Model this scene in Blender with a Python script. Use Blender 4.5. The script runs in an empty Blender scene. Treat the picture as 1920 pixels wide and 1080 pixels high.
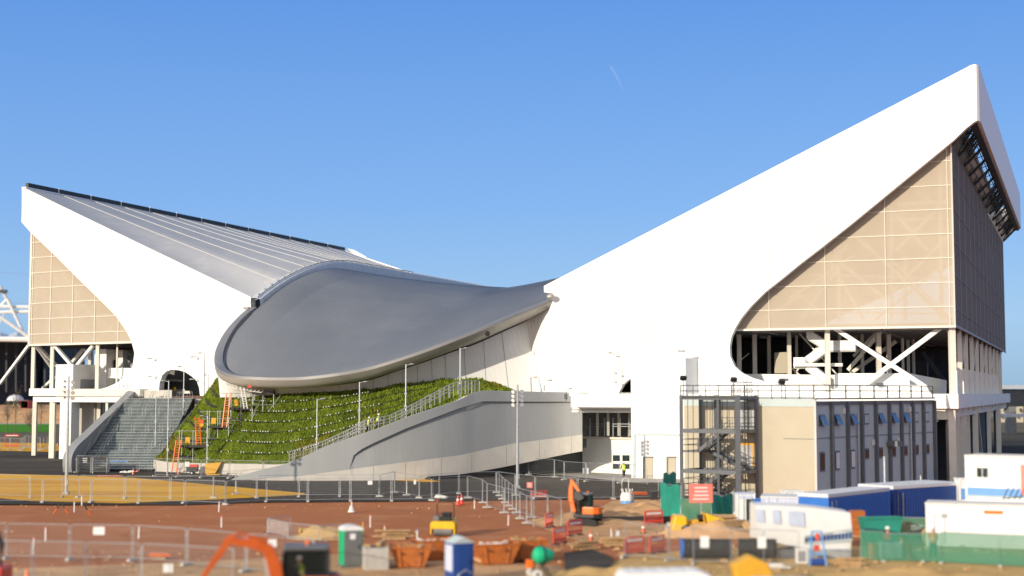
import bpy, math, random
from mathutils import Vector, Matrix
from mathutils.geometry import tessellate_polygon
random.seed(7)
V = Vector
S = bpy.context.scene
COL = S.collection
R = math.radians
# ------------------------------------------------------------------ camera, sky, sun, exposure
FPX = 2680.0
PITCH = R(4.204)
CAMZ = 9.5
cd = bpy.data.cameras.new("camera")
cam = bpy.data.objects.new("camera", cd); COL.objects.link(cam)
cam.location = (0, 0, CAMZ)
cam.rotation_euler = (R(90) + PITCH, 0, 0)
cd.sensor_width = 36.0
cd.lens = FPX / 1920 * 36
cd.clip_start = 1.0
cd.clip_end = 20000
cd.dof.use_dof = True
cd.dof.focus_distance = 178
cd.dof.aperture_fstop = 0.05025 / 0.36
S.camera = cam
SUN_AZ = R(221)       # clockwise from +Y, where the sun stands
SUN_EL = R(14.5)
w = bpy.data.worlds.new("World"); S.world = w
w.use_nodes = True
nt = w.node_tree
bg = nt.nodes["Background"]
sky = nt.nodes.new("ShaderNodeTexSky")
sky.sky_type = 'NISHITA'; sky.sun_disc = False
sky.sun_elevation = SUN_EL; sky.sun_rotation = SUN_AZ
sky.altitude = 0; sky.air_density = 1.0; sky.dust_density = 0.3; sky.ozone_density = 3.0
EXPO = 0.2
def s2l(c): return tuple((v / 255 / 12.92 if v < 11 else ((v / 255 + .055) / 1.055) ** 2.4) for v in c)
wc = nt.nodes.new("ShaderNodeTexCoord"); wx = nt.nodes.new("ShaderNodeSeparateXYZ"); wr = nt.nodes.new("ShaderNodeValToRGB")
nt.links.new(wc.outputs['Generated'], wx.inputs[0]); nt.links.new(wx.outputs[2], wr.inputs[0])
stops = [(0.0, (138, 182, 222)), (.05, (158, 200, 243)), (.13, (132, 182, 245)), (.27, (97, 155, 235)), (.55, (112, 142, 190)), (1.0, (98, 124, 168))]
er = wr.color_ramp.elements
for i, (z_, c_) in enumerate(stops):
    e_ = er[i] if i < 2 else er.new(z_)
    e_.position = z_; e_.color = (*[v / 2 ** EXPO for v in s2l(c_)], 1)
wm_ = nt.nodes.new("ShaderNodeVectorMath"); wm_.operation = 'SCALE'; wm_.inputs[3].default_value = 10.0
nt.links.new(wr.outputs[0], wm_.inputs[0])
wmx = nt.nodes.new("ShaderNodeMix"); wmx.data_type = 'RGBA'; wmx.inputs[0].default_value = .85
nt.links.new(sky.outputs[0], wmx.inputs[6]); nt.links.new(wm_.outputs[0], wmx.inputs[7])
# the bright whitish half of the sky around the sun
wd = nt.nodes.new("ShaderNodeVectorMath"); wd.operation = 'DOT_PRODUCT'; wd.inputs[1].default_value = (math.sin(SUN_AZ), math.cos(SUN_AZ), .25)
nt.links.new(wc.outputs['Generated'], wd.inputs[0])
wg = nt.nodes.new("ShaderNodeMapRange"); wg.inputs[1].default_value = -.1; wg.inputs[2].default_value = 1.0; nt.links.new(wd.outputs['Value'], wg.inputs[0])
wm2 = nt.nodes.new("ShaderNodeMix"); wm2.data_type = 'RGBA'; wm2.inputs[7].default_value = (10.5, 10.2, 9.8, 1)
nt.links.new(wg.outputs[0], wm2.inputs[0]); nt.links.new(wmx.outputs[2], wm2.inputs[6]); nt.links.new(wm2.outputs[2], bg.inputs[0])
bg.inputs[1].default_value = 0.1
ld = bpy.data.lights.new("sun", 'SUN')
ld.energy = 4.0; ld.angle = R(0.5); ld.color = (1.0, 0.88, 0.70)
sun = bpy.data.objects.new("sun", ld); COL.objects.link(sun)
sdir = V((math.sin(SUN_AZ) * math.cos(SUN_EL), math.cos(SUN_AZ) * math.cos(SUN_EL), math.sin(SUN_EL)))
sun.rotation_euler = sdir.to_track_quat('Z', 'Y').to_euler()
S.view_settings.view_transform = 'Standard'
S.view_settings.look = 'None'
S.view_settings.exposure = EXPO
S.view_settings.gamma = 1.0
# ------------------------------------------------------------------ picture -> place
CP, SP = math.cos(PITCH), math.sin(PITCH)
def ray(px, py):
    a = (px - 960) / FPX; b = -(py - 540) / FPX
    return V((a, CP - b * SP, SP + b * CP))
def at(px, py, Y):
    d = ray(px, py); return V((0, 0, CAMZ)) + d * (Y / d.y)
def gr(px, py, z=0.0):
    d = ray(px, py); return V((0, 0, CAMZ)) + d * ((z - CAMZ) / d.z)
def onpl(px, py, o, n):
    d = ray(px, py); c = V((0, 0, CAMZ)); return c + d * ((o - c).dot(n) / d.dot(n))
O = V((3.75, 167, 0)); UD = V((.929, -.37, 0)); VD = V((.37, .929, 0))
def W(u, v, z): return O + UD * u + VD * v + V((0, 0, z))
def uv(p): q = p - O; return q.dot(UD), q.dot(VD)
def RP(px, py, off=0.0): return onpl(px, py, O + VD * off, VD)
OL = V((-62.6, 207, 0)); LD = V((.84, -.542, 0)).normalized(); LN = V((.542, .84, 0)).normalized()
def LP(px, py, off=0.0): return onpl(px, py, OL + LN * off, LN)
def LW(s, n, z): return OL + LD * s + LN * n + V((0, 0, z))
def smooth(pts, n=8):
    """Catmull-Rom through pts (tuples or vectors)"""
    P = [V(p) for p in pts]; P = [P[0] * 2 - P[1]] + P + [P[-1] * 2 - P[-2]]
    out = []
    for i in range(1, len(P) - 2):
        a, b, c, d = P[i - 1:i + 3]
        for k in range(n):
            t = k / n
            out.append(.5 * ((2 * b) + (c - a) * t + (2 * a - 5 * b + 4 * c - d) * t * t + (3 * b - a - 3 * c + d) * t ** 3))
    out.append(P[-2].copy()); return out
def lerp(a, b, t): return a + (b - a) * t
def interp(tab, x):
    if x <= tab[0][0]: return tab[0][1]
    for (a, b), (c, d) in zip(tab, tab[1:]):
        if x <= c: return b + (d - b) * (x - a) / (c - a)
    return tab[-1][1]
# ------------------------------------------------------------------ materials
MATS = {}
def mat(name, col, rough=.6, metal=0, var=.12, scale=1.5, bump=0, bscale=20, spec=.5, coord='Object', col2=None, stretch=None, detail=4):
    if name in MATS: return MATS[name]
    m = bpy.data.materials.new(name); m.use_nodes = True; MATS[name] = m
    t = m.node_tree; L = t.links.new; p = t.nodes["Principled BSDF"]
    p.inputs["Roughness"].default_value = rough; p.inputs["Metallic"].default_value = metal
    p.inputs["Specular IOR Level"].default_value = spec
    tc = t.nodes.new("ShaderNodeTexCoord"); src = tc.outputs[coord]
    if stretch:
        mp = t.nodes.new("ShaderNodeMapping"); mp.inputs[3].default_value = stretch; L(src, mp.inputs[0]); src = mp.outputs[0]
    nz = t.nodes.new("ShaderNodeTexNoise"); nz.inputs["Scale"].default_value = scale; nz.inputs["Detail"].default_value = detail
    nz.inputs["Roughness"].default_value = .6
    L(src, nz.inputs["Vector"])
    mx = t.nodes.new("ShaderNodeMix"); mx.data_type = 'RGBA'
    rp = t.nodes.new("ShaderNodeValToRGB"); rp.color_ramp.elements[0].position = .32; rp.color_ramp.elements[1].position = .68
    L(nz.outputs[0], rp.inputs[0]); L(rp.outputs[0], mx.inputs[0])
    c2 = col2 if col2 else tuple(min(1, c * (1 + var)) for c in col)
    c1 = col if col2 else tuple(c * (1 - var) for c in col)
    mx.inputs[6].default_value = (*c1, 1); mx.inputs[7].default_value = (*c2, 1)
    L(mx.outputs[2], p.inputs["Base Color"])
    if bump:
        n2 = t.nodes.new("ShaderNodeTexNoise"); n2.inputs["Scale"].default_value = bscale; n2.inputs["Detail"].default_value = 5
        L(src, n2.inputs["Vector"])
        bp = t.nodes.new("ShaderNodeBump"); bp.inputs["Strength"].default_value = bump; bp.inputs["Distance"].default_value = .1
        L(n2.outputs[0], bp.inputs["Height"]); L(bp.outputs[0], p.inputs["Normal"])
    return m
def mixin(m, col, scale, lo, hi, amount=1.0, coord='Object', stretch=None):
    """add a second, larger or smaller layer of patches"""
    t = m.node_tree; L = t.links.new; p = t.nodes["Principled BSDF"]
    src = p.inputs["Base Color"].links[0].from_socket
    tc = t.nodes.new("ShaderNodeTexCoord"); v = tc.outputs[coord]
    if stretch:
        mp = t.nodes.new("ShaderNodeMapping"); mp.inputs[3].default_value = stretch; L(v, mp.inputs[0]); v = mp.outputs[0]
    nz = t.nodes.new("ShaderNodeTexNoise"); nz.inputs["Scale"].default_value = scale; nz.inputs["Detail"].default_value = 6; nz.inputs["Roughness"].default_value = .65
    L(v, nz.inputs["Vector"])
    mr = t.nodes.new("ShaderNodeMapRange"); mr.inputs[1].default_value = lo; mr.inputs[2].default_value = hi; mr.inputs[4].default_value = amount
    L(nz.outputs[0], mr.inputs[0])
    mx = t.nodes.new("ShaderNodeMix"); mx.data_type = 'RGBA'
    L(mr.outputs[0], mx.inputs[0]); L(src, mx.inputs[6]); mx.inputs[7].default_value = (*col, 1)
    L(mx.outputs[2], p.inputs["Base Color"])
    return m
def m_(n): return MATS[n]
mat('white_cladding', (.80, .80, .79), .45, var=.02, scale=.25)
mat('white_paint', (.78, .78, .76), .5, var=.04, scale=.8)
mat('cream_steel', (.70, .66, .58), .5, var=.05, scale=.8)
mat('steel_white', (.72, .72, .71), .4, var=.05)
mixin(mat('ramp_paint', (.285, .295, .305), rough=.75, spec=.06, var=.05, scale=.35, stretch=(1, 1, .25)), (.31, .30, .29), 1.6, .52, .8, .6, stretch=(1, 1, .12))
mixin(mat('bare_concrete', (.47, .445, .41), rough=.85, spec=.06, var=.07, scale=.5), (.38, .36, .33), .9, .55, .8, .7, stretch=(1, 1, .2))
mixin(mat('roof_grey', (.20, .212, .232), .45, var=.06, scale=.12, metal=.15), (.30, .30, .30), .07, .5, .75, .6)
mat('roof_seam', (.10, .11, .125), .45, metal=.35, var=.05)
mixin(mat('wing_roof', (.40, .41, .435), rough=.55, spec=.06, var=.04, scale=.1), (.62, .59, .57), .35, .5, .8, .5)
mat('roof_joint', (.50, .50, .50), .6, var=.05)
mat('seam_strip', (.70, .68, .65), .5, var=.05)
mat('rim_metal', (.27, .275, .285), .38, metal=.45, var=.05, scale=.4)
mixin(mat('soffit_metal', (.42, .40, .37), .4, metal=.35, var=.06, scale=.5), (.2, .19, .18), .6, .56, .8, .6)
mat('curb_blue', (.50, .53, .57), .5, var=.1, scale=1.2)
mat('black_steel', (.018, .019, .022), .5, var=.2)
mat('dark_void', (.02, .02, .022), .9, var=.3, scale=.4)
mat('dark_grey', (.035, .037, .042), .6, var=.2, scale=.6)
mat('mid_grey', (.16, .165, .17), .6, var=.12)
mat('galv', (.42, .44, .46), .45, metal=.5, var=.1, scale=5)
mat('galv_dull', (.30, .31, .32), .55, metal=.3, var=.12, scale=5)
mat('beige_panel', (.46, .415, .325), rough=.7, spec=.06, var=.03, scale=.6)
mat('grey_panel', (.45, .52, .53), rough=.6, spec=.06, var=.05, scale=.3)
mat('dark_rib', (.11, .12, .135), .45, var=.1)
mat('pane_blue', (.10, .17, .28), .12, var=.2, scale=.5)
mat('pane_dark', (.03, .04, .045), .1, var=.3)
mixin(mat('dirt', (.42, .16, .072), rough=.95, spec=.06, var=.1, scale=.05, bump=.4, bscale=3, coord='Object'), (.52, .26, .13), .22, .5, .72, .75)
mixin(m_('dirt'), (.31, .115, .055), .9, .60, .76, .55)
mixin(mat('tan_dirt', (.55, .33, .17), rough=.95, spec=.06, var=.15, scale=.2, bump=.5, bscale=4), (.33, .18, .10), .35, .5, .7, .8)
mixin(mat('asphalt', (.062, .055, .047), rough=.9, spec=.06, var=.12, scale=.3, bump=.15, bscale=30), (.115, .10, .085), .06, .48, .7, .8, stretch=(.3, 1, 1))
mixin(m_('asphalt'), (.11, .10, .09), 1.2, .66, .8, .5)
mixin(mat('ochre', (.72, .38, .035), rough=.9, spec=.06, var=.06, scale=.2), (.55, .24, .03), .09, .5, .68, .9, stretch=(.35, 1, 1))
mixin(mat('sand', (.56, .36, .15), rough=.95, spec=.06, var=.1, scale=.4, bump=.4, bscale=4), (.28, .17, .07), .5, .5, .75, .7)
mat('lawn', (.07, .24, .02), rough=.95, spec=.06, var=.25, scale=.4)
mat('far_land', (.14, .12, .085), rough=.95, spec=.06, var=.3, scale=.01)
mixin(mat('leaf', (.17, .225, .022), .8, var=.35, scale=.35, spec=.15), (.33, .19, .03), .10, .54, .68, .8)
mixin(m_('leaf'), (.05, .09, .01), .5, .5, .66, .75)
mixin(mat('turf_back', (.07, .10, .015), rough=.95, spec=.06, var=.4, scale=1.2), (.09, .06, .02), .3, .55, .7, .6)
mat('orange', (.78, .15, .01), .35, var=.1)
mat('orange_red', (.46, .08, .006), .4, var=.1)
mat('yellow', (.72, .43, .015), .35, var=.08)
mat('hi_vis', (.62, .75, .02), .6, var=.08)
mat('skin', (.42, .22, .15), .55, var=.05)
mat('navy_cloth', (.015, .02, .045), .85, var=.2)
mat('white_plastic', (.75, .75, .74), .4, var=.04)
mat('green_plastic', (.01, .42, .20), .35, var=.06)
mat('grey_plastic', (.13, .135, .14), .45, var=.1)
mat('blue_paint', (.015, .06, .25), .4, var=.1)
mat('bright_blue', (.02, .14, .50), .4, var=.08)
mat('sky_blue', (.12, .30, .62), .5, var=.05)
mat('red_plastic', (.62, .06, .035), .45, var=.1)
mat('pink_board', (.72, .20, .16), .5, var=.05)
mat('teal_sheet', (.01, .22, .16), .6, var=.15, scale=.8)
mat('timber', (.42, .27, .13), .8, var=.2, scale=3)
mat('rubber', (.018, .018, .018), .8, var=.2)
mat('block_concrete', (.42, .40, .37), rough=.9, spec=.06, var=.1, scale=4)
mixin(mat('skip_orange', (.42, .12, .02), .6, var=.15, scale=1.5), (.12, .04, .015), 1.3, .5, .7, .7)
mixin(mat('skip_yellow', (.62, .33, .02), .55, var=.1, scale=1.5), (.2, .09, .02), 1.5, .55, .75, .6)
mat('bag_cloth', (.66, .64, .60), .85, var=.08, scale=2)
mat('lilac', (.50, .55, .68), .6, var=.08)
mat('bark', (.16, .12, .09), rough=.9, spec=.06, var=.2)
mat('seat_dark', (.03, .032, .038), .7, var=.3, scale=1.2)
mat('tent_white', (.62, .63, .66), .6, var=.08, scale=.2)
def fabric(name, col, tr):
    m = mat(name, col, .9, var=.05, scale=.12, spec=.1)
    t = m.node_tree; L = t.links.new; p = t.nodes["Principled BSDF"]; o = t.nodes["Material Output"]
    tp = t.nodes.new("ShaderNodeBsdfTransparent"); ms = t.nodes.new("ShaderNodeMixShader"); ms.inputs[0].default_value = tr
    L(p.outputs[0], ms.inputs[1]); L(tp.outputs[0], ms.inputs[2]); L(ms.outputs[0], o.inputs[0])
    return m
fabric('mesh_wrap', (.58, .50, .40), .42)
fabric('mesh_wrap_shaded', (.20, .19, .185), .08)  # same wrap, with the shade of the side screens put into a darker colour
fabric('green_net', (.07, .27, .18), .5)
fabric('vapour', (.9, .9, .9), .91)
def glass(name, col, tr=.55, rough=.05):
    m = mat(name, col, rough, var=.02)
    t = m.node_tree; L = t.links.new; p = t.nodes["Principled BSDF"]; o = t.nodes["Material Output"]
    tp = t.nodes.new("ShaderNodeBsdfTransparent"); ms = t.nodes.new("ShaderNodeMixShader"); ms.inputs[0].default_value = tr
    L(p.outputs[0], ms.inputs[1]); L(tp.outputs[0], ms.inputs[2]); L(ms.outputs[0], o.inputs[0])
    return m
glass('cab_glass', (.02, .03, .03), .7)
def ruts(m, axis_scale, depth=.5):
    t = m.node_tree; L = t.links.new; p = t.nodes["Principled BSDF"]; tc = t.nodes.new("ShaderNodeTexCoord")
    mp = t.nodes.new("ShaderNodeMapping"); mp.inputs[3].default_value = axis_scale; mp.inputs[2].default_value = (0, 0, .3); L(tc.outputs['Object'], mp.inputs[0])
    nz = t.nodes.new("ShaderNodeTexNoise"); nz.inputs["Scale"].default_value = 1.0; nz.inputs["Detail"].default_value = 6; L(mp.outputs[0], nz.inputs["Vector"])
    bp = t.nodes.new("ShaderNodeBump"); bp.inputs["Strength"].default_value = depth; bp.inputs["Distance"].default_value = .25; L(nz.outputs[0], bp.inputs["Height"])
    if p.inputs["Normal"].links: L(p.inputs["Normal"].links[0].from_socket, bp.inputs["Normal"])
    L(bp.outputs[0], p.inputs["Normal"])
ruts(m_('dirt'), (.12, 1.3, 1), .55); ruts(m_('tan_dirt'), (.5, 1.2, 1), .6)
mixin(m_('dirt'), (.36, .15, .075), 1.0, .50, .62, .5, stretch=(.07, .9, 1))
mixin(m_('dirt'), (.58, .34, .20), 1.0, .60, .74, .5, stretch=(.9, 2.2, 1))
mixin(m_('ramp_paint'), (.24, .245, .25), 1.0, .54, .72, .35, stretch=(2.2, 2.2, .10))
mixin(m_('bare_concrete'), (.30, .28, .25), 1.0, .56, .74, .5, stretch=(2.5, 2.5, .15))
mixin(m_('white_plastic'), (.45, .40, .34), 1.1, .60, .80, .45)
mixin(m_('bright_blue'), (.06, .10, .22), 1.3, .58, .74, .5)
for n_ in ('orange', 'orange_red', 'yellow'): mixin(m_(n_), (.22, .12, .06), 2.2, .58, .72, .6)
# ------------------------------------------------------------------ mesh builder
class MB:
    def __init__(s): s.v = []; s.f = []
    def add(s, vs, fs):
        n = len(s.v); s.v += [V(p) for p in vs]; s.f += [tuple(i + n for i in f) for f in fs]; return s
    def box(s, c, d, yaw=0, tilt=None):
        c = V(c); M = Matrix.Rotation(yaw, 3, 'Z')
        if tilt is not None: M = M @ tilt
        vs = [c + M @ V((x * d[0] / 2, y * d[1] / 2, z * d[2] / 2)) for x in (-1, 1) for y in (-1, 1) for z in (-1, 1)]
        return s.add(vs, [(0, 1, 3, 2), (4, 6, 7, 5), (0, 4, 5, 1), (2, 3, 7, 6), (0, 2, 6, 4), (1, 5, 7, 3)])
    def hexa(s, b, t):
        """four bottom points, four top points"""
        n = len(b)
        return s.add(list(b) + list(t), [tuple(range(n))[::-1], tuple(range(n, 2 * n))] + [(i, (i + 1) % n, n + (i + 1) % n, n + i) for i in range(n)])
    def bar(s, a, b, w_, h=None, up=V((0, 0, 1))):
        a = V(a); b = V(b); h = h or w_; d = (b - a).normalized()
        x = d.cross(up)
        if x.length < 1e-3: x = d.cross(V((0, 1, 0)))
        x.normalize(); y = x.cross(d).normalized(); x *= w_ / 2; y *= h / 2
        return s.hexa([a - x - y, a + x - y, a + x + y, a - x + y], [b - x - y, b + x - y, b + x + y, b - x + y])
    def tube(s, pts, r, n=6, caps=True, r2=None):
        pts = [V(p) for p in pts]; rings = []; m = len(pts)
        for i, p in enumerate(pts):
            d = (pts[min(i + 1, m - 1)] - pts[max(i - 1, 0)]).normalized()
            x = d.cross(V((0, 0, 1)))
            if x.length < 1e-2: x = V((1, 0, 0))
            x.normalize(); y = x.cross(d).normalized()
            rr = r if r2 is None else lerp(r, r2, i / max(1, m - 1))
            rings.append([p + (x * math.cos(2 * math.pi * k / n) + y * math.sin(2 * math.pi * k / n)) * rr for k in range(n)])
        n0 = len(s.v)
        for q in rings: s.v += q
        for i in range(m - 1):
            for k in range(n):
                s.f.append((n0 + i * n + k, n0 + i * n + (k + 1) % n, n0 + (i + 1) * n + (k + 1) % n, n0 + (i + 1) * n + k))
        if caps: s.f.append(tuple(n0 + k for k in range(n))[::-1]); s.f.append(tuple(n0 + (m - 1) * n + k for k in range(n)))
        return s
    def cyl(s, a, b, r, n=12, r2=None): return s.tube([a, b], r, n, True, r2)
    def poly(s, pts, off):
        """planar outline pushed along off into a slab"""
        pts = [V(p) for p in pts]; off = V(off); n = len(pts); tri = tessellate_polygon([pts])
        n0 = len(s.v); s.v += pts + [p + off for p in pts]
        for t in tri:
            s.f.append(tuple(n0 + i for i in t)); s.f.append(tuple(n0 + n + i for i in reversed(t)))
        for i in range(n):
            j = (i + 1) % n; s.f.append((n0 + i, n0 + n + i, n0 + n + j, n0 + j))
        return s
    def grid(s, rows):
        n0 = len(s.v); c = len(rows[0])
        for r in rows: s.v += [V(p) for p in r]
        for i in range(len(rows) - 1):
            for j in range(c - 1):
                a = n0 + i * c + j; s.f.append((a, a + 1, a + c + 1, a + c))
        return s
    def ball(s, c, r, n=10, m=7, sc=(1, 1, 1), z0=-1.0):
        c = V(c); rows = []
        for i in range(m + 1):
            th = lerp(math.asin(max(-1, z0)), math.pi / 2, i / m)
            rows.append([c + V((math.cos(th) * math.cos(2 * math.pi * k / n) * r * sc[0], math.cos(th) * math.sin(2 * math.pi * k / n) * r * sc[1], math.sin(th) * r * sc[2])) for k in range(n + 1)])
        return s.grid(rows)
    def sheet(s, pts):
        """flat ground sheet"""
        pts = [V(p) for p in pts]; n0 = len(s.v); s.v += pts
        for t in tessellate_polygon([pts]): s.f.append(tuple(n0 + i for i in t))
        return s
    def build(s, name, m, parent=None, smooth=False, world=False, bev=0, recalc=True):
        me = bpy.data.meshes.new(name)
        off = V(parent.location) if (world and parent) else V((0, 0, 0))
        me.from_pydata([tuple(p - off) for p in s.v], [], s.f)
        if recalc:
            import bmesh
            b = bmesh.new(); b.from_mesh(me); bmesh.ops.recalc_face_normals(b, faces=b.faces); b.to_mesh(me); b.free()
        me.materials.append(m_(m) if isinstance(m, str) else m)
        if smooth:
            me.polygons.foreach_set("use_smooth", [True] * len(me.polygons))
        o = bpy.data.objects.new(name, me); COL.objects.link(o)
        if parent: o.parent = parent
        if smooth == 'auto':
            me.polygons.foreach_set("use_smooth", [True] * len(me.polygons))
            try: me.set_sharp_from_angle(angle=R(35))
            except Exception: pass
        if bev:
            md = o.modifiers.new("bevel", 'BEVEL'); md.width = bev; md.segments = 2; md.limit_method = 'ANGLE'
        return o
def thing(name, label, cat, loc=(0, 0, 0), yaw=0, group=None):
    o = bpy.data.objects.new(name, None); COL.objects.link(o); o.empty_display_size = .3
    o.location = loc; o.rotation_euler = (0, 0, yaw); o['label'] = label; o['category'] = cat
    if group: o['group'] = group
    return o
def tag(o, label, cat, group=None, kind=None):
    if label: o['label'] = label
    if cat: o['category'] = cat
    if group: o['group'] = group
    if kind: o['kind'] = kind
    return o
def setting(name, mb, m, z=0, **k):
    o = mb.build(name, m, recalc=False, **k); o['kind'] = 'structure'; return o
def dup(root, loc, yaw=None, label=None, group=None, scale=None):
    r = root.copy(); COL.objects.link(r); r.location = loc
    if yaw is not None: r.rotation_euler = (0, 0, yaw)
    if scale: r.scale = scale
    if label: r['label'] = label
    if group: r['group'] = group
    for ch in root.children:
        c = ch.copy(); COL.objects.link(c); c.parent = r
        for g in ch.children:
            d = g.copy(); COL.objects.link(d); d.parent = c
    return r
ORD = ['first', 'second', 'third', 'fourth', 'fifth', 'sixth', 'seventh', 'eighth', 'ninth', 'tenth', 'eleventh', 'twelfth', 'thirteenth', 'fourteenth', 'fifteenth', 'sixteenth', 'seventeenth', 'eighteenth', 'nineteenth', 'twentieth']
# ================================================================== GROUND
def sh(name, px, m, z, world=None):
    mb = MB(); pts = [gr(x, y) for x, y in px] if not world else [V(p) for p in world]
    mb.sheet([V((p.x, p.y, z)) for p in pts]); return setting(name, mb, m)
g = MB()
xs = [-6000, -600] + list(range(-120, 161, 5)) + [700, 6000]
ys = [-400, 0] + list(range(40, 176, 3)) + [200, 400, 1500, 9000]
from mathutils import noise
def ghz(x, y):
    if -118 < x < 158 and 45 < y < 172:
        k = min(1, (118 + x) / 10, (158 - x) / 10, (y - 45) / 8, (172 - y) / 8)
        far = 1.0 if y < 121 else max(0, 1 - (y - 121) / 4)
        return .13 * k * far * (noise.noise(V((x * .12, y * .12, 0))) - .35)
    return 0
g.grid([[(x, y, ghz(x, y)) for x in xs] for y in ys])
setting('ground', g, 'dirt', smooth=True)
sh('road', [(-700, 948), (60, 947), (340, 948), (480, 943), (800, 941), (1000, 938), (1400, 934), (1700, 920), (2000, 900), (2060, 836), (-900, 836)], 'asphalt', .06)
sh('forecourt', None, 'far_land', .02, world=[(-900, 252, 0), (-900, 3500, 0), (1400, 3500, 0), (1400, 252, 0)])
sh('path', [(-700, 884), (-60, 888), (100, 892), (250, 897), (570, 926), (575, 929), (400, 938), (230, 945), (60, 941), (-120, 925), (-700, 925)], 'ochre', .075)
sh('path', [(712, 898), (790, 898.5), (828, 904), (800, 905), (745, 902)], 'ochre', .075)
sh('path', [(-300, 826), (100, 832), (133, 843), (95, 848), (-300, 840)], 'ochre', .075)
sh('lawn', [(-300, 794), (100, 792), (100, 811), (-300, 812)], 'lawn', .08)
sh('path', [(935, 872), (1190, 888), (1300, 897), (1310, 907), (1180, 905), (1020, 889), (930, 884)], 'bare_concrete', .066)
sh('yard', [(1000, 985), (1085, 975), (1150, 938), (1290, 936), (1420, 960), (1380, 1000), (1180, 1010), (1100, 1020)], 'tan_dirt', .02)
sh('yard', [(1190, 1040), (1500, 1020), (1950, 1040), (2100, 1110), (1000, 1110)], 'sand', .03)
sh('yard', [(-200, 1075), (330, 1056), (640, 1040), (1050, 1062), (1180, 1110), (-200, 1130)], 'tan_dirt', .03)
def mound(name, px, py, rx, ry, h, m, label, cat, seed=0, rough=.35, stuff=True):
    c = gr(px, py); mb = MB(); n = 28; rows = []
    for i in range(11):
        t = i / 10; row = []
        for k in range(n + 1):
            a = 2 * math.pi * (k % n) / n; x = c.x + rx * t * math.cos(a); y = c.y + ry * t * math.sin(a)
            z = h * (1 - t * t) ** 1.3 * (1 + rough * 2 * noise.noise(V((x * .9, y * .9, seed)))) + rough * .25 * (1 - t) * noise.noise(V((x * 3, y * 3, seed))) - .03
            row.append((x, y, max(z, -.05)))
        rows.append(row)
    mb.grid(rows); o = mb.build(name, m, smooth=True); tag(o, label, cat, kind='stuff' if stuff else None); return o
mound('spoil_heap', 612, 1008, 2.6, 1.6, .75, 'sand', 'low heap of pale spoil behind the green portable toilet', 'spoil heap', 3)
mound('spoil_heap', 1122, 978, 5.5, 5, .7, 'tan_dirt', 'tan mound of loose earth behind the mid-site orange digger', 'spoil heap', 5)
mound('spoil_heap', 1220, 962, 4.5, 4, .8, 'tan_dirt', 'brown earth bank left of the teal sheeted enclosure', 'spoil heap', 8)
mound('spoil_heap', 1330, 1004, 4.0, 2.2, .9, 'tan_dirt', 'earth bank around the yellow dumper', 'spoil heap', 9)
mound('sand_heap', 1140, 1076, 4.5, 1.6, .35, 'sand', 'yellow sand heap at the bottom edge left of the white van roof', 'sand heap', 12)
mound('sand_heap', 1700, 1078, 6, 1.5, .3, 'sand', 'low sandy bank along the bottom below the green net fence', 'sand heap', 13)
# rubble strip along the dirt edge
mb = MB()
for i in range(150):
    px = random.uniform(-40, 1240); py = 950 + random.uniform(-4, 5) if random.random() < .35 else random.uniform(952, 1075)
    if px > 900 and random.random() < .6: py = lerp(938, 975, (px - 900) / 340) + random.uniform(0, 22)
    p = gr(px, py); r = random.uniform(.03, .11) if py < 1000 else random.uniform(.02, .07)
    mb.ball((p.x, p.y, .02), r, 5, 3, (1, random.uniform(.6, 1.2), .6))
tag(mb.build('rubble', 'tan_dirt'), 'small pale stones scattered over the red brown dirt', 'rubble', kind='stuff')

# ================================================================== RIGHT WING
ZD = 9.3
AQ = thing('arena_wing', 'tall white sweeping stand wing with beige mesh screens, right of the grey roof', 'stand wing', (25, 170, 0))
front = [(1020, 536), (1820, 122.5), (1826, 120.5), (1830.5, 121), (1832, 226), (1826, 229), (1812, 240), (1787, 264), (1700, 335), (1600, 417), (1543, 462), (1500, 495), (1462, 526), (1434, 548), (1408, 574), (1390, 596), (1379, 614), (1371, 632), (1368, 650), (1369, 668), (1377, 686), (1391, 699), (1412, 709), (1440, 717), (1475, 725), (1520, 731), (1560, 736), (1560, 742), (1215, 742), (1213, 725), (1204, 712), (1190, 707.5), (1178, 712), (1168, 721), (1161, 734), (1160, 742), (1019, 742), (1016, 728), (1001.5, 670), (1018, 612), (1035, 568), (1037, 550), (1020, 548)]
def slab_on(fn, pts, thick, mb=None):
    mb = mb or MB(); q = [fn(x, y) for x, y in pts]; n = VD if fn is RP else LN
    return mb.poly(q, n * thick)
slab_on(RP, front, .9).build('front_wall', 'white_cladding', AQ, world=True)
# panel joints on the wall: thin recessed-looking seams 3 mm proud
sj = MB()
for x, y0, y1 in [(1085, 505, 735), (1150, 475, 735), (1218, 440, 735), (1270, 414, 700), (1328, 385, 735), (1440, 330, 545), (1545, 275, 462), (1652, 222, 372), (1755, 165, 284)]:
    MB().bar(RP(x, y0, -.02), RP(x + (2 if x < 1400 else 1), y1, -.02), .06, .03).build('panel_joint', 'bare_concrete', AQ, world=True)
for x0, y0, x1, y1 in [(1060, 700, 1370, 690)]:
    MB().bar(RP(x0, y0, -.02), RP(x1, y1, -.02), .03, .03).build('panel_joint', 'seam_strip', AQ, world=True)
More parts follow.
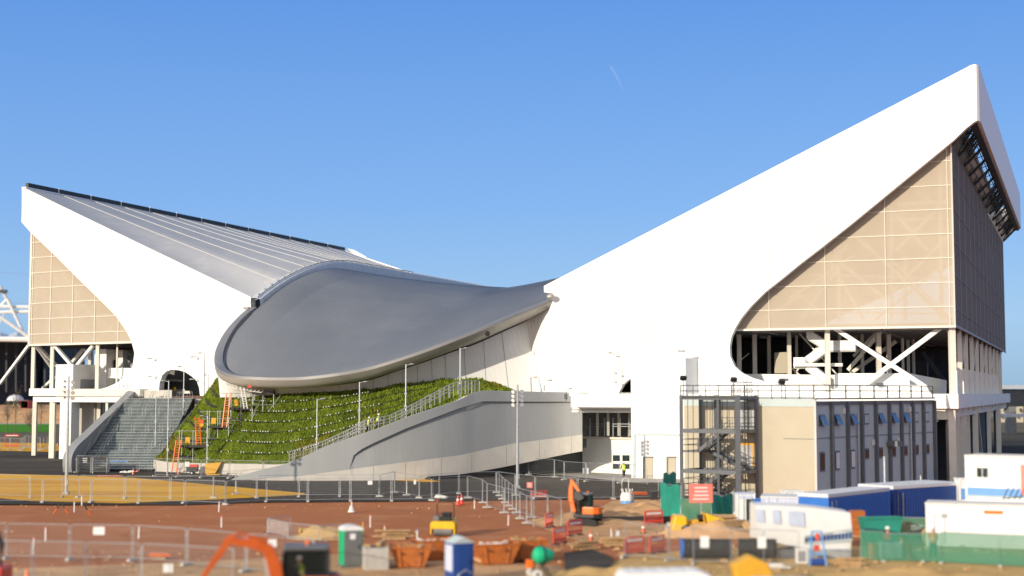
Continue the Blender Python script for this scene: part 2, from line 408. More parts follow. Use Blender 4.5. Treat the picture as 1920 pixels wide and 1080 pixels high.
# rounded leading edge + receding fascia
ZT0 = RP(1830, 120.5).z; ZB0 = RP(1832, 226).z
UE = uv(RP(1831, 170))[0]
fb = MB(); rows = []
for v in [0, .35, 1, 3, 20, 40, 60, 80, 100, 107, 108.3]:
    du = {0: 0, .35: .22, 1: .30}.get(v, .30)
    if v > 107: du = -.1
    rows.append([W(UE + du, v, ZT0), W(UE + du, v, ZB0), W(UE + du - .7, v, ZB0), W(UE + du - .7, v, ZT0), W(UE + du, v, ZT0)])
fb.grid(rows); fb.hexa([W(UE - .8, 108.3, ZB0), W(UE - .1, 108.3, ZB0), W(UE - .1, 108.5, ZB0), W(UE - .8, 108.5, ZB0)], [W(UE - .8, 108.3, ZT0), W(UE - .1, 108.3, ZT0), W(UE - .1, 108.5, ZT0), W(UE - .8, 108.5, ZT0)])
fb.build('side_fascia', 'white_cladding', AQ, world=True)
# far end return below the fascia
fe = MB(); UC = 45.9
fe.poly([W(UC, 108.6, 36), W(UE - .4, 108.6, ZB0 + .3), W(UE - .4, 108.6, ZT0 - 1), W(0, 108.6, 22), W(0, 108.6, 16)], VD * .5)
fe.build('end_wall', 'white_cladding', AQ, world=True)
# roof deck of the wing
rf = MB()
def topz(u):
    return lerp(RP(1020, 536).z, ZT0, (u - uv(RP(1020, 536))[0]) / (UE - uv(RP(1020, 536))[0])) - .25
rows = []
for v in [.95, 20, 50, 80, 108]:
    rows.append([W(u, v, topz(u) - (0 if 0 < u < UE else .1)) for u in [1, 12, 24, 36, UC - .4]])
rf.grid(rows); rows = [[p - V((0, 0, .5)) for p in r] for r in rows]; rf.grid(rows)
rf.build('roof', 'wing_roof', AQ, world=True)
# soffit truss between side screen and fascia
sf = MB(); rnd = random.Random(3)
nb = 13
for i in range(nb + 1):
    v = 1.2 + (106.5 - 1.2) * i / nb
    sf.bar(W(UC + .2, v, 36.0), W(UE - .4, v, ZB0 + .1), .28, .3)
    if i < nb:
        v2 = 1.2 + (106.5 - 1.2) * (i + 1) / nb
        for k in range(1, 4):
            t = k / 4; a = V((0, 0, 0))
            sf.bar(lerp(W(UC + .2, v, 36.1), W(UE - .4, v, ZB0 + .2), t), lerp(W(UC + .2, v2, 36.1), W(UE - .4, v2, ZB0 + .2), t), .09)
        sf.bar(W(UC + .2, v, 36.3), W(UE - .4, v2, ZB0 + .5), .08); sf.bar(W(UC + .2, v2, 36.3), W(UE - .4, v, ZB0 + .5), .08)
        if i in (0, 1, 6, 7, 8, 11, 12):
            for k in range(8):
                vv = lerp(v, v2, (k + .5) / 8); sf.bar(W(UC + .8, vv, 36.9), W(UE - .5, vv + rnd.uniform(-.8, .8), ZB0 + .9), .12)
sf.bar(W(UE - .45, 1, ZB0 - .05), W(UE - .45, 108, ZB0 - .05), .8, .35)
sf.build('soffit_frame', 'black_steel', AQ, world=True)
sg = MB()
for i in range(nb):
    v = 1.2 + (106.5 - 1.2) * (i + .08) / nb; v2 = 1.2 + (106.5 - 1.2) * (i + .92) / nb
    if i in (2, 3, 4, 5, 9, 10): MB().hexa([W(UC + .3, v, 36.5), W(UC + 1.2, v, 37.2), W(UC + 1.2, v2, 37.2), W(UC + .3, v2, 36.5)], [W(UC + .3, v, 36.56), W(UC + 1.2, v, 37.26), W(UC + 1.2, v2, 37.26), W(UC + .3, v2, 36.56)]).build('soffit_panel', 'grey_panel', AQ, world=True)
# front mesh screen
ZS = RP(1790, 606, 1.6).z - .25
def fsc(px, py): return RP(px, py, 1.6)
cor_t = W(UC, 1.6, 36.0); cor_b = W(UC, 1.6, ZS)
sc = MB(); ul = uv(RP(1362, 640, 1.6))[0]
sc.poly([W(UC, 1.6, 36.2), W(UC, 1.6, ZS), W(ul, 1.6, ZS), W(ul, 1.6, 20.5), W(UC - 1.5, 1.6, 36.2)], VD * .05)
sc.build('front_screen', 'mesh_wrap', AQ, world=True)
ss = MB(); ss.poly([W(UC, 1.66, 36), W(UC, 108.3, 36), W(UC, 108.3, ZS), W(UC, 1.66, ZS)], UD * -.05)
ss.build('side_screen', 'mesh_wrap_shaded', AQ, world=True)
# grid on front screen (light cables) traced
gl = MB()
hl = [(520, 446, 1790, 1024)]
zs_h = [fsc(1787, y).z for y in (301, 346.5, 391.5, 437.5, 483, 529, 574.5)]
us_v = [uv(fsc(x, 500))[0] for x in (1441, 1547, 1660.5)] + [uv(fsc(1777, 400))[0]]
def wall_u(z):   # left limit of the screen: stay behind the white wall
    return 0
def u_at_edge(z):
    best = None   # where the white wall's lower edge crosses this height
    for (x0, y0), (x1, y1) in zip(front[5:19], front[6:20]):
        a_ = RP(x0, y0); b_ = RP(x1, y1)
        if min(a_.z, b_.z) <= z <= max(a_.z, b_.z): t = (z - a_.z) / (b_.z - a_.z); return uv(lerp(a_, b_, t))[0]
    return ul + 1
for z in zs_h: gl.bar(W(u_at_edge(z) - .8, 1.55, z), W(UC, 1.55, z), .07)
for u in us_v:
    px = 960 + FPX * W(u, 1.6, 20).x / W(u, 1.6, 20).y
    ztop = {0: fsc(1441, 543).z, 1: fsc(1547, 459).z, 2: fsc(1660, 366).z, 3: fsc(1777, 272).z}[us_v.index(u)] + .4
    gl.bar(W(u, 1.55, ZS), W(u, 1.55, ztop), .09)
gl.bar(W(ul, 1.5, ZS - .1), W(UC + .1, 1.5, ZS - .1), .2, .22)
gl.bar(W(UC, 1.5, ZS), W(UC, 1.5, 36), .14)
gl.build('screen_frame', 'cream_steel', AQ, world=True)
gs = MB()
for z in [18.5 + 3.6 * i for i in range(5)]: gs.bar(W(UC + .05, 2, z), W(UC + .05, 108, z), .06)
for i in range(14): gs.bar(W(UC + .05, 2 + i * 8.15, ZS), W(UC + .05, 2 + i * 8.15, 36), .06)
gs.bar(W(UC + .05, 1.7, ZS), W(UC + .05, 108.3, ZS), .16, .25)
gs.build('side_screen_frame', 'galv_dull', AQ, world=True)
# bracing behind the mesh
br = MB()
def btri(x0, y0, x1, y1, w_=.28): br.bar(RP(x0, y0, 2.6), RP(x1, y1, 2.6), w_)
for L in [(1672, 352, 1672, 600), (1697, 480, 1697, 600), (1763, 290, 1765, 600), (1573, 450, 1573, 602), (1610, 430, 1520, 560), (1660, 372, 1560, 490), (1590, 430, 1780, 600), (1700, 345, 1770, 396), (1665, 385, 1740, 470), (1780, 370, 1680, 470), (1720, 310, 1660, 372), (1672, 384, 1765, 378), (1672, 412, 1765, 410), (1490, 515, 1780, 522), (1480, 560, 1600, 480), (1560, 480, 1660, 560), (1660, 560, 1780, 440), (1665, 480, 1785, 600), (1640, 600, 1765, 500), (1470, 530, 1560, 600), (1500, 600, 1573, 500), (1520, 585, 1760, 588), (1690, 520, 1765, 595), (1430, 600, 1500, 555), (1545, 470, 1620, 600)]:
    btri(*L, w_=rnd.choice([.18, .26, .34]))
br.build('bracing', 'steel_white', AQ, world=True)
# stands interior
ZC = ZS + .05
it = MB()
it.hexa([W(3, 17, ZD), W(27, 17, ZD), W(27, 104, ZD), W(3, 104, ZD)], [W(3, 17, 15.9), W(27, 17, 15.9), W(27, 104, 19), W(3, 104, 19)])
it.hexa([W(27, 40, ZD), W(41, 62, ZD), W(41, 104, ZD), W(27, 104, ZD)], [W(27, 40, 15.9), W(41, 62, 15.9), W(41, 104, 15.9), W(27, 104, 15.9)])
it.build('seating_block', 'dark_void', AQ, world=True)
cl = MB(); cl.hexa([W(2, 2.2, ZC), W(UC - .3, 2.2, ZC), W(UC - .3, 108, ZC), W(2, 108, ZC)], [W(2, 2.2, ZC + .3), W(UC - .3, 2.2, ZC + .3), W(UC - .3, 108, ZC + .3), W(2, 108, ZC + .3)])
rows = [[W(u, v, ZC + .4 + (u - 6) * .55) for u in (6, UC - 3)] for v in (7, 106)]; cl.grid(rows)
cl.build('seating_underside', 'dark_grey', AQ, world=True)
cb = MB()
for i in range(24):
    v = 3 + i * 4.4; cb.bar(W(4, v, ZC - .2), W(UC - .4, v, ZC - .2), .2, .4)
    if i < 12:
        for u in (14, 22, 30, 38): cb.bar(W(u, v, ZC - .25), W(u + 4, v + 4.4, ZC - .25), .12)
for u in (14, 26, 38, 45): cb.bar(W(u, 2.5, ZC - .35), W(u, 107, ZC - .35), .25, .35)
cb.build('ceiling_beam', 'mid_grey', AQ, world=True)
# columns & braces in the opening
def col(px, v, w_=.45, z0=ZD, z1=None, mt='cream_steel', nm='column', mbx=None):
    p = RP(px, 690, v); u = uv(p)[0]
    mb = mbx or MB(); mb.bar(W(u, v, z0), W(u, v, z1 or ZC), w_)
    if mbx is None: mb.build(nm, mt, AQ, world=True)
for px, v, w_ in [(1552, 3, .5), (1786, 2.6, .62), (1480, 7, .42), (1575, 10, .35), (1648, 8, .5), (1667, 11, .45), (1415, 9, .5), (1386, 8, .5), (1442, 12, .4), (1494, 13, .3), (1617, 14, .35), (1693, 24, .3), (1703, 30, .35), (1713, 33, .35), (1732, 60, .5)]:
    col(px, v, w_)
def brace(a, b, w_=.4, mt='cream_steel', h=None): MB().bar(a, b, w_, h).build('brace', mt, AQ, world=True)
brace(RP(1566, 616, 3), RP(1738, 727, 3), .48, 'steel_white'); brace(RP(1771, 609, 3.2), RP(1619, 722, 3.2), .48, 'steel_white')
brace(RP(1655, 618, 9), RP(1590, 694, 9), .4); brace(RP(1652, 614, 11), RP(1600, 668, 11), .3); brace(RP(1680, 640, 16), RP(1595, 700, 16), .4)
brace(RP(1494, 620, 8), RP(1572, 705, 8), .16); brace(RP(1560, 618, 8), RP(1490, 700, 8), .16); brace(RP(1484, 690, 8), RP(1535, 735, 8), .2)
brace(RP(1405, 662, 11), RP(1365, 695, 11), .12); brace(RP(1730, 660, 30), RP(1785, 735, 30), .5, 'dark_grey'); brace(RP(1750, 665, 45), RP(1725, 700, 45), .5, 'dark_grey')
# zig-zag stair inside
def flight(x0, y0, x1, y1, v, wd=1.5):
    a = RP(x0, y0, v); b = RP(x1, y1, v); mb = MB()
    mb.poly([a, b, b + V((0, 0, 1.25)), a + V((0, 0, 1.25))], VD * .12)
    mb.poly([a + VD * wd, b + VD * wd, b + VD * wd + V((0, 0, 1.25)), a + VD * wd + V((0, 0, 1.25))], VD * .1)
    mb.hexa([a, a + VD * wd, b + VD * wd, b], [q + V((0, 0, .18)) for q in (a, a + VD * wd, b + VD * wd, b)])
    return mb
flight(1512, 636, 1550, 660, 5.0).build('stair_flight', 'steel_white', AQ, world=True)
flight(1548, 660, 1604, 659, 5.0).build('stair_landing', 'steel_white', AQ, world=True)
flight(1548, 663, 1510, 690, 4.4).build('stair_flight', 'steel_white', AQ, world=True)
flight(1510, 694, 1550, 725, 4.4).build('stair_flight', 'steel_white', AQ, world=True)
flight(1488, 691, 1512, 691, 4.4).build('stair_landing', 'steel_white', AQ, world=True)
MB().bar(RP(1488, 684, 4), RP(1580, 684, 4), .35).build('brace', 'cream_steel', AQ, world=True)
# low white walls on the deck
lw = MB()
lw.poly([RP(1390, 701, 6), RP(1565, 703, 6), RP(1565, 740, 6), RP(1390, 740, 6)], VD * .4)
lw.poly([RP(1565, 700, 4.5), RP(1700, 700, 4.5), RP(1700, 740, 4.5), RP(1565, 740, 4.5)], VD * .4)
lw.poly([RP(1700, 700, 4.5), RP(1770, 713, 22), RP(1770, 740, 22), RP(1700, 740, 4.5)], UD * .3)
lw.poly([RP(1665, 722, 1.5), RP(1735, 722, 1.5), RP(1748, 742, 1.5), RP(1540, 742, 1.5), RP(1570, 727, 1.5)], VD * .4)
lw.build('parapet', 'white_paint', AQ, world=True)
pk = MB(); pk.poly([RP(1452, 661, 9), RP(1479, 660, 9), RP(1479, 700, 9), RP(1452, 700, 9)], VD * 2); pk.build('kiosk_wall', 'beige_panel', AQ, world=True)
rt = MB(); rt.poly([RP(1713, 676, 40), RP(1738, 676, 40), RP(1738, 725, 40), RP(1713, 725, 40)], VD * 2); rt.build('plant_box', 'dark_grey', AQ, world=True)
# ceiling lights glinting, floodlights
fl = MB()
for x, y, v in [(1430, 620, 5), (1372 + 60, 632, 9), (1470, 712, .6), (1648, 720, .8), (1600, 632, 8)]:
    p = RP(x, y, v); MB().box(p, (.9, .4, .28), yaw=.3).build('floodlight', 'mid_grey', AQ, world=True)
# side colonnade under the side screen
for i in range(11):
    v = 4.5 + i * 9.6; mb = MB(); mb.bar(W(UC - .6, v, ZD), W(UC - .6, v, ZC), .5); mb.build('column', 'cream_steel', AQ, world=True)
    if i < 10:
        mb = MB(); a, b = (v, v + 5.5) if i % 2 == 0 else (v + 9, v + 3.5)
        mb.bar(W(UC - .6, a, ZC), W(UC - 1.2, b, ZD), .42); mb.build('brace', 'cream_steel', AQ, world=True)
sp = MB()
for i in range(9):
    v = 12 + i * 9.6
    sp.hexa([W(UC - .9, v, ZD), W(UC - .7, v, ZD), W(UC - .7, v + 6.5, ZD), W(UC - .9, v + 6.5, ZD)], [W(UC - .9, v, 12.4), W(UC - .7, v, 12.4), W(UC - .7, v + 6.5, 12.4), W(UC - .9, v + 6.5, 12.4)])
sp.build('balustrade', 'white_paint', AQ, world=True)
# podium deck below the wing
UDk = uv(RP(1797, 750, -2))[0]
dk = MB(); zt = 9.42; zb = 7.9
dk.hexa([W(4, -2, zb), W(UDk, -2, zb), W(UDk, 112, zb), W(4, 112, zb)], [W(4, -2, zt), W(UDk, -2, zt), W(UDk, 112, zt), W(4, 112, zt)])
dk.build('podium_deck', 'white_paint', AQ, world=True)
df = MB()
df.bar(W(16, -1.2, 7.3), W(UDk - .6, -1.2, 7.3), .5, 1.1); df.bar(W(UDk - .8, -1, 7.4), W(UDk - .8, 110, 7.4), .4, 1.0)
for i in range(14): df.bar(W(UDk - .4, 3 + i * 8, 7.6), W(20, 3 + i * 8, 7.6), .25, .5)
df.build('deck_beam', 'cream_steel', AQ, world=True)
for u, v, w_ in [(UDk - .9, -1, .75), (UDk - 1, 5.5, .6), (UDk - 1, 13, .8), (UDk - 1, 22, .6), (UDk - .8, 32, .7), (UDk - .8, 60, .6), (UDk - .8, 84, .8), (UDk - 14, -.5, .6)]:
    MB().bar(W(u, v, 0), W(u, v, 7.8), w_, w_ * 1.3).build('deck_column', 'cream_steel', AQ, world=True)
for a, b in [((UDk - 2.2, -1, 6.8), (UDk - 10, -1, 3.0)), ((UDk - .9, 8, 7.2), (UDk - 1.4, 4, 0)), ((UDk - .9, 18, 7.2), (UDk - 1.4, 12, 0)), ((UDk - 1, 40, 7), (UDk - 1, 48, 0))]:
    brace(W(*a), W(*b), .5)
uw = MB()
uw.hexa([W(8, 9, 0), W(UDk - 6, 9, 0), W(UDk - 6, 12, 0), W(8, 12, 0)], [W(8, 9, 7.7), W(UDk - 6, 9, 7.7), W(UDk - 6, 12, 7.7), W(8, 12, 7.7)])
uw.hexa([W(UDk - 8, 40, 0), W(UDk - 3, 40, 0), W(UDk - 3, 95, 0), W(UDk - 8, 95, 0)], [W(UDk - 8, 40, 7.7), W(UDk - 3, 40, 7.7), W(UDk - 3, 95, 7.7), W(UDk - 8, 95, 7.7)])
uw.build('undercroft_wall', 'dark_grey', AQ, world=True)

# ================================================================== ENTRANCE TOWER AND LOW BLOCK (in front of the wing)
TW = thing('entrance_tower', 'plain white square tower with two brown doors in front of the right wing', 'tower', (17, 160, 0))
tA = gr(1184, 897); tB = gr(1287, 899.5)
du = (tB - tA).normalized(); tA = V((tA.x, tA.y, 0)); tB = V((tB.x, tB.y, 0)); dn = V((-du.y, du.x, 0))
zt_ = at(1184, 672, tA.y).z
tb = MB(); dep = 3.2
tb.hexa([tA, tB, tB + dn * dep + du * .9, tA + dn * dep], [q + V((0, 0, zt_)) for q in (tA, tB, tB + dn * dep + du * .9, tA + dn * dep)])
tb.build('wall', 'white_paint', TW, world=True)
def on_tw(px, py): return onpl(px, py, tA - dn * .03, dn)
fr = MB(); fr.bar(on_tw(1189, 814.5), on_tw(1286, 815.5), .12, .16); fr.bar(on_tw(1190, 815), on_tw(1189, 899), .3, .06, up=dn)
fr.build('canopy_trim', 'grey_panel', TW, world=True)
for x0, x1 in ((1208, 1224), (1252, 1267)):
    d = MB(); d.poly([on_tw(x0, 858), on_tw(x1, 858), on_tw(x1, 898), on_tw(x0, 898)], dn * -.05); o = d.build('door', 'beige_panel', TW, world=True)
    f = MB(); f.bar(on_tw(x0 - .8, 857) - dn * .05, on_tw(x0 - .8, 898.5) - dn * .05, .16); f.bar(on_tw(x0 - 1, 857) - dn * .05, on_tw(x1 + 1, 857) - dn * .05, .14); f.build('door_frame', 'mid_grey', TW, world=True)
lt = MB(); p = on_tw(1295 - 12, 668); lt.bar(V((p.x, p.y, zt_)), V((p.x, p.y, zt_ + .7)), .08); lt.box((p.x - .3, p.y, zt_ + .75), (.8, .3, .2)); lt.build('roof_light', 'galv', TW, world=True)

LB = thing('gatehouse', 'low white block with four-pane window under the podium, left of the white tower', 'gatehouse', (10, 165, 0))
a = gr(1092, 886); b = gr(1186, 890.5); a.z = b.z = 0; bu = (b - a).normalized(); bn = V((-bu.y, bu.x, 0))
zl = at(1092, 822, a.y).z
mb = MB(); mb.hexa([a, b, b + bn * 6, a + bn * 6], [q + V((0, 0, zl)) for q in (a, b, b + bn * 6, a + bn * 6)]); mb.build('wall', 'white_paint', LB, world=True)
mb = MB(); c0 = a - bu * .3 - bn * .25 + V((0, 0, zl)); c1 = b + V((0, 0, zl)) - bn * .25; mb.hexa([c0, c1, c1 + bn * 6, c0 + bn * 6], [q + V((0, 0, .25)) for q in (c0, c1, c1 + bn * 6, c0 + bn * 6)]); mb.build('roof_slab', 'cream_steel', LB, world=True)
def on_lb(px, py): return onpl(px, py, a - bn * .03, bn)
wf = MB(); wf.poly([on_lb(1147.5, 851), on_lb(1182, 851), on_lb(1182, 881), on_lb(1147.5, 881)], bn * -.06); wfo = wf.build('window', 'white_plastic', LB, world=True)
for x0, x1 in ((1150, 1163), (1168, 1181)):
    for y0, y1 in ((853.5, 864.5), (869.5, 879)):
        mb = MB(); mb.poly([on_lb(x, y) - bn * .07 for x, y in ((x0, y0), (x1, y0), (x1, y1), (x0, y1))], bn * -.03)
        o = mb.build('pane', 'pane_dark', wfo); o.data.transform(Matrix.Translation(-V(LB.location)))
mb = MB(); zr = zl + .25
for i, x in enumerate((1093.5, 1106.5, 1120, 1133.5, 1149.5, 1163, 1179)):
    p = on_lb(x, 818); q = V((p.x, p.y, zr)); hh = at(x, 784, p.y).z; mb.bar(q, V((p.x, p.y, hh)), .11)
for yy in (795, 799.5): 
    p = on_lb(1093, yy); q = on_lb(1184, yy); mb.bar(p, q, .1)
mb.build('railing', 'galv', LB, world=True)
mb = MB(); k0 = on_lb(1098, 800) + bn * 3
for i in range(16):
    x = a.x + .5 + i * .33; mb.box((x, a.y + 2.2 + (i % 3) * .3, zr + .3 + .1 * (i % 4)), (.22, .5, .5 + .2 * (i % 3)))
mb.build('stacked_trays', 'dark_grey', LB, world=True)
# ================================================================== SWEEPING GREY ROOF
RO = thing('swept_roof', 'low swooping dark grey ribbed metal roof with pale rim between the two white wings', 'roof', (-20, 170, 10))
rim_px = [(468, 577, 186.5), (452, 588, 184), (425, 617, 180.5), (407, 648, 177), (401.5, 672, 174), (406, 689, 171.5), (421, 699, 169.5), (445, 704.5, 168.2), (480, 706.5, 167.2), (520, 707.5, 166.6), (570, 706.3, 166), (630, 699.5, 165), (690, 688.5, 164.6), (745, 672.5, 164), (800, 654, 163.6), (860, 631.5, 163.5), (920, 607.5, 164), (980, 583, 165.5), (1020, 566.5, 166.3), (1037, 559, 166.6)]
rim = smooth([at(*p) for p in rim_px], 6)
cen = V((-14, 178, 0))
def inward(i):
    d = rim[min(i + 1, len(rim) - 1)] - rim[max(i - 1, 0)]; d.z = 0; d.normalize(); n = V((-d.y, d.x, 0))
    if n.dot(cen - rim[i]) < 0: n = -n
    return n
INW = [inward(i) for i in range(len(rim))]
NR = len(rim)
def off(i, d, dz): return rim[i] + INW[i] * d + V((0, 0, dz))
# roof sheet: columns at constant u
inner = [off(i, 1.45, -.1) for i in range(NR)]
iuv = sorted([(uv(p)[0], uv(p)[1], p.z) for p in inner])
VR = [(a_, b_) for a_, b_, c_ in iuv]; ZR = [(a_, c_) for a_, b_, c_ in iuv]
U0, U1 = iuv[0][0], 2.2
def plateau(u): return 25.3 + 2.4 * ((u + 20) / 22) ** 2 if u < -20 else 25.3 + 3.2 * ((u + 20) / 20) ** 1.5
def roofz(u, v):
    vr = interp(VR, u); zr = interp(ZR, u); L_ = interp([(-43, 23), (-36, 40), (-20, 56), (0, 50)], u)
    t = (v - vr) / L_
    if t <= 0: return zr
    if t >= 1: return plateau(u)
    return zr + (plateau(u) - zr) * (1 - (1 - t) ** 2.0)
rs = MB(); cols_u = []
nse = 132
for k in range(nse + 1):
    u = lerp(U0, U1, k / nse); cols_u += [(u, 0), (u + .16, 0)]
    if k < nse: pass
rows = []
NV = 64
for j in range(NV + 1):
    t = (j / NV) ** 1.5; row = []
    for k in range(nse + 1):
        u = lerp(U0, U1, k / nse)
        for du, dz in ((0, 0), (.02, .035), (.07, .035), (.09, 0)):
            vr = interp(VR, u); v = lerp(vr, 104, t); row.append(W(u + du, v, roofz(u, v) + dz))
    rows.append(row)
rs.grid(rows)
ro = rs.build('roof_sheet', 'roof_grey', RO, world=True, recalc=False)
# rim: gutter, top lip, fascia, soffit
sof_px = [(467, 582, 188), (452, 594, 185.5), (427, 622, 182), (410, 650, 178.5), (405, 674, 175.5), (411, 694, 173), (424, 707, 171), (445, 717, 169.8), (480, 722.5, 169.2), (525, 724, 168.8), (570, 723.5, 168.8), (625, 720, 168.8), (690, 711, 168.2), (745, 693, 167.8), (800, 675, 167.7), (850, 657, 167.9), (890, 643.5, 168.2), (940, 621, 168.8), (985, 600, 169.6), (1035, 567.5, 167.1)]
sof = smooth([at(*p) for p in sof_px], 6)
lip = MB(); rows = []
for i in range(NR): rows.append([off(i, 1.5, -.12), off(i, 1.35, -.5), off(i, 1.1, -.5), off(i, 1.02, .08), off(i, .1, .05), off(i, 0, -.03), off(i, .02, -.35)])
lip.grid(rows); lip.build('rim', 'rim_metal', RO, world=True, smooth='auto')
so = MB(); rows = []
for i in range(NR):
    a_ = off(i, .02, -.35); b_ = sof[i]; row = []
    for k in range(8):
        t = k / 7; q = lerp(a_, b_, t); q = q + V((0, 0, -1.1 * math.sin(math.pi * t) * (1 - t) * interp([(0, .25), (.3, 1), (.6, 1), (1, .7)], i / NR))); row.append(q)
    rows.append(row)
so.grid(rows); so.build('soffit', 'soffit_metal', RO, world=True, smooth=True)
# lower dark trim at the soffit's inner end
tr = MB(); tr.tube([q + V((0, 0, -.05)) for q in sof], .12, 6); tr.build('soffit_trim', 'dark_grey', RO, world=True)
# end cap on each rim tip
MB().ball(at(1032.5, 556.5, 165.7), .42, 10, 8, (1.2, 1, .9)).build('rim_cap', 'soffit_metal', RO, world=True, smooth=True)
MB().box(at(462, 577.5, 186), (.8, .7, .35)).build('rim_cap', 'soffit_metal', RO, world=True, bev=.1)
# curb between the grey roof and the left wing roof
cu = MB(); rows = []
for j in range(60):
    v = 3.5 + j * 1.6; z = roofz(U0 + .3, v); rows.append([W(U0 + .55, v, z - .1), W(U0 + .45, v, z + 1.05), W(U0 + .15, v, z + 1.25), W(U0 - .9, v, z + 1.3), W(U0 - 1.0, v, z + .6)])
cu.grid(rows); cu.build('curb', 'curb_blue', RO, world=True)
cf = MB()
for j in range(58):
    v = 4.5 + j * 1.6; z = roofz(U0 + .3, v); cf.bar(W(U0 - .4, v, z + 1.3), W(U0 - .4, v, z + 1.5), .25)
cf.tube([W(U0 + .1, 3.5 + j * 1.6, roofz(U0 + .3, 3.5 + j * 1.6) + 1.4) for j in range(30)], .07, 5)
cf.build('gutter_clip', 'galv_dull', RO, world=True)
# white wall under the roof
uwb_px = [(412, 730, 176), (424, 738, 174), (450, 742, 172), (480, 745, 172), (520, 748, 172), (570, 748, 171.5), (625, 745, 171.5), (690, 742, 171.5), (762, 738, 171.3), (820, 738, 171.2), (880, 738, 171), (930, 738, 171), (1013, 740, 170), (1017, 740, 168.2)]
ust_px = [(415, 697, 172.7), (426, 707, 171.2), (446, 716.5, 170), (480, 722, 169.4), (520, 723.5, 169), (570, 723, 169.1), (625, 719.5, 169.1), (690, 711, 169.1), (762, 691.5, 169), (820, 673.5, 168.8), (880, 651, 168.5), (930, 628, 168.2), (987, 599, 168.4), (1036, 566, 167.2)]
um_px = [None] * 14
Bs = smooth([at(*p) for p in uwb_px], 6)
rows = []
for i, q in enumerate(sof):
    f_ = i / (len(sof) - 1); g_ = f_ * (len(Bs) - 1); k_ = min(int(g_), len(Bs) - 2); b_ = lerp(Bs[k_], Bs[k_ + 1], g_ - k_)
    pxq = 960 + FPX * q.x / q.y; pb = interp([(405, 412), (470, 470), (700, 700), (900, 905), (985, 1012), (1036, 1017)], pxq)
    Yb = interp([(405, 176), (425, 174), (470, 172), (700, 171), (880, 171), (985, 170.6), (1036, 168.2)], pxq)
    b_ = at(pb, 745, Yb); t_ = q + V((0, .25, .25)); M1 = lerp(t_, b_, .5)
    if pxq > 960:
        w_ = min(1, (pxq - 960) / 25); M1 = lerp(M1, at(interp([(985, 1000), (1036, 1003)], pxq), 668, interp([(985, 170.4), (1036, 167.9)], pxq)), w_)
    rows.append([t_, lerp(t_, M1, .5), M1, lerp(M1, b_, .5), b_])
mb = MB(); mb.grid(rows); mb.build('under_wall', 'white_cladding', RO, world=True)
for pj in (640, 668, 696, 724, 752, 780, 808, 838, 872, 905, 940):
    i = min(range(len(rows)), key=lambda k: abs(960 + FPX * sof[k].x / sof[k].y - pj)); mb = MB()
    q = [v_ - V((0, .03, 0)) for v_ in rows[i]]
    for k in range(4): mb.bar(q[k], q[k + 1], .05, .04)
    mb.build('panel_joint', 'bare_concrete', RO, world=True)
mb = MB(); c = at(914, 626.5, 162.4); mb.cyl(c + V((0, -.3, 0)), c + V((0, .2, .1)), .28, 10); mb.build('vent', 'black_steel', RO, world=True)

# ================================================================== LEFT WING
LWG = thing('arena_wing', 'long low white stand wing with dark edged grey seamed roof, left of the swooping roof', 'stand wing', (-60, 205, 0))
lf = [(41, 350), (470, 557), (470, 577), (455, 590), (442, 606), (432, 630), (424, 655), (424, 700), (432, 742), (375, 742), (373.5, 727), (369, 715), (360, 706), (348, 698), (335, 694), (322, 693), (312, 696), (304, 704), (299, 718), (298, 733), (298, 742), (160, 742), (160, 734), (182, 731), (200, 726.5), (220, 717.5), (240, 702.5), (249, 685), (252, 662), (247, 642), (237.5, 622), (217, 592), (185, 560), (150, 526), (100, 476), (56, 434), (41, 417)]
MB().poly([LP(x, y) for x, y in lf], LN * .9).build('front_wall', 'white_cladding', LWG, world=True)
H0 = LP(42, 349); H1 = at(645, 469, 310); V0 = LP(469.5, 557)
H0b = H0 + LN * 0.0
seg = []; NVW = 52
v0u, v0v = uv(V0)
def low(t):
    v = lerp(v0v, 53, t); z = roofz(U0 + .3, v) + 1.35
    z = lerp(V0.z, z, min(1, t * 12)); return W(lerp(v0u, U0 - .85, min(1, t * 14)), v, z)
rows = []
for j in range(NVW + 1):
    t = j / NVW; a_ = lerp(H0, H1, t); b_ = low(t); row = []
    for k in range(13):
        s_ = k / 12; q = lerp(a_, b_, s_) - V((0, 0, .22 * math.sin(math.pi * s_) * min(1, t * 4))); row.append(q)
    rows.append(row)
mb = MB(); mb.grid([[q - V((0, 0, .06)) for q in r] for r in rows]); mb.grid([[q - V((0, 0, .6)) for q in r] for r in rows]); mb.build('roof', 'wing_roof', LWG, world=True, smooth=True)
mb = MB()
for j in range(4, NVW, 4): mb.tube([q + V((0, 0, .0)) for q in rows[j]], .05, 5)
mb.build('roof_seam', 'roof_joint', LWG, world=True)
mb = MB(); mb.tube([q + V((0, 0, -.25)) for q in rows[-1]], .25, 6); mb.poly([rows[-1][0], rows[-1][-1], rows[-1][-1] - V((0, 0, 1.6)), rows[-1][0] - V((0, 0, 3))], VD * .3); mb.build('far_edge', 'white_cladding', LWG, world=True)
mb = MB(); Hs = H0 + VD * 1.0; mb.bar(Hs + V((0, 0, .2)), H1 + V((0, 0, .15)), .5, .85); mb.build('roof_edge', 'black_steel', LWG, world=True)
mb = MB()
for j in range(1, 13):
    q = lerp(H0, H1, j / 13) + V((.3, 0, .3)); MB().bar(q - V((0, 0, .45)), q + V((0, 0, .45)), .1).build('edge_bracket', 'seam_strip', LWG, world=True)
mb = MB(); q = H1 + V((.4, 0, 0)); mb.poly([q + V((0, 0, .4)), q + V((1.6, 0, .1)), q + V((4.6, -1.2, -1.6)), q + V((1.5, 0, -1.3))], V((0, .5, 0))); mb.build('edge_cap', 'white_cladding', LWG, world=True)
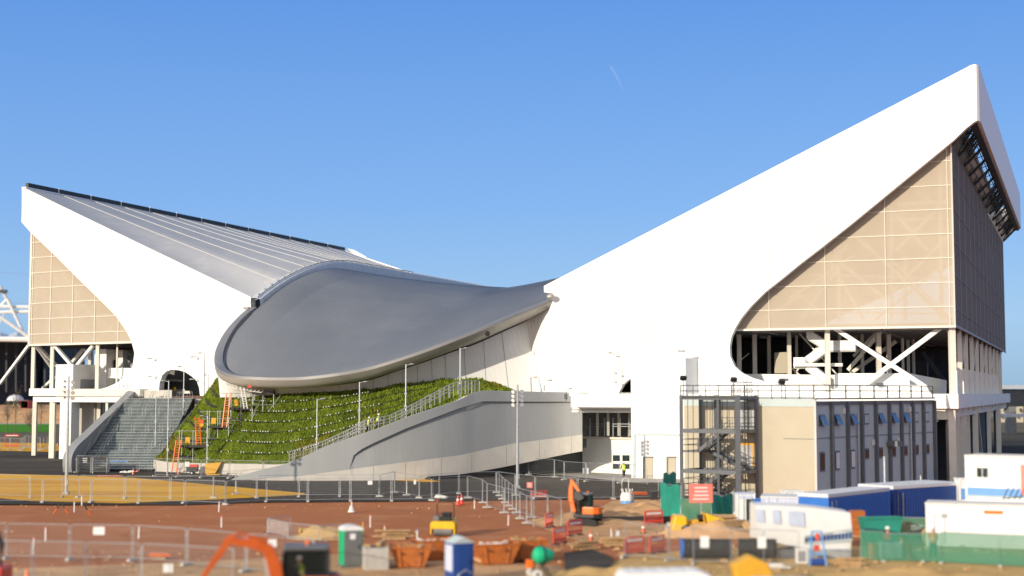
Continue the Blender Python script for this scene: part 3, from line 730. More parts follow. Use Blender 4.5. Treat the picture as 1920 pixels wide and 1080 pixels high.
# fascia along the outer high edge (faces left)
mb = MB(); e0 = H0; e1 = H1; dzf = LP(41, 350).z - LP(41, 417).z
mb.hexa([e0 - V((0, 0, dzf)), e0 - V((-.6, 0, dzf)), e1 - V((-.6, 0, dzf)), e1 - V((0, 0, dzf))], [e0 - V((0, 0, .1)), e0 - V((-.6, 0, .1)), e1 - V((-.6, 0, .3)), e1 - V((0, 0, .3))]); mb.build('side_fascia', 'white_cladding', LWG, world=True)
# front screen
def LS(x, y): return LP(x, y, 1.3)
z1 = LS(56, 647).z; c0 = LS(56, 600); zt2 = LS(56, 432).z
mb = MB(); s0 = (c0 - OL).dot(LD); s1 = (LS(262, 600) - OL).dot(LD)
mb.poly([LW(s0, 1.3, z1), LW(s1, 1.3, z1), LW(s1, 1.3, LS(262, 590).z), LW(s0 + 1, 1.3, zt2 + .6), LW(s0, 1.3, zt2 + .6)], LN * .05)
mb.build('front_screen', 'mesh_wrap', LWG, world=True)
mb = MB(); q0 = LW(s0, 1.35, 0); mb.poly([q0 + V((0, 0, z1)), q0 + V((0, 0, zt2)), q0 + VD * 95 + V((0, 0, zt2)), q0 + VD * 95 + V((0, 0, z1))], V((.05, 0, 0))); mb.build('side_screen', 'mesh_wrap_shaded', LWG, world=True)
mb = MB()
for y in (455.3, 484, 512.5, 541, 569.5, 598.7, 627): mb.bar(LW(s0, 1.25, LS(58, y).z), LW(min(s1, (LS(interp([(434, 56), (476, 100), (526, 150), (560, 185), (592, 217), (622, 237), (642, 247)], y - 6), 600) - OL).dot(LD) + .9), 1.25, LS(58, y).z), .09)
for x, y in ((60, 440), (94.5, 468), (136, 509), (178, 550), (222.5, 598)):
    s_ = (LS(x, 600) - OL).dot(LD); mb.bar(LW(s_, 1.25, z1), LW(s_, 1.25, LS(x, y).z + .3), .12)
mb.bar(LW(s0, 1.25, z1), LW(s1 + 2, 1.25, z1), .2, .28); mb.bar(LW(s0, 1.25, z1), LW(s0, 1.25, zt2 + .5), .3)
mb.build('screen_frame', 'cream_steel', LWG, world=True)
mb = MB()
for L in [(95, 475, 135, 640), (70, 460, 95, 640), (150, 540, 110, 640), (137, 620, 178, 570), (178, 640, 225, 600), (225, 630, 140, 560), (94, 560, 178, 640), (60, 640, 94, 560), (110, 500, 178, 600)]:
    mb.bar(LP(L[0], L[1], 2.6), LP(L[2], L[3], 2.6), .28)
mb.build('bracing', 'steel_white', LWG, world=True)
mb = MB(); mb.hexa([LW(s0 + .3, 2, z1 - .1), LW(s1 + 3, 2, z1 - .1), LW(s1 + 3, 2, z1 - .1) + VD * 90, LW(s0 + .3, 2, z1 - .1) + VD * 90], [q + V((0, 0, .35)) for q in (LW(s0 + .3, 2, z1 - .1), LW(s1 + 3, 2, z1 - .1), LW(s1 + 3, 2, z1 - .1) + VD * 90, LW(s0 + .3, 2, z1 - .1) + VD * 90)])
for i in range(14):
    q = VD * (3 + i * 6); mb.bar(LW(s0 + 1, 2, z1 - .35) + q, LW(s1 + 3, 2, z1 - .35) + q, .2, .4)
mb.build('seating_underside', 'dark_grey', LWG, world=True)
def lcol(px, n, w_=.5, y0=740, y1=None, mt='cream_steel', z0=None, z1_=None):
    p = LP(px, 700, n); MB().bar(V((p.x, p.y, z0 if z0 is not None else 9.4)), V((p.x, p.y, z1_ or z1)), w_).build('column', mt, LWG, world=True)
for px, n, w_ in ((62, 2, .5), (97.5, 2, .5), (168, 9, .45), (182.5, 2, .5), (219, 3, .22)): lcol(px, n, w_)
def lbr(a_, b_, w_=.42, mt='cream_steel'): MB().bar(a_, b_, w_).build('brace', mt, LWG, world=True)
lbr(LP(70, 648, 3), LP(106, 686, 7)); lbr(LP(103, 648, 2), LP(134, 684, 2), .45, 'steel_white'); lbr(LP(175, 648, 2), LP(144, 686, 2), .45, 'steel_white')
lbr(LP(158, 652, 8), LP(132, 684, 8)); lbr(LP(66, 648, 2), LP(100, 695, 5), .3, 'steel_white'); lbr(LP(54, 648, 3), LP(0, 720, 3), .4, 'steel_white'); lbr(LP(103, 707, 4), LP(80, 728, 4), .35)
# white core blocks
def lblock(x0, x1, y0, n, deep, mt='white_paint', nm='core_wall', yb=738):
    a_ = LP(x0, yb, n); b_ = LP(x1, yb, n); zz = LP(x0, y0, n).z; zb_ = 9.2
    a_.z = b_.z = zb_; mb = MB(); o_ = VD * deep; mb.hexa([a_, b_, b_ + o_, a_ + o_], [V((q.x, q.y, zz)) for q in (a_, b_, b_ + o_, a_ + o_)]); return mb.build(nm, mt, LWG, world=True)
a_ = LP(103.5, 738, .2); b_ = LP(136, 738, .2); zz = LP(103.5, 683.5, .2).z
mb = MB(); c_ = b_ + VD * 7.5; d_ = a_ + VD * 7.5; mb.hexa([V((q.x, q.y, 9.2)) for q in (a_, b_, c_, d_)], [V((q.x, q.y, zz)) for q in (a_, b_, c_, d_)]); mb.build('core_block', 'white_paint', LWG, world=True)
mb = MB(); e_ = lerp(b_, c_, .22); f_ = lerp(b_, c_, .68); mb.poly([V((e_.x + .04, e_.y, 9.6)), V((f_.x + .04, f_.y, 9.6)), V((f_.x + .04, f_.y, 11.5)), V((e_.x + .04, e_.y, 11.5))], V((.05, 0, 0))); mb.build('opening', 'galv_dull', LWG, world=True)
lblock(176, 198, 655, 6, 7); lblock(200, 229, 657, 8, 3, 'white_paint')
mb = MB(); p0 = LP(208, 700, 7.7); p1 = LP(217, 700, 7.7); mb.poly([V((p0.x, p0.y, LP(208, 699, 7.7).z)), V((p1.x, p1.y, LP(208, 699, 7.7).z)), V((p1.x, p1.y, LP(208, 675, 7.7).z)), V((p0.x, p0.y, LP(208, 675, 7.7).z))], LN * -.05); mb.build('doorway', 'dark_grey', LWG, world=True)
mb = MB(); mb.poly([LP(203, 690, 4), LP(250, 690, 4), LP(250, 706, 4), LP(203, 706, 4)], LN * .1); mb.poly([LP(200, 706, 3.8), LP(250, 706, 3.8), LP(236, 711, 3.8), LP(203, 708, 3.8)], LN * 2.5); mb.build('balcony', 'white_paint', LWG, world=True)
mb = MB()
for L in ((232, 665, 250, 690), (243, 660, 232, 685), (232, 662, 246, 664), (240, 676, 250, 684)): mb.bar(LP(L[0], L[1], 9), LP(L[2], L[3], 9), .3)
mb.build('inner_truss', 'galv', LWG, world=True)
# inside the arch
mb = MB(); mb.poly([LP(285, 742, 7), LP(385, 742, 7), LP(385, 680, 7), LP(285, 680, 7)], LN * .3)
mb.poly([LP(285, 742, .95), LP(285, 742, 7), LP(285, 690, 7), LP(285, 690, .95)], LD * -.1); mb.build('arch_lining', 'mid_grey', LWG, world=True)
mb = MB(); mb.poly([LP(308, 710, 6.6), LP(342, 712, 6.6), LP(342, 716, 6.6), LP(308, 714, 6.6)], LN * -.1); mb.poly([LP(330, 738, 4), LP(356, 738, 4), LP(356, 733, 4), LP(330, 733, 4)], LN * .4); mb.build('arch_ledge', 'cream_steel', LWG, world=True)
mb = MB(); mb.poly([LP(325.3, 733, 3), LP(329.6, 733, 3), LP(329.6, 725.5, 3), LP(325.3, 725.5, 3)], LN * .08); mb.build('notice_board', 'yellow', LWG, world=True)
# podium on the left with its fascia, beam and legs
def Lat(px, py, n=-1.5): return LP(px, py, n)
pd = thing('podium', 'white edged raised walkway on legs under the left wing', 'walkway', (-60, 203, 0))
def seg_slab(x0, x1, y0, y1, n, mt, nm, deep=6):
    a_ = Lat(x0, y0, n); b_ = Lat(x1, y0, n); zt3 = a_.z; zb3 = Lat(x0, y1, n).z; mb = MB(); b_.z = zt3; o_ = LN * deep
    mb.hexa([V((q.x, q.y, zb3)) for q in (a_, b_, b_ + o_, a_ + o_)], [V((q.x, q.y, zt3)) for q in (a_, b_, b_ + o_, a_ + o_)]); return mb.build(nm, mt, pd, world=True)
seg_slab(54.5, 104, 728.5, 742, -1.5, 'white_paint', 'deck', 14)
seg_slab(104.3, 262, 729.2, 743, -1.45, 'cream_steel', 'deck', 8)
seg_slab(62, 235, 744, 753.5, -1.1, 'white_paint', 'edge_beam', 1.0)
for x, n, w_ in ((98.5, -.6, .75), (185, 3, .5), (200, -.6, .35), (65, 4, .6)):
    p = Lat(x, 800, n); MB().bar(V((p.x, p.y, 0)), V((p.x, p.y, 8.2)), w_).build('leg', 'cream_steel', pd, world=True)
mb = MB(); a_ = Lat(111, 836, -1.2); b_ = Lat(132, 836, -1.2); mb.hexa([V((q.x, q.y, 0)) for q in (a_, b_, b_ + LN * 1.5, a_ + LN * 1.5)], [V((q.x, q.y, 8.3)) for q in (a_, b_, b_ + LN * 1.5, a_ + LN * 1.5)]); mb.build('pier', 'white_paint', pd, world=True)
mb = MB(); a_ = Lat(132, 836, 2.5); b_ = Lat(176, 836, 2.5); mb.hexa([V((q.x, q.y, 0)) for q in (a_, b_, b_ + LN * 1.5, a_ + LN * 1.5)], [V((q.x, q.y, 8.3)) for q in (a_, b_, b_ + LN * 1.5, a_ + LN * 1.5)]); mb.build('recess_wall', 'bare_concrete', pd, world=True)
mb = MB(); a_ = Lat(176, 836, 9); b_ = Lat(262, 836, 9); mb.hexa([V((q.x, q.y, 0)) for q in (a_, b_, b_ + LN * 1.5, a_ + LN * 1.5)], [V((q.x, q.y, 8.3)) for q in (a_, b_, b_ + LN * 1.5, a_ + LN * 1.5)]); mb.build('rear_wall', 'grey_panel', pd, world=True)
mb = MB()
for yy in (721.5, 728): mb.bar(Lat(222, yy - 0, .0) - LN * .6, Lat(252, yy, 0) - LN * .6, .07)
for xx in (222.5, 230, 238, 245, 252): mb.bar(Lat(xx, 720, 0) - LN * .6, Lat(xx, 729.5, 0) - LN * .6, .06)
mb.build('railing', 'galv', pd, world=True)

# ================================================================== RAMP WALL with stair behind
RW = thing('ramp_wall', 'long curved grey concrete ramp wall rising to the right in front of the planted slope', 'wall', (-10, 156, 0))
cols = [(428, 902, 902.5, 157.2), (450, 892, 902.5, 156.8), (492, 880, 902, 156.2), (540, 868, 901.5, 155.8), (600, 842, 900.5, 155.6), (655, 821, 899.5, 155.7), (700, 806, 898.5, 156), (760, 783, 895.5, 157), (810, 766, 893, 158.3), (860, 749.5, 889.5, 160), (898, 733.5, 884, 161.6), (960, 733.5, 872.5, 164), (1020, 734.5, 860, 165.6), (1052, 735, 853.5, 166), (1075, 735.5, 849, 165.7), (1092, 735.5, 846, 165.2)]
grv = [(428, 900), (655, 880), (657, 872), (662, 855), (675, 844), (700, 831), (760, 804), (820, 781), (860, 766), (904, 752.5), (1092, 753.5)]
pli = [(428, 901.5), (560, 893), (655, 880), (860, 854), (960, 832), (1092, 815)]
ct = smooth([(a_, b_, c_ ) for a_, b_, c_, d_ in cols], 6); cdp = smooth([(a_, d_, 0) for a_, b_, c_, d_ in cols], 6)
rowT = []; W0 = []; pr = []
bk = []
for i, (q, e) in enumerate(zip(ct, cdp)):
    px = q.x; Y = e.y; top = at(px, q.y, Y); bot = at(px, q.z, Y)
    if px < 800: bot.z = 0.0
    gy = max(interp(grv, px), q.y + 1); ins = interp([(656, 0), (662, .22), (680, .38), (1092, .38)], px)
    pyl = max(interp(pli, px), gy + .5)
    g1 = at(px, gy, Y); b2 = V((0, ins, 0)); g2 = V((g1.x, g1.y, g1.z)) + b2; pl = at(px, pyl, Y) + V((0, ins * .45, 0))
    if px < 657: g2 = g1 + V((0, 0, -.01)); pl = at(px, pyl, Y)
    if pl.z < bot.z: pl.z = bot.z + .02
    W0.append((top, g1, g2, pl, bot))
mb = MB(); mb.grid([[t_ + V((0, .5, 0)) + V((0, 0, -.02)), t_ + V((0, .04, 0)), t_ + V((0, 0, -.05)), g_] for t_, g_, *_ in W0])
mb.grid([[b_[1], b_[2]] for b_ in W0]); mb.grid([[b_[2], b_[3]] for b_ in W0]); mb.build('rendered_face', 'ramp_paint', RW, world=True)
mb = MB(); mb.grid([[b_[3] - V((0, .01, 0)), b_[4]] for b_ in W0]); 
mb.build('plinth', 'bare_concrete', RW, world=True)
mb = MB(); mb.grid([[t_[0] + V((0, .5, -.02)), t_[4] + V((0, .5, 0))] for t_ in W0]); mb.grid([[t_[4], t_[4] + V((0, .5, 0))] for t_ in W0]); mb.build('back_face', 'bare_concrete', RW, world=True)
mb = MB()
for px in range(700, 1090, 62):
    i = min(range(len(W0)), key=lambda k: abs(ct[k].x - px)); MB().bar(W0[i][3] - V((0, .0, 0)), W0[i][4] - V((0, .0, 0)), .03).build('joint', 'mid_grey', RW, world=True)
mb = MB(); 
c_ = at(1092, 800, 165.2)
sp2 = [at(850, 889, 172), at(1000, 870, 174), at(1180, 850, 176)]
mb.poly([V((sp2[0].x - 2, 171, 0)), V((12.5, 174, 0)), V((12.5, 174, 8)), V((-2, 172, 8)), V((sp2[0].x - 2, 171, 1.0))], V((0, .4, 0))); mb.build('recess_wall', 'mid_grey', RW, world=True)
# podium band to the right of the ramp wall
PB = thing('podium', 'pale podium edge band with bright rounded canopy between ramp wall and white tower', 'walkway', (11, 166, 8))
e0 = at(1092, 735.5, 165.2); 
def pbp(px, py, n=0): return onpl(px, py, V((e0.x, e0.y, 0)) + V((0, n, 0)), V((-(-.30), .95, 0)))
mb = MB(); mb.poly([pbp(1092, 735.6), pbp(1188, 735.8), pbp(1188, 753.5), pbp(1092, 753.5)], V((0, .5, 0))); mb.build('parapet', 'ramp_paint', PB, world=True)
mb = MB(); mb.poly([pbp(1071, 754, .2), pbp(1188, 754, .2), pbp(1188, 768, .2), pbp(1073, 768, .2)], V((0, 5, 0))); mb.poly([pbp(1071.5, 768.5, .4), pbp(1188, 768.5, .4), pbp(1188, 774, .4), pbp(1071.5, 774, .4)], V((0, 5, 0))); mb.build('canopy', 'white_paint', PB, world=True, bev=.15)
mb = MB(); a_ = at(1092, 760, 172.5); b_ = at(1190, 760, 171); mb.poly([V((a_.x - 3, a_.y, 3)), V((b_.x + 2, b_.y, 3)), V((b_.x + 2, b_.y, 8.5)), V((a_.x - 3, a_.y, 8.5))], V((0, .3, 0))); mb.build('back_wall', 'mid_grey', PB, world=True)
mb = MB()
for i in range(4):
    q = at(1120 + i * 20, 760, 169); mb.bar(V((q.x, q.y, 4.5)), V((q.x, q.y, 8)), .3)
mb.build('post', 'bare_concrete', PB, world=True)

ST = thing('ramp_stair', 'narrow stair with double handrail climbing behind the grey ramp wall', 'stair', (-10, 158, 0))
path = [(t_[0], ct[i].x) for i, t_ in enumerate(W0) if 540 <= ct[i].x <= 905]
path = [p for p, x in path]
mb = MB(); n = 54
def along(t):
    f = t * (len(path) - 1); i = min(int(f), len(path) - 2); return lerp(path[i], path[i + 1], f - i)
for k in range(n):
    p = along((k + .5) / n); d = along(min(1, (k + 1) / n)) - along(k / n); d.z = 0; yaw = math.atan2(d.y, d.x)
    mb.box((p.x, p.y + 2.2, p.z - .75), (d.length + .1, 3.0, .9), yaw)
mb.build('steps', 'bare_concrete', ST, world=True)
for nm, oy in (('near_handrail', .75), ('far_handrail', 3.3)):
    mb = MB(); steps_ = [0, .1, .24, .38, .43, .47, .53, .68, .78, .84, 1.0]
    def hr(t):  # landings give the rail its knees
        zt_h = interp([(0, 0), (.10, .10), (.16, .16), (.38, .45), (.49, .50), (.60, .66), (.8, .94), (.86, 1), (1, 1)], t)
        p = along(t); z = lerp(path[0].z, path[-1].z, zt_h); return V((p.x, p.y + oy, max(z, p.z - .5)))
    P_ = [hr(k / 40) for k in range(41)]
    for dz in (1.15, .78, .45): mb.tube([q + V((0, 0, dz)) for q in P_], .04, 5)
    for k in range(0, 41, 1 if nm == 'near_handrail' else 2): mb.bar(P_[k] - V((0, 0, .3)), P_[k] + V((0, 0, 1.15)), .07)
    mb.build(nm, 'galv_dull', ST, world=True)
# ================================================================== PLANTED SLOPE
GW = thing('planted_slope', 'steep green planted slope below the swooping roof', 'green wall', (-25, 168, 0))
Gb = smooth([at(*p) for p in [(290, 862, 174.5), (312, 866, 173.5), (345, 868, 172), (400, 869, 168.5), (470, 870, 164.5), (540, 869.5, 161), (600, 850, 160), (680, 822, 160.6), (760, 792, 161.6), (840, 764, 163.4), (900, 745, 165.6), (956, 735, 168)]], 8)
Gt = smooth([at(*p) for p in [(409, 708, 186), (413, 711.5, 182), (424, 717, 178), (445, 726, 174.5), (480, 733.5, 172.4), (545, 735.5, 171.2), (625, 731, 170.8), (700, 722, 170.6), (765, 713, 170.5), (825, 706.5, 170.6), (885, 705.5, 170.6), (958, 732, 169.6)]], 8)
def gsurf(s_, t):
    f = s_ * (len(Gb) - 1); i = min(int(f), len(Gb) - 2); a_ = lerp(Gb[i], Gb[i + 1], f - i); b_ = lerp(Gt[i], Gt[i + 1], f - i)
    q = lerp(a_, b_, t); bul = .9 * math.sin(math.pi * t) * (1 - s_ * .6); q = q + V((0, bul, 0)); return q
NS, NT = 150, 46
mb = MB(); rows = []
for j in range(NT + 1):
    row = []
    for i in range(NS + 1):
        q = gsurf(i / NS, j / NT); nzv = noise.noise(q * .55) * .28 + noise.noise(q * 1.7) * .16
        terr = 0
        q = q + V((0, -nzv, nzv * .3)); row.append(q)
    rows.append(row)
mb.grid(rows); mb.build('turf', 'turf_back', GW, world=True, smooth=True)
def gnorm(s_, t):
    e = .004; a_ = gsurf(min(1, s_ + e), t) - gsurf(max(0, s_ - e), t); b_ = gsurf(s_, min(1, t + e)) - gsurf(s_, max(0, t - e)); n_ = a_.cross(b_).normalized(); return -n_ if n_.y > 0 else n_
mb = MB(); rr = random.Random(11)
for k in range(52000):
    s_ = rr.random(); t = rr.random()
    if (t * 7) % 1 < .07 and rr.random() < .8: continue
    q = gsurf(s_, t); nn = gnorm(s_, t); nzv = noise.noise(q * .55) * .28 + noise.noise(q * 1.7) * .16
    if noise.noise(q * .8 + V((5, 0, 0))) < -.35: continue
    q = q + V((0, -nzv, nzv * .3)); h = rr.choice((.08, .12, .16, .3)) * rr.uniform(.7, 1.3); wd = rr.uniform(.03, .09)
    tip = q + (nn * .75 + V((rr.uniform(-.6, .6), rr.uniform(-.3, .3), rr.uniform(-.1, .9)))).normalized() * h
    sd = V((rr.uniform(-1, 1), rr.uniform(-.4, .4), rr.uniform(-.5, .5))).normalized() * wd
    mb.add([q - sd, q + sd, tip + sd * .5, tip - sd * .5], [(0, 1, 2, 3)])
fo = mb.build('foliage', 'leaf', GW, world=True, recalc=False); fo['kind'] = 'stuff'
# planting ledge lines and irrigation caps
mb = MB(); md = MB()
for j in range(1, 7):
    t = j / 7
    pts = [gsurf(lerp(.23, .80, i / 60), t + .012 * math.sin(i * .3)) + V((0, -.42, .05)) for i in range(61)]
    mb.tube(pts, .035, 4)
    for i in range(60):
        if rr.random() < .45: continue
        s_ = lerp(.28, .66, i / 59); q = gsurf(s_, t) + V((0, -.5, .1)); md.ball(q, .075, 6, 4)
mb.build('irrigation_pipe', 'black_steel', GW, world=True)
md = md.build('irrigation_cap', 'white_plastic', GW, world=True); md['kind'] = 'stuff'
# dark curved slots along the left flank
mb = MB()
for k, t in enumerate((.10, .28, .44, .58, .72, .85)):
    pts = []
    for i in range(9):
        s_ = lerp(.06, .20, i / 8); q = gsurf(s_, t - .035 * math.sin(i / 8 * math.pi * .8) + .03 * (1 - i / 8)) + V((0, -.35, 0)); pts.append(q)
    mb = MB()
    for i in range(8): mb.bar(pts[i], pts[i + 1], .2, .16 + .18 * math.sin(i / 7 * math.pi))
    mb.build('drain_slot', 'dark_void', GW, world=True)
# plinth at the foot of the slope
mb = MB(); a_ = [V((q.x, q.y, 0)) for q in Gb[:42]]
mb.grid([[V((q.x, q.y - .55, 0)), V((q.x, q.y - .5, q.z + .02)), V((q.x, q.y - .1, q.z + .05))] for q in Gb[:44]]); mb.build('foot_wall', 'bare_concrete', GW, world=True)
# dark membrane flank beside the stairs
mb = MB()
fl0 = [at(290, 864, 174.6), at(409, 708, 186.2)]; rows = []
for k in range(17):
    a1 = lerp(fl0[0], fl0[1], k / 16 * .80); st = (k // 4) * 4; zs_ = max(.1, .25 + 8.5 * (lerp(fl0[0], fl0[1], st / 16 * .8).y - 173.5) / 21.5)
    rows.append([V((-43.25, a1.y, 0)), V((-43.25, a1.y, zs_ + .35)), V((a1.x + .15, a1.y, a1.z + .1))])
mb.grid(rows); mb.build('membrane_flank', 'black_steel', GW, world=True)

# ================================================================== MAIN STAIR
MS = thing('grand_stair', 'wide outdoor flight of pale steps with metal handrails up to the left podium', 'stair', (-47.5, 184, 0))
X0, X1 = -52.2, -43.3; Y0, Y1 = 173.5, 195.0; NSt = 48; zz0 = .25; zz1 = 8.75
def sy(k):   # four flights with landings
    f = k // 12; r_ = k % 12; return Y0 + f * 5.45 + r_ * .37
mb = MB(); bkk = MB()
for k in range(NSt):
    z = zz0 + (zz1 - zz0) * (k + 1) / NSt; y = sy(k); dpt = .37 if k % 12 < 11 else 1.38
    xr = X1 + .1
    mb.box(((X0 + xr) / 2, y + dpt / 2, z - .03), (xr - X0, dpt + .03, .055))
    bkk.box(((X0 + xr) / 2, y + dpt / 2 + .08, z / 2 - .06), (xr - X0 - .05, dpt, z - .06))
mb.build('treads', 'grey_panel', MS, world=True); bkk.build('shade_backing', 'dark_void', MS, world=True)  # near-black boxes stand in for the shade between the open treads
mb = MB()
for k in range(NSt):
    z = zz0 + (zz1 - zz0) * (k + 1) / NSt
    for i in range(16):
        if rr.random() < .5: mb.box((X0 + .4 + i * .56 + rr.uniform(-.1, .1), sy(k) + .1, z + .015), (.14, .1, .04))
oo = mb.build('tread_mark', 'black_steel', MS, world=True); oo['kind'] = 'stuff'
for x in (-50.4, -48.6, -46.8, -45.0, -43.6):
    for f in range(4):
        ya = sy(f * 12); yb = sy(f * 12 + 11) + .4; za = zz0 + (zz1 - zz0) * (f * 12 + 1) / NSt; zb_ = zz0 + (zz1 - zz0) * (f * 12 + 12) / NSt
        mb = MB()
        for dx in (-.18, .18):
            mb.tube([(x + dx, ya - .35, za - .2), (x + dx, ya - .3, za + .75), (x + dx, ya, za + .95), (x + dx, yb, zb_ + .95), (x + dx, yb + .5, zb_ + .95), (x + dx, yb + .5, zb_)], .022, 5)
            for j in range(1, 4, 2): yy = lerp(ya, yb, j / 4); z_ = lerp(za, zb_, j / 4); mb.tube([(x + dx, yy, z_), (x + dx, yy, z_ + .95)], .02, 4)
        mb.build('handrail', 'galv_dull', MS, world=True)
SW = thing('stair_parapet', 'smooth curved grey parapet wall flanking the left side of the wide steps', 'wall', (-53, 184, 0))
prof = smooth([(172.0, 0, 0), (171.7, 1.0, 0), (172.1, 2.2, 0), (174.2, 3.35, 0), (178, 4.4, 0), (182.5, 5.6, 0), (191, 7.75, 0), (197, 9.3, 0), (199.5, 9.9, 0)], 5)
def px_off(y): return interp([(171.7, .15), (175, 0), (200, .0)], y)
mb = MB(); pts = [(p.x, p.y) for p in prof] + [(199.5, 0)]
mb.poly([(-53.35 - .35 * max(0, (176 - y) / 5), y, z) for y, z in pts], V((1.05, 0, 0))); mb.build('wall', 'ramp_paint', SW, world=True, bev=.06)
mb = MB()
for f in range(4):
    ya = sy(f * 12); yb = sy(f * 12 + 11); za = zz0 + (zz1 - zz0) * (f * 12) / NSt + .9; zb_ = zz0 + (zz1 - zz0) * (f * 12 + 12) / NSt + .9
    for dz in (0, -.35): mb.tube([(-52.2, ya, za + dz), (-52.2, yb, zb_ + dz), (-52.2, yb + 1.2, zb_ + dz)], .04, 5)
mb.build('handrail', 'galv_dull', SW, world=True)
# landing at the head of the stair
LG = thing('stair_landing', 'grey landing parapet at the head of the wide steps, before the arch', 'wall', (-48, 196, 8))
mb = MB(); a_ = LP(250, 733, -.7); b_ = LP(322, 733, -.7); mb.poly([V((a_.x, a_.y, 8.8)), V((b_.x, b_.y, 8.8)), V((b_.x, b_.y, 9.9)), V((a_.x, a_.y, 9.9))], V((0, .35, 0))); mb.build('parapet', 'bare_concrete', LG, world=True)
mb = MB(); mb.hexa([(-53, 195.2, 8), (-41, 195.2, 8), (-40, 200, 8), (-53, 204, 8)], [(-53, 195.2, 8.72), (-41, 195.2, 8.72), (-40, 200, 8.72), (-53, 204, 8.72)]); mb.build('slab', 'bare_concrete', LG, world=True)
# ================================================================== PLANT BUILDING WITH ESCAPE STAIR (right foreground)
SV = thing('service_building', 'cream and grey panelled service block with dark ribs, right foreground', 'building', (27, 128, 0))
C0 = at(1526, 745, 125); C0 = V((C0.x, C0.y, 0)); DL = V((-.785, .62, 0)).normalized(); DS = V((.62, .785, 0)).normalized(); ZR = 9.05; LF = 13.2
def BF(px, py, o_=0.0): return onpl(px, py, C0 - DS * o_, DS)     # lit face
DN = V((DS.y, -DS.x, 0))
def BS(px, py, o_=0.0): return onpl(px, py, C0 + DN * o_, DN)   # shaded face
LSD = (BS(1750, 800) - C0).dot(DS)
def bq(a_, b_, z): return C0 + DL * a_ + DS * b_ + V((0, 0, z))
MB().hexa([bq(0, 0, 0), bq(LF, 0, 0), bq(LF, .4, 0), bq(0, .4, 0)], [bq(0, 0, ZR - .75), bq(LF, 0, ZR - .75), bq(LF, .4, ZR - .75), bq(0, .4, ZR - .75)]).build('front_wall', 'beige_panel', SV, world=True)
MB().hexa([bq(-.05, -.05, ZR - .747), bq(LF, -.05, ZR - .747), bq(LF, .4, ZR - .747), bq(-.05, .4, ZR - .747)], [bq(-.05, -.05, ZR - .03), bq(LF, -.05, ZR - .03), bq(LF, .4, ZR - .03), bq(-.05, .4, ZR - .03)]).build('parapet', 'grey_panel', SV, world=True)
MB().hexa([bq(0, .41, 0), bq(.4, .41, 0), bq(.4, LSD, 0), bq(0, LSD, 0)], [bq(0, .41, ZR - .3), bq(.4, .41, ZR - .3), bq(.4, LSD, ZR - .3), bq(0, LSD, ZR - .3)]).build('side_wall', 'grey_panel', SV, world=True)
MB().hexa([bq(.42, .41, ZR - .6), bq(LF, .41, ZR - .6), bq(LF, LSD, ZR - .6), bq(.42, LSD, ZR - .6)], [bq(.42, .41, ZR - .45), bq(LF, .41, ZR - .45), bq(LF, LSD, ZR - .45), bq(.42, LSD, ZR - .45)]).build('roof', 'bare_concrete', SV, world=True)
MB().hexa([bq(LF - .4, .41, 0), bq(LF, .41, 0), bq(LF, LSD, 0), bq(LF - .4, LSD, 0)], [bq(LF - .4, .41, ZR - .62), bq(LF, .41, ZR - .62), bq(LF, LSD, ZR - .62), bq(LF - .4, LSD, ZR - .62)]).build('rear_wall', 'grey_panel', SV, world=True)
MB().bar(bq(-.1, -.05, ZR - .05), bq(-.1, LSD, ZR - .05), .3, .14).build('coping', 'dark_rib', SV, world=True)
MB().bar(bq(-.08, .1, ZR - .42), bq(-.08, LSD, ZR - .42), .12, .32).build('eaves_band', 'dark_rib', SV, world=True)
LSD_ = LSD
ribs = [(p - C0).dot(DS) for p in [BS(x, 800) for x in (1557, 1587, 1613.5, 1640, 1665.5, 1688, 1709.5, 1729.5)]] + [LSD]
for i, r_ in enumerate(ribs): MB().bar(bq(-.16, r_, 0), bq(-.16, r_, ZR - .3), .32, .3, up=DS).build('rib', 'dark_rib', SV, world=True)
MB().bar(bq(-.05, .05, 0), bq(-.05, .05, ZR), .16).build('corner_trim', 'seam_strip', SV, world=True)
edges = [0.3] + ribs
for i in range(9):
    c_ = lerp(edges[i], edges[i + 1], .38); z = 7.1; tilt = .42 if i in (0, 1, 2, 4, 5, 6) else 0.0
    f_ = MB().bar(bq(-.04, c_ - .55, z), bq(-.04, c_ + .55, z), .08, 1.0).build('window', 'dark_rib', SV, world=True)
    if tilt:
        g_ = MB(); a_ = bq(-.1, c_ - .5, z + .42); b_ = bq(-.1, c_ + .5, z + .42); d_ = DN * .38 + V((0, 0, -.86)); g_.hexa([a_, b_, b_ + d_, a_ + d_], [q + DN * .04 for q in (a_, b_, b_ + d_, a_ + d_)])
    else: g_ = MB().bar(bq(-.1, c_ - .42, z), bq(-.1, c_ + .42, z), .02, .76)
    o = g_.build('pane', 'pane_blue' if tilt else 'grey_panel', f_); o.data.transform(Matrix.Translation(-V(SV.location)))
    z = 3.9 if i > 2 else 3.5; hh = 1.0 if i > 2 else 1.7
    f_ = MB().bar(bq(-.04, c_ - .45, z), bq(-.04, c_ + .45, z), .08, hh).build('window', 'mid_grey' if i > 2 else 'dark_rib', SV, world=True)
    g_ = MB().bar(bq(-.1, c_ - .35, z), bq(-.1, c_ + .35, z), .02, hh - .3); o = g_.build('pane', 'pane_dark' if i not in (1, 2) else 'seam_strip', f_); o.data.transform(Matrix.Translation(-V(SV.location)))
for r_, t in ((lerp(edges[2], edges[3], .7), 1), (lerp(edges[6], edges[7], .75), 1)): MB().tube([bq(-.2, r_, .2), bq(-.2, r_, 7.6)], .1, 6).build('downpipe', 'galv', SV, world=True)
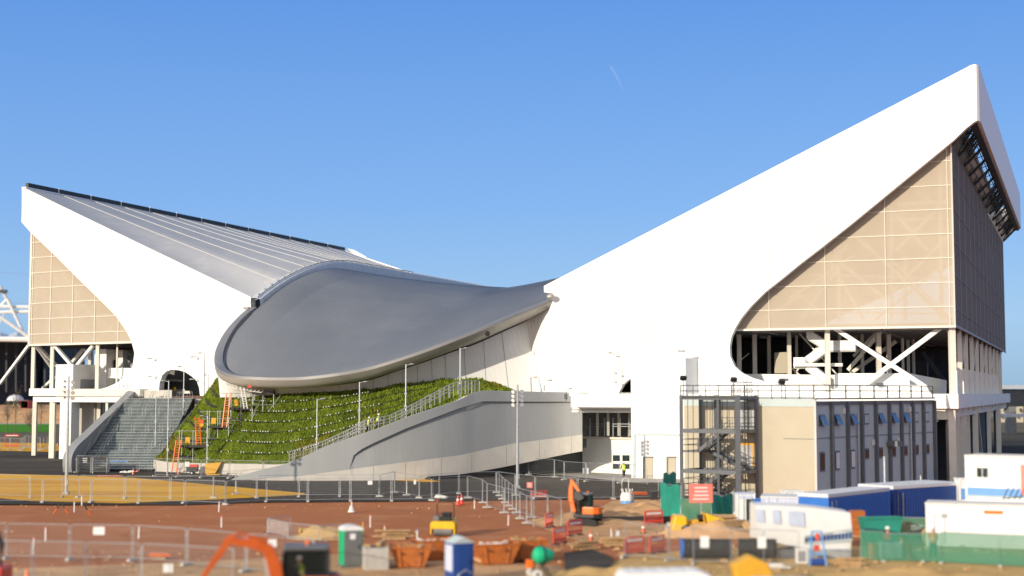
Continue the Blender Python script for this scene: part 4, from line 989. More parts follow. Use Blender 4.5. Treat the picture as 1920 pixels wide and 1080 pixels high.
mb = MB(); mb.bar(bq(-.05, .4, 5.55), bq(-.05, LSD, 5.55), .02, .06); mb.bar(bq(3, -.02, 5.5), bq(0, -.02, 5.5), .02, .05); mb.build('panel_line', 'mid_grey', SV, world=True)
mb = MB(); q = bq(-.6, edges[5] + .2, 4.7); mb.box(q, (.9, 1.6, .5), yaw=-.56); mb.build('vent_hood', 'dark_rib', SV, world=True)
for i, (c_, z) in enumerate(((edges[1] + 2.6, 7.9), (edges[4] - .6, 4.9), (edges[6] - .8, 4.9), (edges[7] - .6, 7.9))): MB().box(bq(-.12, c_, z), (.2, .28, .5), yaw=-.56).build('wall_lamp', 'seam_strip', SV, world=True)
# roof railing
mb = MB(); zt4 = ZR + 1.15
for z in (ZR + 1.15, ZR + .65): mb.tube([bq(LF + .3, -.1, z), bq(0, -.1, z), bq(0, LSD, z)], .05, 5)
for k in range(10): mb.bar(bq(LF + .3 - k * (LF + .3) / 10, -.1, ZR - .05), bq(LF + .3 - k * (LF + .3) / 10, -.1, zt4), .08)
for r_ in [0] + ribs: mb.bar(bq(0, r_, ZR - .05), bq(0, r_, zt4), .11)
mb.tube([bq(LF, 6, zt4), bq(0, 6, zt4)], .03, 4)
mb.build('roof_railing', 'dark_rib', SV, world=True)
mb = MB(); mb.bar(bq(.15, .2, ZR + .02), bq(LF - .3, .2, ZR + .02), .4, .12); mb.build('roof_kerb', 'dark_rib', SV, world=True)
def flood(px, py, o_, name_='floodlight'):
    p = BF(px, py, o_); mb = MB(); mb.bar(V((p.x, p.y, ZR)), V((p.x, p.y, p.z)), .06); mb.box(p + V((0, -.1, .1)), (.55, .3, .38), yaw=.4, tilt=Matrix.Rotation(.5, 3, 'X')); return mb.build(name_, 'black_steel', SV, world=True)
for x, y in ((1281, 711), (1375.5, 714), (1465.5, 718)): flood(x, y, .3)
# doors in the stair bay
def doorq(x0, x1, y0, y1, m, nm): return MB().poly([BF(x0, y0, .03), BF(x1, y0, .03), BF(x1, y1, .03), BF(x0, y1, .03)], DS * -.06).build(nm, m, SV, world=True)
doorq(1388, 1414, 761, 808, 'galv', 'door_frame'); doorq(1391.5, 1411, 763.5, 807, 'tent_white', 'door')
doorq(1386, 1414, 830, 888, 'skip_yellow', 'door_frame'); doorq(1389, 1411, 834.5, 887, 'tent_white', 'door')
# escape stair
ES = thing('escape_stair', 'dark steel escape stair tower caged against the cream service block', 'stair tower', (20, 130, 0))
def SFp(px, py, o_=3.6): return BF(px, py, o_)
zA = SFp(1330, 743).z; zB = SFp(1330, 806).z; zBm = SFp(1300, 845).z; zC = SFp(1330, 882).z; zD = zC - (zB - zC)
def apx(px, o_=3.6): p = SFp(px, 800, o_); return (p - C0).dot(DL)
aL, aR, aM, aI = apx(1277.5), apx(1383), apx(1346), apx(1309)
def post(a_, b_, w_, nm='post'): MB().bar(bq(a_, b_, 0), bq(a_, b_, zA + .1), w_).build(nm, 'dark_rib', ES, world=True)
for a_, w_ in ((aL, .3), (aR, .42), (aM, .18)): post(a_, -3.6, w_)
post(aL, -.3, .25); post(aR, -.3, .25); post(aI, -.4, .4)
for z in (zA, zB, zC, zD):
    MB().hexa([bq(aL + .1, -3.7, z - .22), bq(aR - .15, -3.7, z - .22), bq(aR - .15, -1.9, z - .22), bq(aL + .1, -1.9, z - .22)], [bq(aL + .1, -3.7, z), bq(aR - .15, -3.7, z), bq(aR - .15, -1.9, z), bq(aL + .1, -1.9, z)]).build('landing', 'dark_rib', ES, world=True) if z == zA else None
    mb = MB(); mb.bar(bq(aL, -3.6, z - .12), bq(aR, -3.6, z - .12), .2, .36); mb.bar(bq(aL, -.3, z - .12), bq(aR, -.3, z - .12), .2, .3); mb.bar(bq(aR, -3.6, z - .12), bq(aR, -.2, z - .12), .2, .3); mb.bar(bq(aL, -3.6, z - .12), bq(aL, -.2, z - .12), .2, .3); mb.build('floor_beam', 'dark_rib', ES, world=True)
    mb = MB(); e_ = apx(1416, .6); mb.hexa([bq(aR + 1.2, -3.5, z - .15), bq(e_, -3.5, z - .15), bq(e_, -.1, z - .15), bq(aR + 1.2, -.1, z - .15)], [bq(aR + 1.2, -3.5, z + .02), bq(e_, -3.5, z + .02), bq(e_, -.1, z + .02), bq(aR + 1.2, -.1, z + .02)]); mb.build('landing', 'dark_rib', ES, world=True)
def flt(a0, z0, a1, z1, b0, b1):
    mb = MB(); mb.bar(bq(a0, b0, z0), bq(a1, b0, z1), .06, .32); mb.bar(bq(a0, b1, z0), bq(a1, b1, z1), .06, .32)
    for k in range(11): t = (k + .5) / 11; mb.bar(bq(lerp(a0, a1, t), b0, lerp(z0, z1, t)), bq(lerp(a0, a1, t), b1, lerp(z0, z1, t)), .3, .05)
    mb.build('flight', 'dark_rib', ES, world=True)
    mb = MB()
    for b_ in (b0, b1):
        for dz in (1.0, .55): mb.tube([bq(a0, b_, z0 + dz), bq(a1, b_, z1 + dz)], .025, 4)
        for k in range(5): t = k / 4; mb.bar(bq(lerp(a0, a1, t), b_, lerp(z0, z1, t)), bq(lerp(a0, a1, t), b_, lerp(z0, z1, t) + 1), .04)
    mb.build('handrail', 'dark_rib', ES, world=True)
aF0, aF1 = apx(1307), apx(1368)
for zt5, zm, zb5 in ((zB, zBm, zC), (zC, (zC + zD) / 2, zD), (zD, zD / 2, 0)):
    flt(apx(1352), zt5 - .1, aF0, zm, -3.4, -2.0); flt(aF0, zm, aF1 - .6, zb5, -1.8, -.5)
    MB().hexa([bq(aL, -3.5, zm - .15), bq(aF0, -3.5, zm - .15), bq(aF0, -.4, zm - .15), bq(aL, -.4, zm - .15)], [bq(aL, -3.5, zm), bq(aF0, -3.5, zm), bq(aF0, -.4, zm), bq(aL, -.4, zm)]).build('landing', 'dark_rib', ES, world=True)
    mb = MB()
    for dz in (1, .5): mb.tube([bq(aF0, -3.5, zm + dz), bq(aL, -3.5, zm + dz), bq(aL, -.5, zm + dz)], .03, 4)
    mb.bar(bq(aF0, -3.5, zm), bq(aF0, -3.5, zm + 1), .05); mb.build('handrail', 'dark_rib', ES, world=True)
mb = MB()
for z in (zB, zC):
    for dz in (1.1, .6, .3): mb.tube([bq(apx(1342), -3.5, z + dz), bq(aR, -3.5, z + dz), bq(apx(1416, .6), -3.4, z + dz), bq(apx(1416, .6), -.2, z + dz)], .03, 4)
    for x in (1342, 1352, 1362, 1372): mb.bar(bq(apx(x), -3.5, z), bq(apx(x), -3.5, z + 1.1), .04)
mb.build('guard_rail', 'dark_rib', ES, world=True)
mb = MB()
for x in (1290, 1300, 1326, 1336, 1355, 1364): mb.bar(bq(apx(x), -3.62, 0), bq(apx(x), -3.62, zA), .05)
for x in (1397, 1402): mb.bar(bq(apx(x, 2.4), -2.4, 0), bq(apx(x, 2.4), -2.4, zA), .04)
mb.build('cage_bar', 'black_steel', ES, world=True)
mb = MB(); 
for dx in (1360, 1367): mb.bar(bq(apx(dx), -.2, zB), bq(apx(dx), -.2, zA + 1.6), .05)
for k in range(14): mb.bar(bq(apx(1360), -.2, zB + .3 + k * .3), bq(apx(1367), -.2, zB + .3 + k * .3), .035)
mb.build('cat_ladder', 'dark_rib', ES, world=True)
mb = MB(); 
for k in range(4): 
    z = zA + .35 + k * .3; c_ = bq(apx(1364), -.9, z); mb.tube([c_ + V((math.cos(a_ * .628) * .9, math.sin(a_ * .628) * .7, 0)) for a_ in range(11)], .03, 4)
for a_ in range(0, 10): 
    c_ = bq(apx(1364), -.9, zA); mb.bar(c_ + V((math.cos(a_ * .628) * .9, math.sin(a_ * .628) * .7, 0)), c_ + V((math.cos(a_ * .628) * .9, math.sin(a_ * .628) * .7, 1.35)), .04)
mb.build('ladder_cage', 'dark_rib', ES, world=True)

# ================================================================== FAR THINGS
SD = thing('stadium', 'distant dark stadium bowl with white tube trusses at the left edge', 'stadium', (-200, 585, 0))
KS = 1.72
def far(px, py, Y=340): return at(px, py, Y * KS)
mb = MB(); pts = [(-260, 330), (-60, 345), (60, 362), (140, 400)]
for (a_, Ya), (b_, Yb) in zip(pts, pts[1:]):
    p = far(a_, 700, Ya); q = far(b_, 700, Yb); mb.hexa([V((p.x, p.y, 0)), V((q.x, q.y, 0)), V((q.x + 3, q.y + 6, 0)), V((p.x + 3, p.y + 6, 0))], [V((p.x, p.y, far(a_, 638, Ya).z)), V((q.x, q.y, far(b_, 640, Yb).z)), V((q.x + 3, q.y + 6, 31)), V((p.x + 3, p.y + 6, 31))])
mb.build('stand_facade', 'seat_dark', SD, world=True)
mb = MB()
for i in range(14):
    x = -60 + i * 18; Yi = 329 + (x + 260) * .085
    mb.bar(far(x, 735, Yi - .6), far(x, 640, Yi - .6), .6)
for y in (655, 668, 684, 700, 716): mb.bar(far(-260, y, 329.3), far(60, y, 361), .4, .8)
mb.build('facade_rib', 'dark_grey', SD, world=True)
mb = MB()
rr2 = random.Random(4)
mb.grid([[far(x, 634, 340 + i * 25) + V((0, 0, (0, 1.5, 0)[i])) + V((0, 0, 1.2 if k % 2 else 0)) for k, x in enumerate(range(-240, 160, 16))] for i in range(3)])
mb.build('roof_membrane', 'tent_white', SD, world=True)
for L, r_ in (((-240, 632, 90, 637), .7), ((-240, 570, 120, 577), .45), ((-240, 590, 62, 584), .45), ((0, 537, 20, 574), .4), ((14, 560, 43, 622), .4), ((0, 594, 60, 636), .45), ((0, 606, 8, 590), .2), ((-60, 640, 14, 560), .4)):
    MB().tube([far(L[0], L[1], 338), far(L[2], L[3], 340)], r_ * 1.6, 7).build('truss_tube', 'steel_white', SD, world=True)
mb = MB(); mb.tube([far(-240, 497, 339), far(90, 516, 341)], .05, 4); mb.tube([far(-240, 560, 339), far(90, 570, 341)], .05, 4); mb.tube([far(12, 585, 339), far(40, 625, 339)], .08, 4); mb.build('stay_cable', 'galv_dull', SD, world=True)
mb = MB(); p = far(6, 546, 338); mb.box(p, (3, 1.2, 1.2)); mb.bar(p + V((-2, 0, -.5)), p + V((2.2, 0, -.7)), .25); mb.build('light_gantry', 'black_steel', SD, world=True)
# park bank and things at far left
def gz(px, py, z=0): p = gr(px, py, z); return p
mb = MB(); rows = []
for i in range(6):
    y = [812, 795, 780, 768, 758, 752][i]; rows.append([V((at(x, y, 352 - 0).x, 345 - (812 - y) * -.1, 0)) for x in (-300, 150)])
bk_ = MB(); bk_.grid([[(-300, 448, 0), (-100, 448, 0)], [(-300, 458, 1.6), (-100, 458, 1.8)], [(-300, 466, 3.6), (-100, 466, 3.4)], [(-300, 474, 4.4), (-100, 474, 4.4)], [(-300, 620, 4.6), (-100, 620, 4.6)]])
setting('bank', bk_, 'tan_dirt')
sh('path', None, 'bare_concrete', .1, world=[(-260, 436, 0), (-90, 436, 0), (-90, 446, 0), (-260, 446, 0)])
def box_thing(name, label, cat, px, py, Y, d, m, yaw=0, z0=None, group=None, detail=None):
    p = at(px, py, Y); zb = 0 if z0 is None else z0; T_ = thing(name, label, cat, (p.x, p.y, zb), yaw, group); return T_
T_ = thing('container', 'red container beyond the far left fences', 'container', tuple(at(51, 766, 478)))
T_.location.z = 4.4
mb = MB().box((0, 0, 1.3), (2.4, 6, 2.6)); 
for i in range(12): mb.box((0, -2.9 + i * .52, 1.3), (2.5, .2, 2.4))
mb.build('body', 'red_plastic', T_); MB().box((0, 0, 2.63), (2.5, 6.1, .1)).build('roof', 'grey_plastic', T_)
p = at(29, 745, 484)
T_ = thing('dome_tent', 'small white dome shelter near the red container', 'tent', (p.x, p.y, 6.9)); MB().ball((0, 0, 0), 2.8, 14, 6, (1, 1, .75), 0).build('canopy', 'tent_white', T_, smooth=True)
mb = MB()
for a_ in range(6): mb.bar((2.7 * math.cos(a_ * 1.047), 2.7 * math.sin(a_ * 1.047), -2.6), (2.7 * math.cos(a_ * 1.047), 2.7 * math.sin(a_ * 1.047), 0), .12)
mb.build('frame', 'mid_grey', T_)
def sapling(px, py, top, seed, label):
    b_ = gr(px, py); h = at(px, top, b_.y).z; T_ = thing('bare_tree', label, 'tree', (b_.x, b_.y, 0)); r3 = random.Random(seed)
    mb = MB(); mb.tube([(0, 0, 0), (.1, 0, h * .5), (0, .1, h)], .11, 6, r2=.03); mb.build('trunk', 'bark', T_)
    mb = MB()
    for i in range(46):
        z = h * r3.uniform(.35, .95); a_ = r3.uniform(0, 6.28); l = (h - z * .75) * .35 * r3.uniform(.6, 1.2); e_ = V((math.cos(a_) * l, math.sin(a_) * l, z + l * 1.3)); mb.tube([(0, 0, z), e_ * .55 + V((0, 0, z * .42)), e_], .03, 4, r2=.01)
        for k in range(3): q = e_ * r3.uniform(.6, 1) + V((0, 0, z * .1)); mb.tube([q, q + V((r3.uniform(-.5, .5), r3.uniform(-.5, .5), r3.uniform(.2, .7)))], .014, 3)
    mb.build('crown', 'bark', T_)
sapling(28, 815, 735, 1, 'taller bare young tree on the lawn at far left'); sapling(13, 812, 760, 2, 'small bare tree left of the taller sapling'); sapling(55, 822, 768, 3, 'bare sapling with pale stem nearest the podium leg'); sapling(76, 810, 742, 9, 'bare young tree behind the podium leg')
VI = thing('viaduct', 'dark rail viaduct with pale top beyond the right wing', 'viaduct', (120, 330, 0))
mb = MB(); a_ = at(1875, 740, 330); b_ = at(2100, 740, 345); mb.hexa([V((a_.x, a_.y, 6.4)), V((b_.x, b_.y, 6.4)), V((b_.x, b_.y + 8, 6.4)), V((a_.x, a_.y + 8, 6.4))], [V((a_.x, a_.y, 10.4)), V((b_.x, b_.y, 10.4)), V((b_.x, b_.y + 8, 10.4)), V((a_.x, a_.y + 8, 10.4))]); mb.build('deck', 'dark_grey', VI, world=True)
mb = MB(); mb.bar(V((a_.x, a_.y - .5, 10.9)), V((b_.x, b_.y - .5, 10.9)), .3, .9); mb.build('parapet', 'tent_white', VI, world=True)
mb = MB(); mb.bar(V((a_.x - 60, a_.y - 60, 5.2)), V((b_.x, b_.y - 60, 5.2)), 3, .6); mb.build('canopy', 'tent_white', VI, world=True)
for i in range(5): MB().box((a_.x + 3 + i * 8, a_.y + 2, 3.2), (1.6, 3, 6.4)).build('pier', 'mid_grey', VI, world=True)
BH = thing('apartment_block', 'pale hazy blocks beyond the viaduct at the right edge', 'building', (170, 470, 0))
mb = MB()
for i, (px, h_) in enumerate(((1880, 8), (1900, 10), (1922, 7), (1945, 12))): p = at(px, 740, 470); mb.box((p.x, p.y, h_ / 2), (3.4, 8, h_))
mb.build('wall', 'beige_panel', BH, world=True)
for i in range(10):
    p = at(1878 + i * 5, 752, 465); MB().box((p.x, p.y, 2 + (i % 3) * 2), (.5, .2, 1.2)).build('window', 'pane_dark', BH, world=True)
# far tree line along the horizon
mb = MB(); rr3 = random.Random(5)
for i in range(5200):
    x = rr3.uniform(-640, 640); x = x if abs(x) > 95 else x * 1.0; y = 900 + rr3.uniform(-15, 15); env = 6 + 2.5 * noise.noise(V((x * .03, 0, 0))) + 1.5 * noise.noise(V((x * .15, 3, 0)))
    z = rr3.uniform(0, 1) ** .7 * env; s_ = rr3.uniform(.5, 1.3)
    mb.add([(x - s_, y, z - s_), (x + s_, y + rr3.uniform(-1, 1), z - s_ * .6), (x + s_ * .5, y, z + s_), (x - s_ * .7, y + 1, z + s_ * .7)], [(0, 1, 2, 3)])
tag(mb.build('far_woodland', 'bark', recalc=False), 'far winter tree line along the horizon', 'woodland', kind='stuff')
# contrail
d0 = ray(1145, 119) * 5200; d1 = ray(1169, 165) * 5200
tag(MB().tube([d0, lerp(d0, d1, .5) + V((1, 0, 0)), d1], 1.9, 6, r2=.7).build('contrail', 'vapour'), 'short faint white vapour trail high in the blue sky', 'contrail')
# ================================================================== SITE FENCES
def make_panel():
    T_ = thing('fence_panel', 'x', 'fence panel'); Lp = 3.5
    fr_ = MB(); fr_.tube([(0.06, 0, .08), (0.06, 0, 1.9), (.11, 0, 1.98), (.18, 0, 2.0), (Lp - .18, 0, 2.0), (Lp - .11, 0, 1.98), (Lp - .06, 0, 1.9), (Lp - .06, 0, .08)], .024, 5); fr_.tube([(.06, 0, .2), (Lp - .06, 0, .2)], .02, 4)
    fr_.build('frame', 'galv', T_)
    wm = MB()
    for k in range(30): x = .1 + 3.3 * (k + .5) / 30; wm.add([(x - .0025, 0, .2), (x + .0025, 0, .2), (x + .0025, 0, 1.98), (x - .0025, 0, 1.98)], [(0, 1, 2, 3)])
    for z in [.4 + .2 * k for k in range(8)]: wm.add([(.06, 0, z - .0022), (3.44, 0, z - .0022), (3.44, 0, z + .0022), (.06, 0, z + .0022)], [(0, 1, 2, 3)])
    wm.build('wire_mesh', 'galv_dull', T_, recalc=False)
    fo_ = MB(); fo_.hexa([(-.11, -.36, 0), (.11, -.36, 0), (.11, .36, 0), (-.11, .36, 0)], [(-.09, -.3, .13), (.09, -.3, .13), (.09, .3, .13), (-.09, .3, .13)]); fo_.build('foot_block', 'block_concrete', T_)
    MB().box((.0, 0, 1.55), (.14, .08, .07)).build('clamp', 'galv_dull', T_)
    return T_
P0 = make_panel(); pfirst = [True]
def fence(pts, desc, group, z=0.06, h=1.0):
    q = [gr(x, y, z) for x, y in pts]; n = len(q) - 1
    for i in range(n):
        d = q[i + 1] - q[i]; yaw = math.atan2(d.y, d.x); L_ = d.length; k = max(1, round(L_ / 3.9))
        for j in range(k):
            o_ = q[i] + d * (j / k); lab = None
            fences_made.append((o_, yaw, L_ / k, desc, group))
fences_made = []
def flush(desc, group):
    global fences_made
    m = [f for f in fences_made if f[3] == desc]
    for i, (o_, yaw, L_, d_, g_) in enumerate(m):
        lab = '%s mesh fence panel from the left, %s' % (ORD[min(i, 19)], desc)
        if pfirst[0]: r = P0; r.location = o_; r.rotation_euler = (0, 0, yaw); r['label'] = lab; r['group'] = g_; pfirst[0] = False
        else: r = dup(P0, o_, yaw, lab, g_)
        r.scale = (L_ / 3.5, 1, 1)
ROWS = [
 ([(-30, 930), (56, 934), (117, 933), (147, 933), (234, 935), (319, 935.5), (401, 934), (442, 927), (481, 934), (560, 931.5), (637, 931.5), (712, 931.5), (740, 924), (786, 934), (860, 926), (931, 924), (1003, 935), (1083, 938), (1150, 936), (1236, 934)], 'back row along the dark road', 'fence panels in the back row by the road'),
 ([(-12, 943), (80, 942), (171, 942), (260, 943.5), (346, 943.5), (423, 946.5), (499, 941), (577, 941), (657, 940), (734, 940), (810, 939), (877, 934), (905, 943), (913, 952), (945, 962), (975, 973), (1001, 991)], 'row along the edge of the red dirt', 'fence panels along the dirt edge'),
 ([(931, 924), (947, 943), (968, 962), (1027, 980), (1053, 990)], 'short row slanting through the tan dirt', 'fence panels slanting through the tan dirt'),
 ([(-72, 1046), (10, 1048), (130, 1050), (248, 1052), (349, 1060), (460, 1072), (590, 1088)], 'nearest row across the red dirt', 'fence panels in the nearest row'),
 ([(-60, 1086), (60, 1090), (262, 1096), (440, 1108)], 'row cut by the bottom edge at left', 'fence panels at the bottom edge'),
 ([(290, 893), (377, 896), (430, 897), (493, 899), (561, 900)], 'row before the foot of the planted slope', 'fence panels before the planted slope'),
 ([(936, 888), (991, 890.5), (1040, 895), (1057.5, 900), (1099, 903), (1162, 906), (1215, 910)], 'row before the low white block', 'fence panels before the white block'),
 ([(-20, 842), (38, 845), (47, 838), (75, 844), (100, 838)], 'row at far left by the lawn', 'fence panels at far left'),
 ([(1170, 1046), (1255, 1052), (1300, 1058), (1371, 1060), (1432, 1062), (1500, 1066)], 'row before the black pipes', 'fence panels before the pipes'),
 ([(142, 886), (175, 887), (205, 887)], 'pair before the stacked metal racks', 'fence panels before the racks'),
]
for pts, desc, grp in ROWS: fence(pts, desc, grp); flush(desc, grp)
# boards wired to the fences
def board(px, py, Yb, w_, h_, m, label, yaw=0, pole=False):
    p = at(px, py, Yb); T_ = thing('site_notice', label, 'sign', (p.x, p.y - .06, p.z), yaw)
    MB().box((0, 0, 0), (w_, .02, h_)).build('board', m, T_)
    mb = MB(); rr4 = random.Random(int(px))
    for k in range(4): mb.box((rr4.uniform(-.04, .04), -.014, h_ * (.3 - .2 * k)), (w_ * rr4.uniform(.45, .7), .006, h_ * .06))
    mb.build('print', 'lilac' if m == 'white_plastic' else 'white_plastic', T_)
    if pole: mb = MB().bar((0, .05, -p.z), (0, .05, h_ / 2), .08); mb.build('post', 'galv', T_)
board(186, 995, 80.2, .62, .42, 'white_plastic', 'white notice on the nearest fence row, second panel left of the orange digger arm')
board(316, 1065, 73, .5, .42, 'white_plastic', 'white notice low down by the bottom edge, left of the orange digger arm')
board(511, 1018, 76, .45, .4, 'white_plastic', 'white notice hanging behind the bend of the orange boom')
board(694, 905, 130.5, .42, .35, 'white_plastic', 'white notice on the road fence behind the yellow roller')
board(778, 904, 128, .2, .4, 'white_plastic', 'narrow white tag on the road fence right of the white notice')
board(993, 909.5, 127, .5, .5, 'pink_board', 'small orange square notice on the fence by the tall floodlight mast')
board(159.5, 862.5, 173, .55, .6, 'white_plastic', 'white notice on the metal racks at the foot of the wide steps')
board(351, 870, 162, .5, .5, 'white_plastic', 'white notice beside the red and grey generator')
board(1098, 883, 152, .6, .6, 'white_plastic', 'white notice on the fence before the low white block')
board(1321, 1016, 76, .45, .6, 'white_plastic', 'white notice with red stripe hung before the black pipes')
board(1158, 1000, 86, .2, .3, 'lilac', 'small blue tag on the fence left of the red barriers')
board(1314, 925, 104, 1.75, 1.35, 'pink_board', 'large salmon pink site board above the teal sheeting', .1, True)
# steel crowd barriers
def barrier(a_, b_, label, h=1.05):
    p = gr(*a_); q = gr(*b_); d = q - p; T_ = thing('crowd_barrier', label, 'barrier', (p.x, p.y, 0), math.atan2(d.y, d.x), 'crowd barriers by the spoil heap'); L_ = d.length
    MB().tube([(0, 0, .12), (0, 0, h - .08), (.08, 0, h), (L_ - .08, 0, h), (L_, 0, h - .08), (L_, 0, .12)], .025, 6).build('frame', 'galv', T_)
    mb = MB(); mb.tube([(0, 0, .2), (L_, 0, .2)], .018, 5); n = int(L_ / .13)
    for k in range(1, n): mb.tube([(L_ * k / n, 0, .2), (L_ * k / n, 0, h)], .009, 4)
    mb.build('bars', 'galv', T_)
    for x in (.25, L_ - .25): MB().tube([(x, -.3, .02), (x, 0, .14), (x, .3, .02)], .02, 4).build('foot', 'galv', T_)
barrier((501, 1002), (540, 1011), 'front steel crowd barrier of the leftmost pair by the spoil heap'); barrier((502, 1001), (545, 996), 'rear steel crowd barrier angled behind the leftmost one'); barrier((540, 1011), (598, 1017), 'steel crowd barrier before the pale spoil heap'); barrier((601, 1016), (638, 1013), 'steel crowd barrier just left of the green toilet')
# stakes
def stake(px, yb, yt, label, m='white_plastic', r_=.035, base=False):
    b_ = gr(px, yb); h = max(.5, at(px, yt, b_.y).z); T_ = thing('marker_post', label, 'marker post', (b_.x, b_.y, 0)); MB().box((0, 0, h / 2), (r_ * 2, r_ * 2, h), tilt=Matrix.Rotation(.03 * ((px % 3) - 1), 3, 'Y')).build('shaft', m, T_); MB().box((0, 0, h - .04), (r_ * 2.3, r_ * 2.3, .1)).build('tip', 'pink_board' if px != 782 else 'sky_blue', T_)
    if base: MB().tube([(0, 0, 0), (0, 0, .15), (0, 0, .5)], .32, 8, r2=.12).build('base', 'bag_cloth', T_)
for i, (x, b_, t_, l_) in enumerate([(153, 948, 928, 'white stake just beyond the dirt edge fence, left'), (139, 960, 940, 'white stake between the trestles at left'), (410.5, 960, 940, 'white stake far right of the trestles, near the fence'), (415, 990, 968, 'leaning white stake above the digger arm'), (85, 1015, 988, 'white stake behind the nearest fence, leftmost'), (260, 1010, 986, 'white stake behind the nearest fence, above its fourth panel'), (694, 989, 965, 'white stake behind the green toilet'), (721, 1006, 985, 'white stake nearest the orange skips'), (782, 1017, 993, 'stake with blue tip rising from the skips'), (889.5, 954, 936, 'white stake beside the traffic cones'), (953, 985.5, 964, 'white stake below the slanting fence'), (1146, 1010, 990, 'white stake near the red barriers'), (62, 1040, 1008, 'white stake nearest the bottom left corner')]):
    stake(x, b_, t_, l_)
stake(659, 960, 939, 'white marker post in a pale weighted base', base=True)
stake(608 + 72, 1000, 979, 'striped stake behind the green toilet roof', 'skip_yellow')
# trestles
for i, (x, y) in enumerate(((106, 963), (121, 963.5), (164, 966))):
    b_ = gr(x, y); T_ = thing('trestle', ['left orange footed survey trestle at the far left of the dirt', 'middle orange footed survey trestle at the far left of the dirt', 'right orange footed survey trestle, standing alone'][i], 'trestle', (b_.x, b_.y, 0), .3 * i); s_ = -1 if i == 0 else 1
    MB().bar((0, 0, .4), (-.25 * s_, 0, .85), .06).bar((0, .2, .4), (-.25 * s_, .1, .85), .06).build('upper_leg', 'dark_grey', T_); MB().bar((0, 0, .4), (.25 * s_, 0, 0), .07).bar((0, .2, .4), (.3 * s_, .3, 0), .07).build('lower_leg', 'orange', T_)
# cones
for i, (x, y) in enumerate(((858.5, 947), (865.5, 945))):
    b_ = gr(x, y); T_ = thing('traffic_cone', ['left orange and white traffic cone of the pair by the road fence', 'right orange and white traffic cone of the pair by the road fence'][i], 'cone', (b_.x, b_.y, 0), .3 * i)
    MB().box((0, 0, .03), (.42, .42, .06)).build('base', 'red_plastic', T_); MB().cyl((0, 0, .06), (0, 0, .85), .19, 14, .03).build('body', 'red_plastic', T_, smooth=False); MB().cyl((0, 0, .38), (0, 0, .62), .128, 14, .075).build('band', 'white_plastic', T_)
# ================================================================== LAMP POSTS AND MASTS
def lamp(px, yt, p, label, side=1, r_=.09, group='slim lamp posts'):
    h = at(px, yt, p.y).z - p.z; T_ = thing('lamp_post', label, 'lamp post', tuple(p)); MB().tube([(0, 0, 0), (0, 0, h * .5), (0, 0, h)], r_, 8, r2=r_ * .7).build('pole', 'galv', T_, smooth='auto')
    MB().tube([(0, 0, h - .1), (side * .3, 0, h - .04), (side * .5, 0, h)], .04, 5).build('arm', 'galv', T_); mb = MB(); mb.ball((side * .65, 0, h + .02), .32, 8, 5, (1, .5, .28)); mb.build('lamp_head', 'galv_dull', T_, smooth=True)
    for f in (.28, .5): MB().box((side * -.02, 0, h * f), (.26, .24, .22)).build('collar', 'galv', T_)
def onst(px, Y): # on main stair
    k = (Y - Y0) / (Y1 - Y0); return V(((px - 960) / FPX * Y, Y, max(0, zz0 + (zz1 - zz0) * min(1, k))))
lamp(295, 744, onst(295, 180), 'lamp post without arm rising from the middle of the wide steps'); lamp(318, 714, V(((318 - 960) / FPX * 164, 164, 0)), 'tall lamp post standing in front of the wide steps, left', -1); lamp(346, 687, onst(346, 190), 'lamp post high on the wide steps beside the dark flank', -1)
p = at(382.5, 738, 189); lamp(382.5, 662, p, 'lamp post on the landing right of the arch', -1); p = gr(388, 890); lamp(387.5, 780, p, 'lamp post among the scaffolding above the yellow skip', -1)
def onramp(px, dy=1.2):
    i = min(range(len(W0)), key=lambda k: abs(ct[k].x - px)); q = W0[i][0]; return V(((px - 960) / FPX * (q.y + dy), q.y + dy, q.z - .6))
for x, yt, l_ in ((596, 748, 'lowest lamp post on the ramp stair'), (675, 716, 'second lamp post up the ramp stair, left of the workers'), (761.5, 683, 'third lamp post up the ramp stair, right of the workers'), (863, 653, 'highest lamp post on the ramp stair')): lamp(x, yt, onramp(x), l_)
p = at(1155, 738, 162.5); lamp(1153, 662, p, 'white lamp post against the right wing wall', -1, .05); p = at(1021, 736, 163); lamp(1021, 713, p, 'short lamp post at the top end of the ramp wall', 1, .05)
for i, (x, y) in enumerate(((292, 673), (293, 706), (371, 712), (372, 670))):
    T_ = thing('wall_lamp', ['small lamp on the left white wall, upper left above the arch', 'small lamp on the left white wall beside the arch', 'small lamp right of the arch, low', 'small lamp right of the arch, high'][i], 'lamp', tuple(LP(x, y, -.3))); MB().tube([(0, .3, 0), (-.2, 0, .1), (-.6, -.2, .1)], .05, 5).build('arm', 'galv', T_); mb = MB(); mb.ball((-.8, -.3, .05), .35, 8, 4, (1, .6, .3)); mb.build('lamp_head', 'galv', T_)
def mast(px, yb, yt, ylamps, label):
    b_ = gr(px, yb); h = at(px, yt, b_.y).z; T_ = thing('floodlight_mast', label, 'floodlight mast', (b_.x, b_.y, 0)); MB().tube([(0, 0, 0), (0, 0, h * .45), (0, 0, h * .7), (0, 0, h)], .16, 10, r2=.09).build('pole', 'galv', T_, smooth='auto'); MB().box((0, 0, .15), (.5, .5, .3)).build('base', 'galv_dull', T_)
    MB().box((.14, -.05, 1.2), (.1, .2, .5)).build('hatch', 'galv_dull', T_)
    for y in ylamps:
        z = at(px, y, b_.y).z; MB().bar((-.32, 0, z), (.32, 0, z), .07).build('bracket', 'galv_dull', T_)
        for s_ in (-1, 1):
            mb = MB(); mb.cyl((s_ * .34, .1, z + .03), (s_ * .46, -.12, z - .1), .10, 10, .21); lo = mb.build('lamp', 'galv_dull', T_); MB().cyl((s_ * .46, -.125, z - .1), (s_ * .465, -.135, z - .105), .19, 10).build('lens', 'white_plastic', lo)
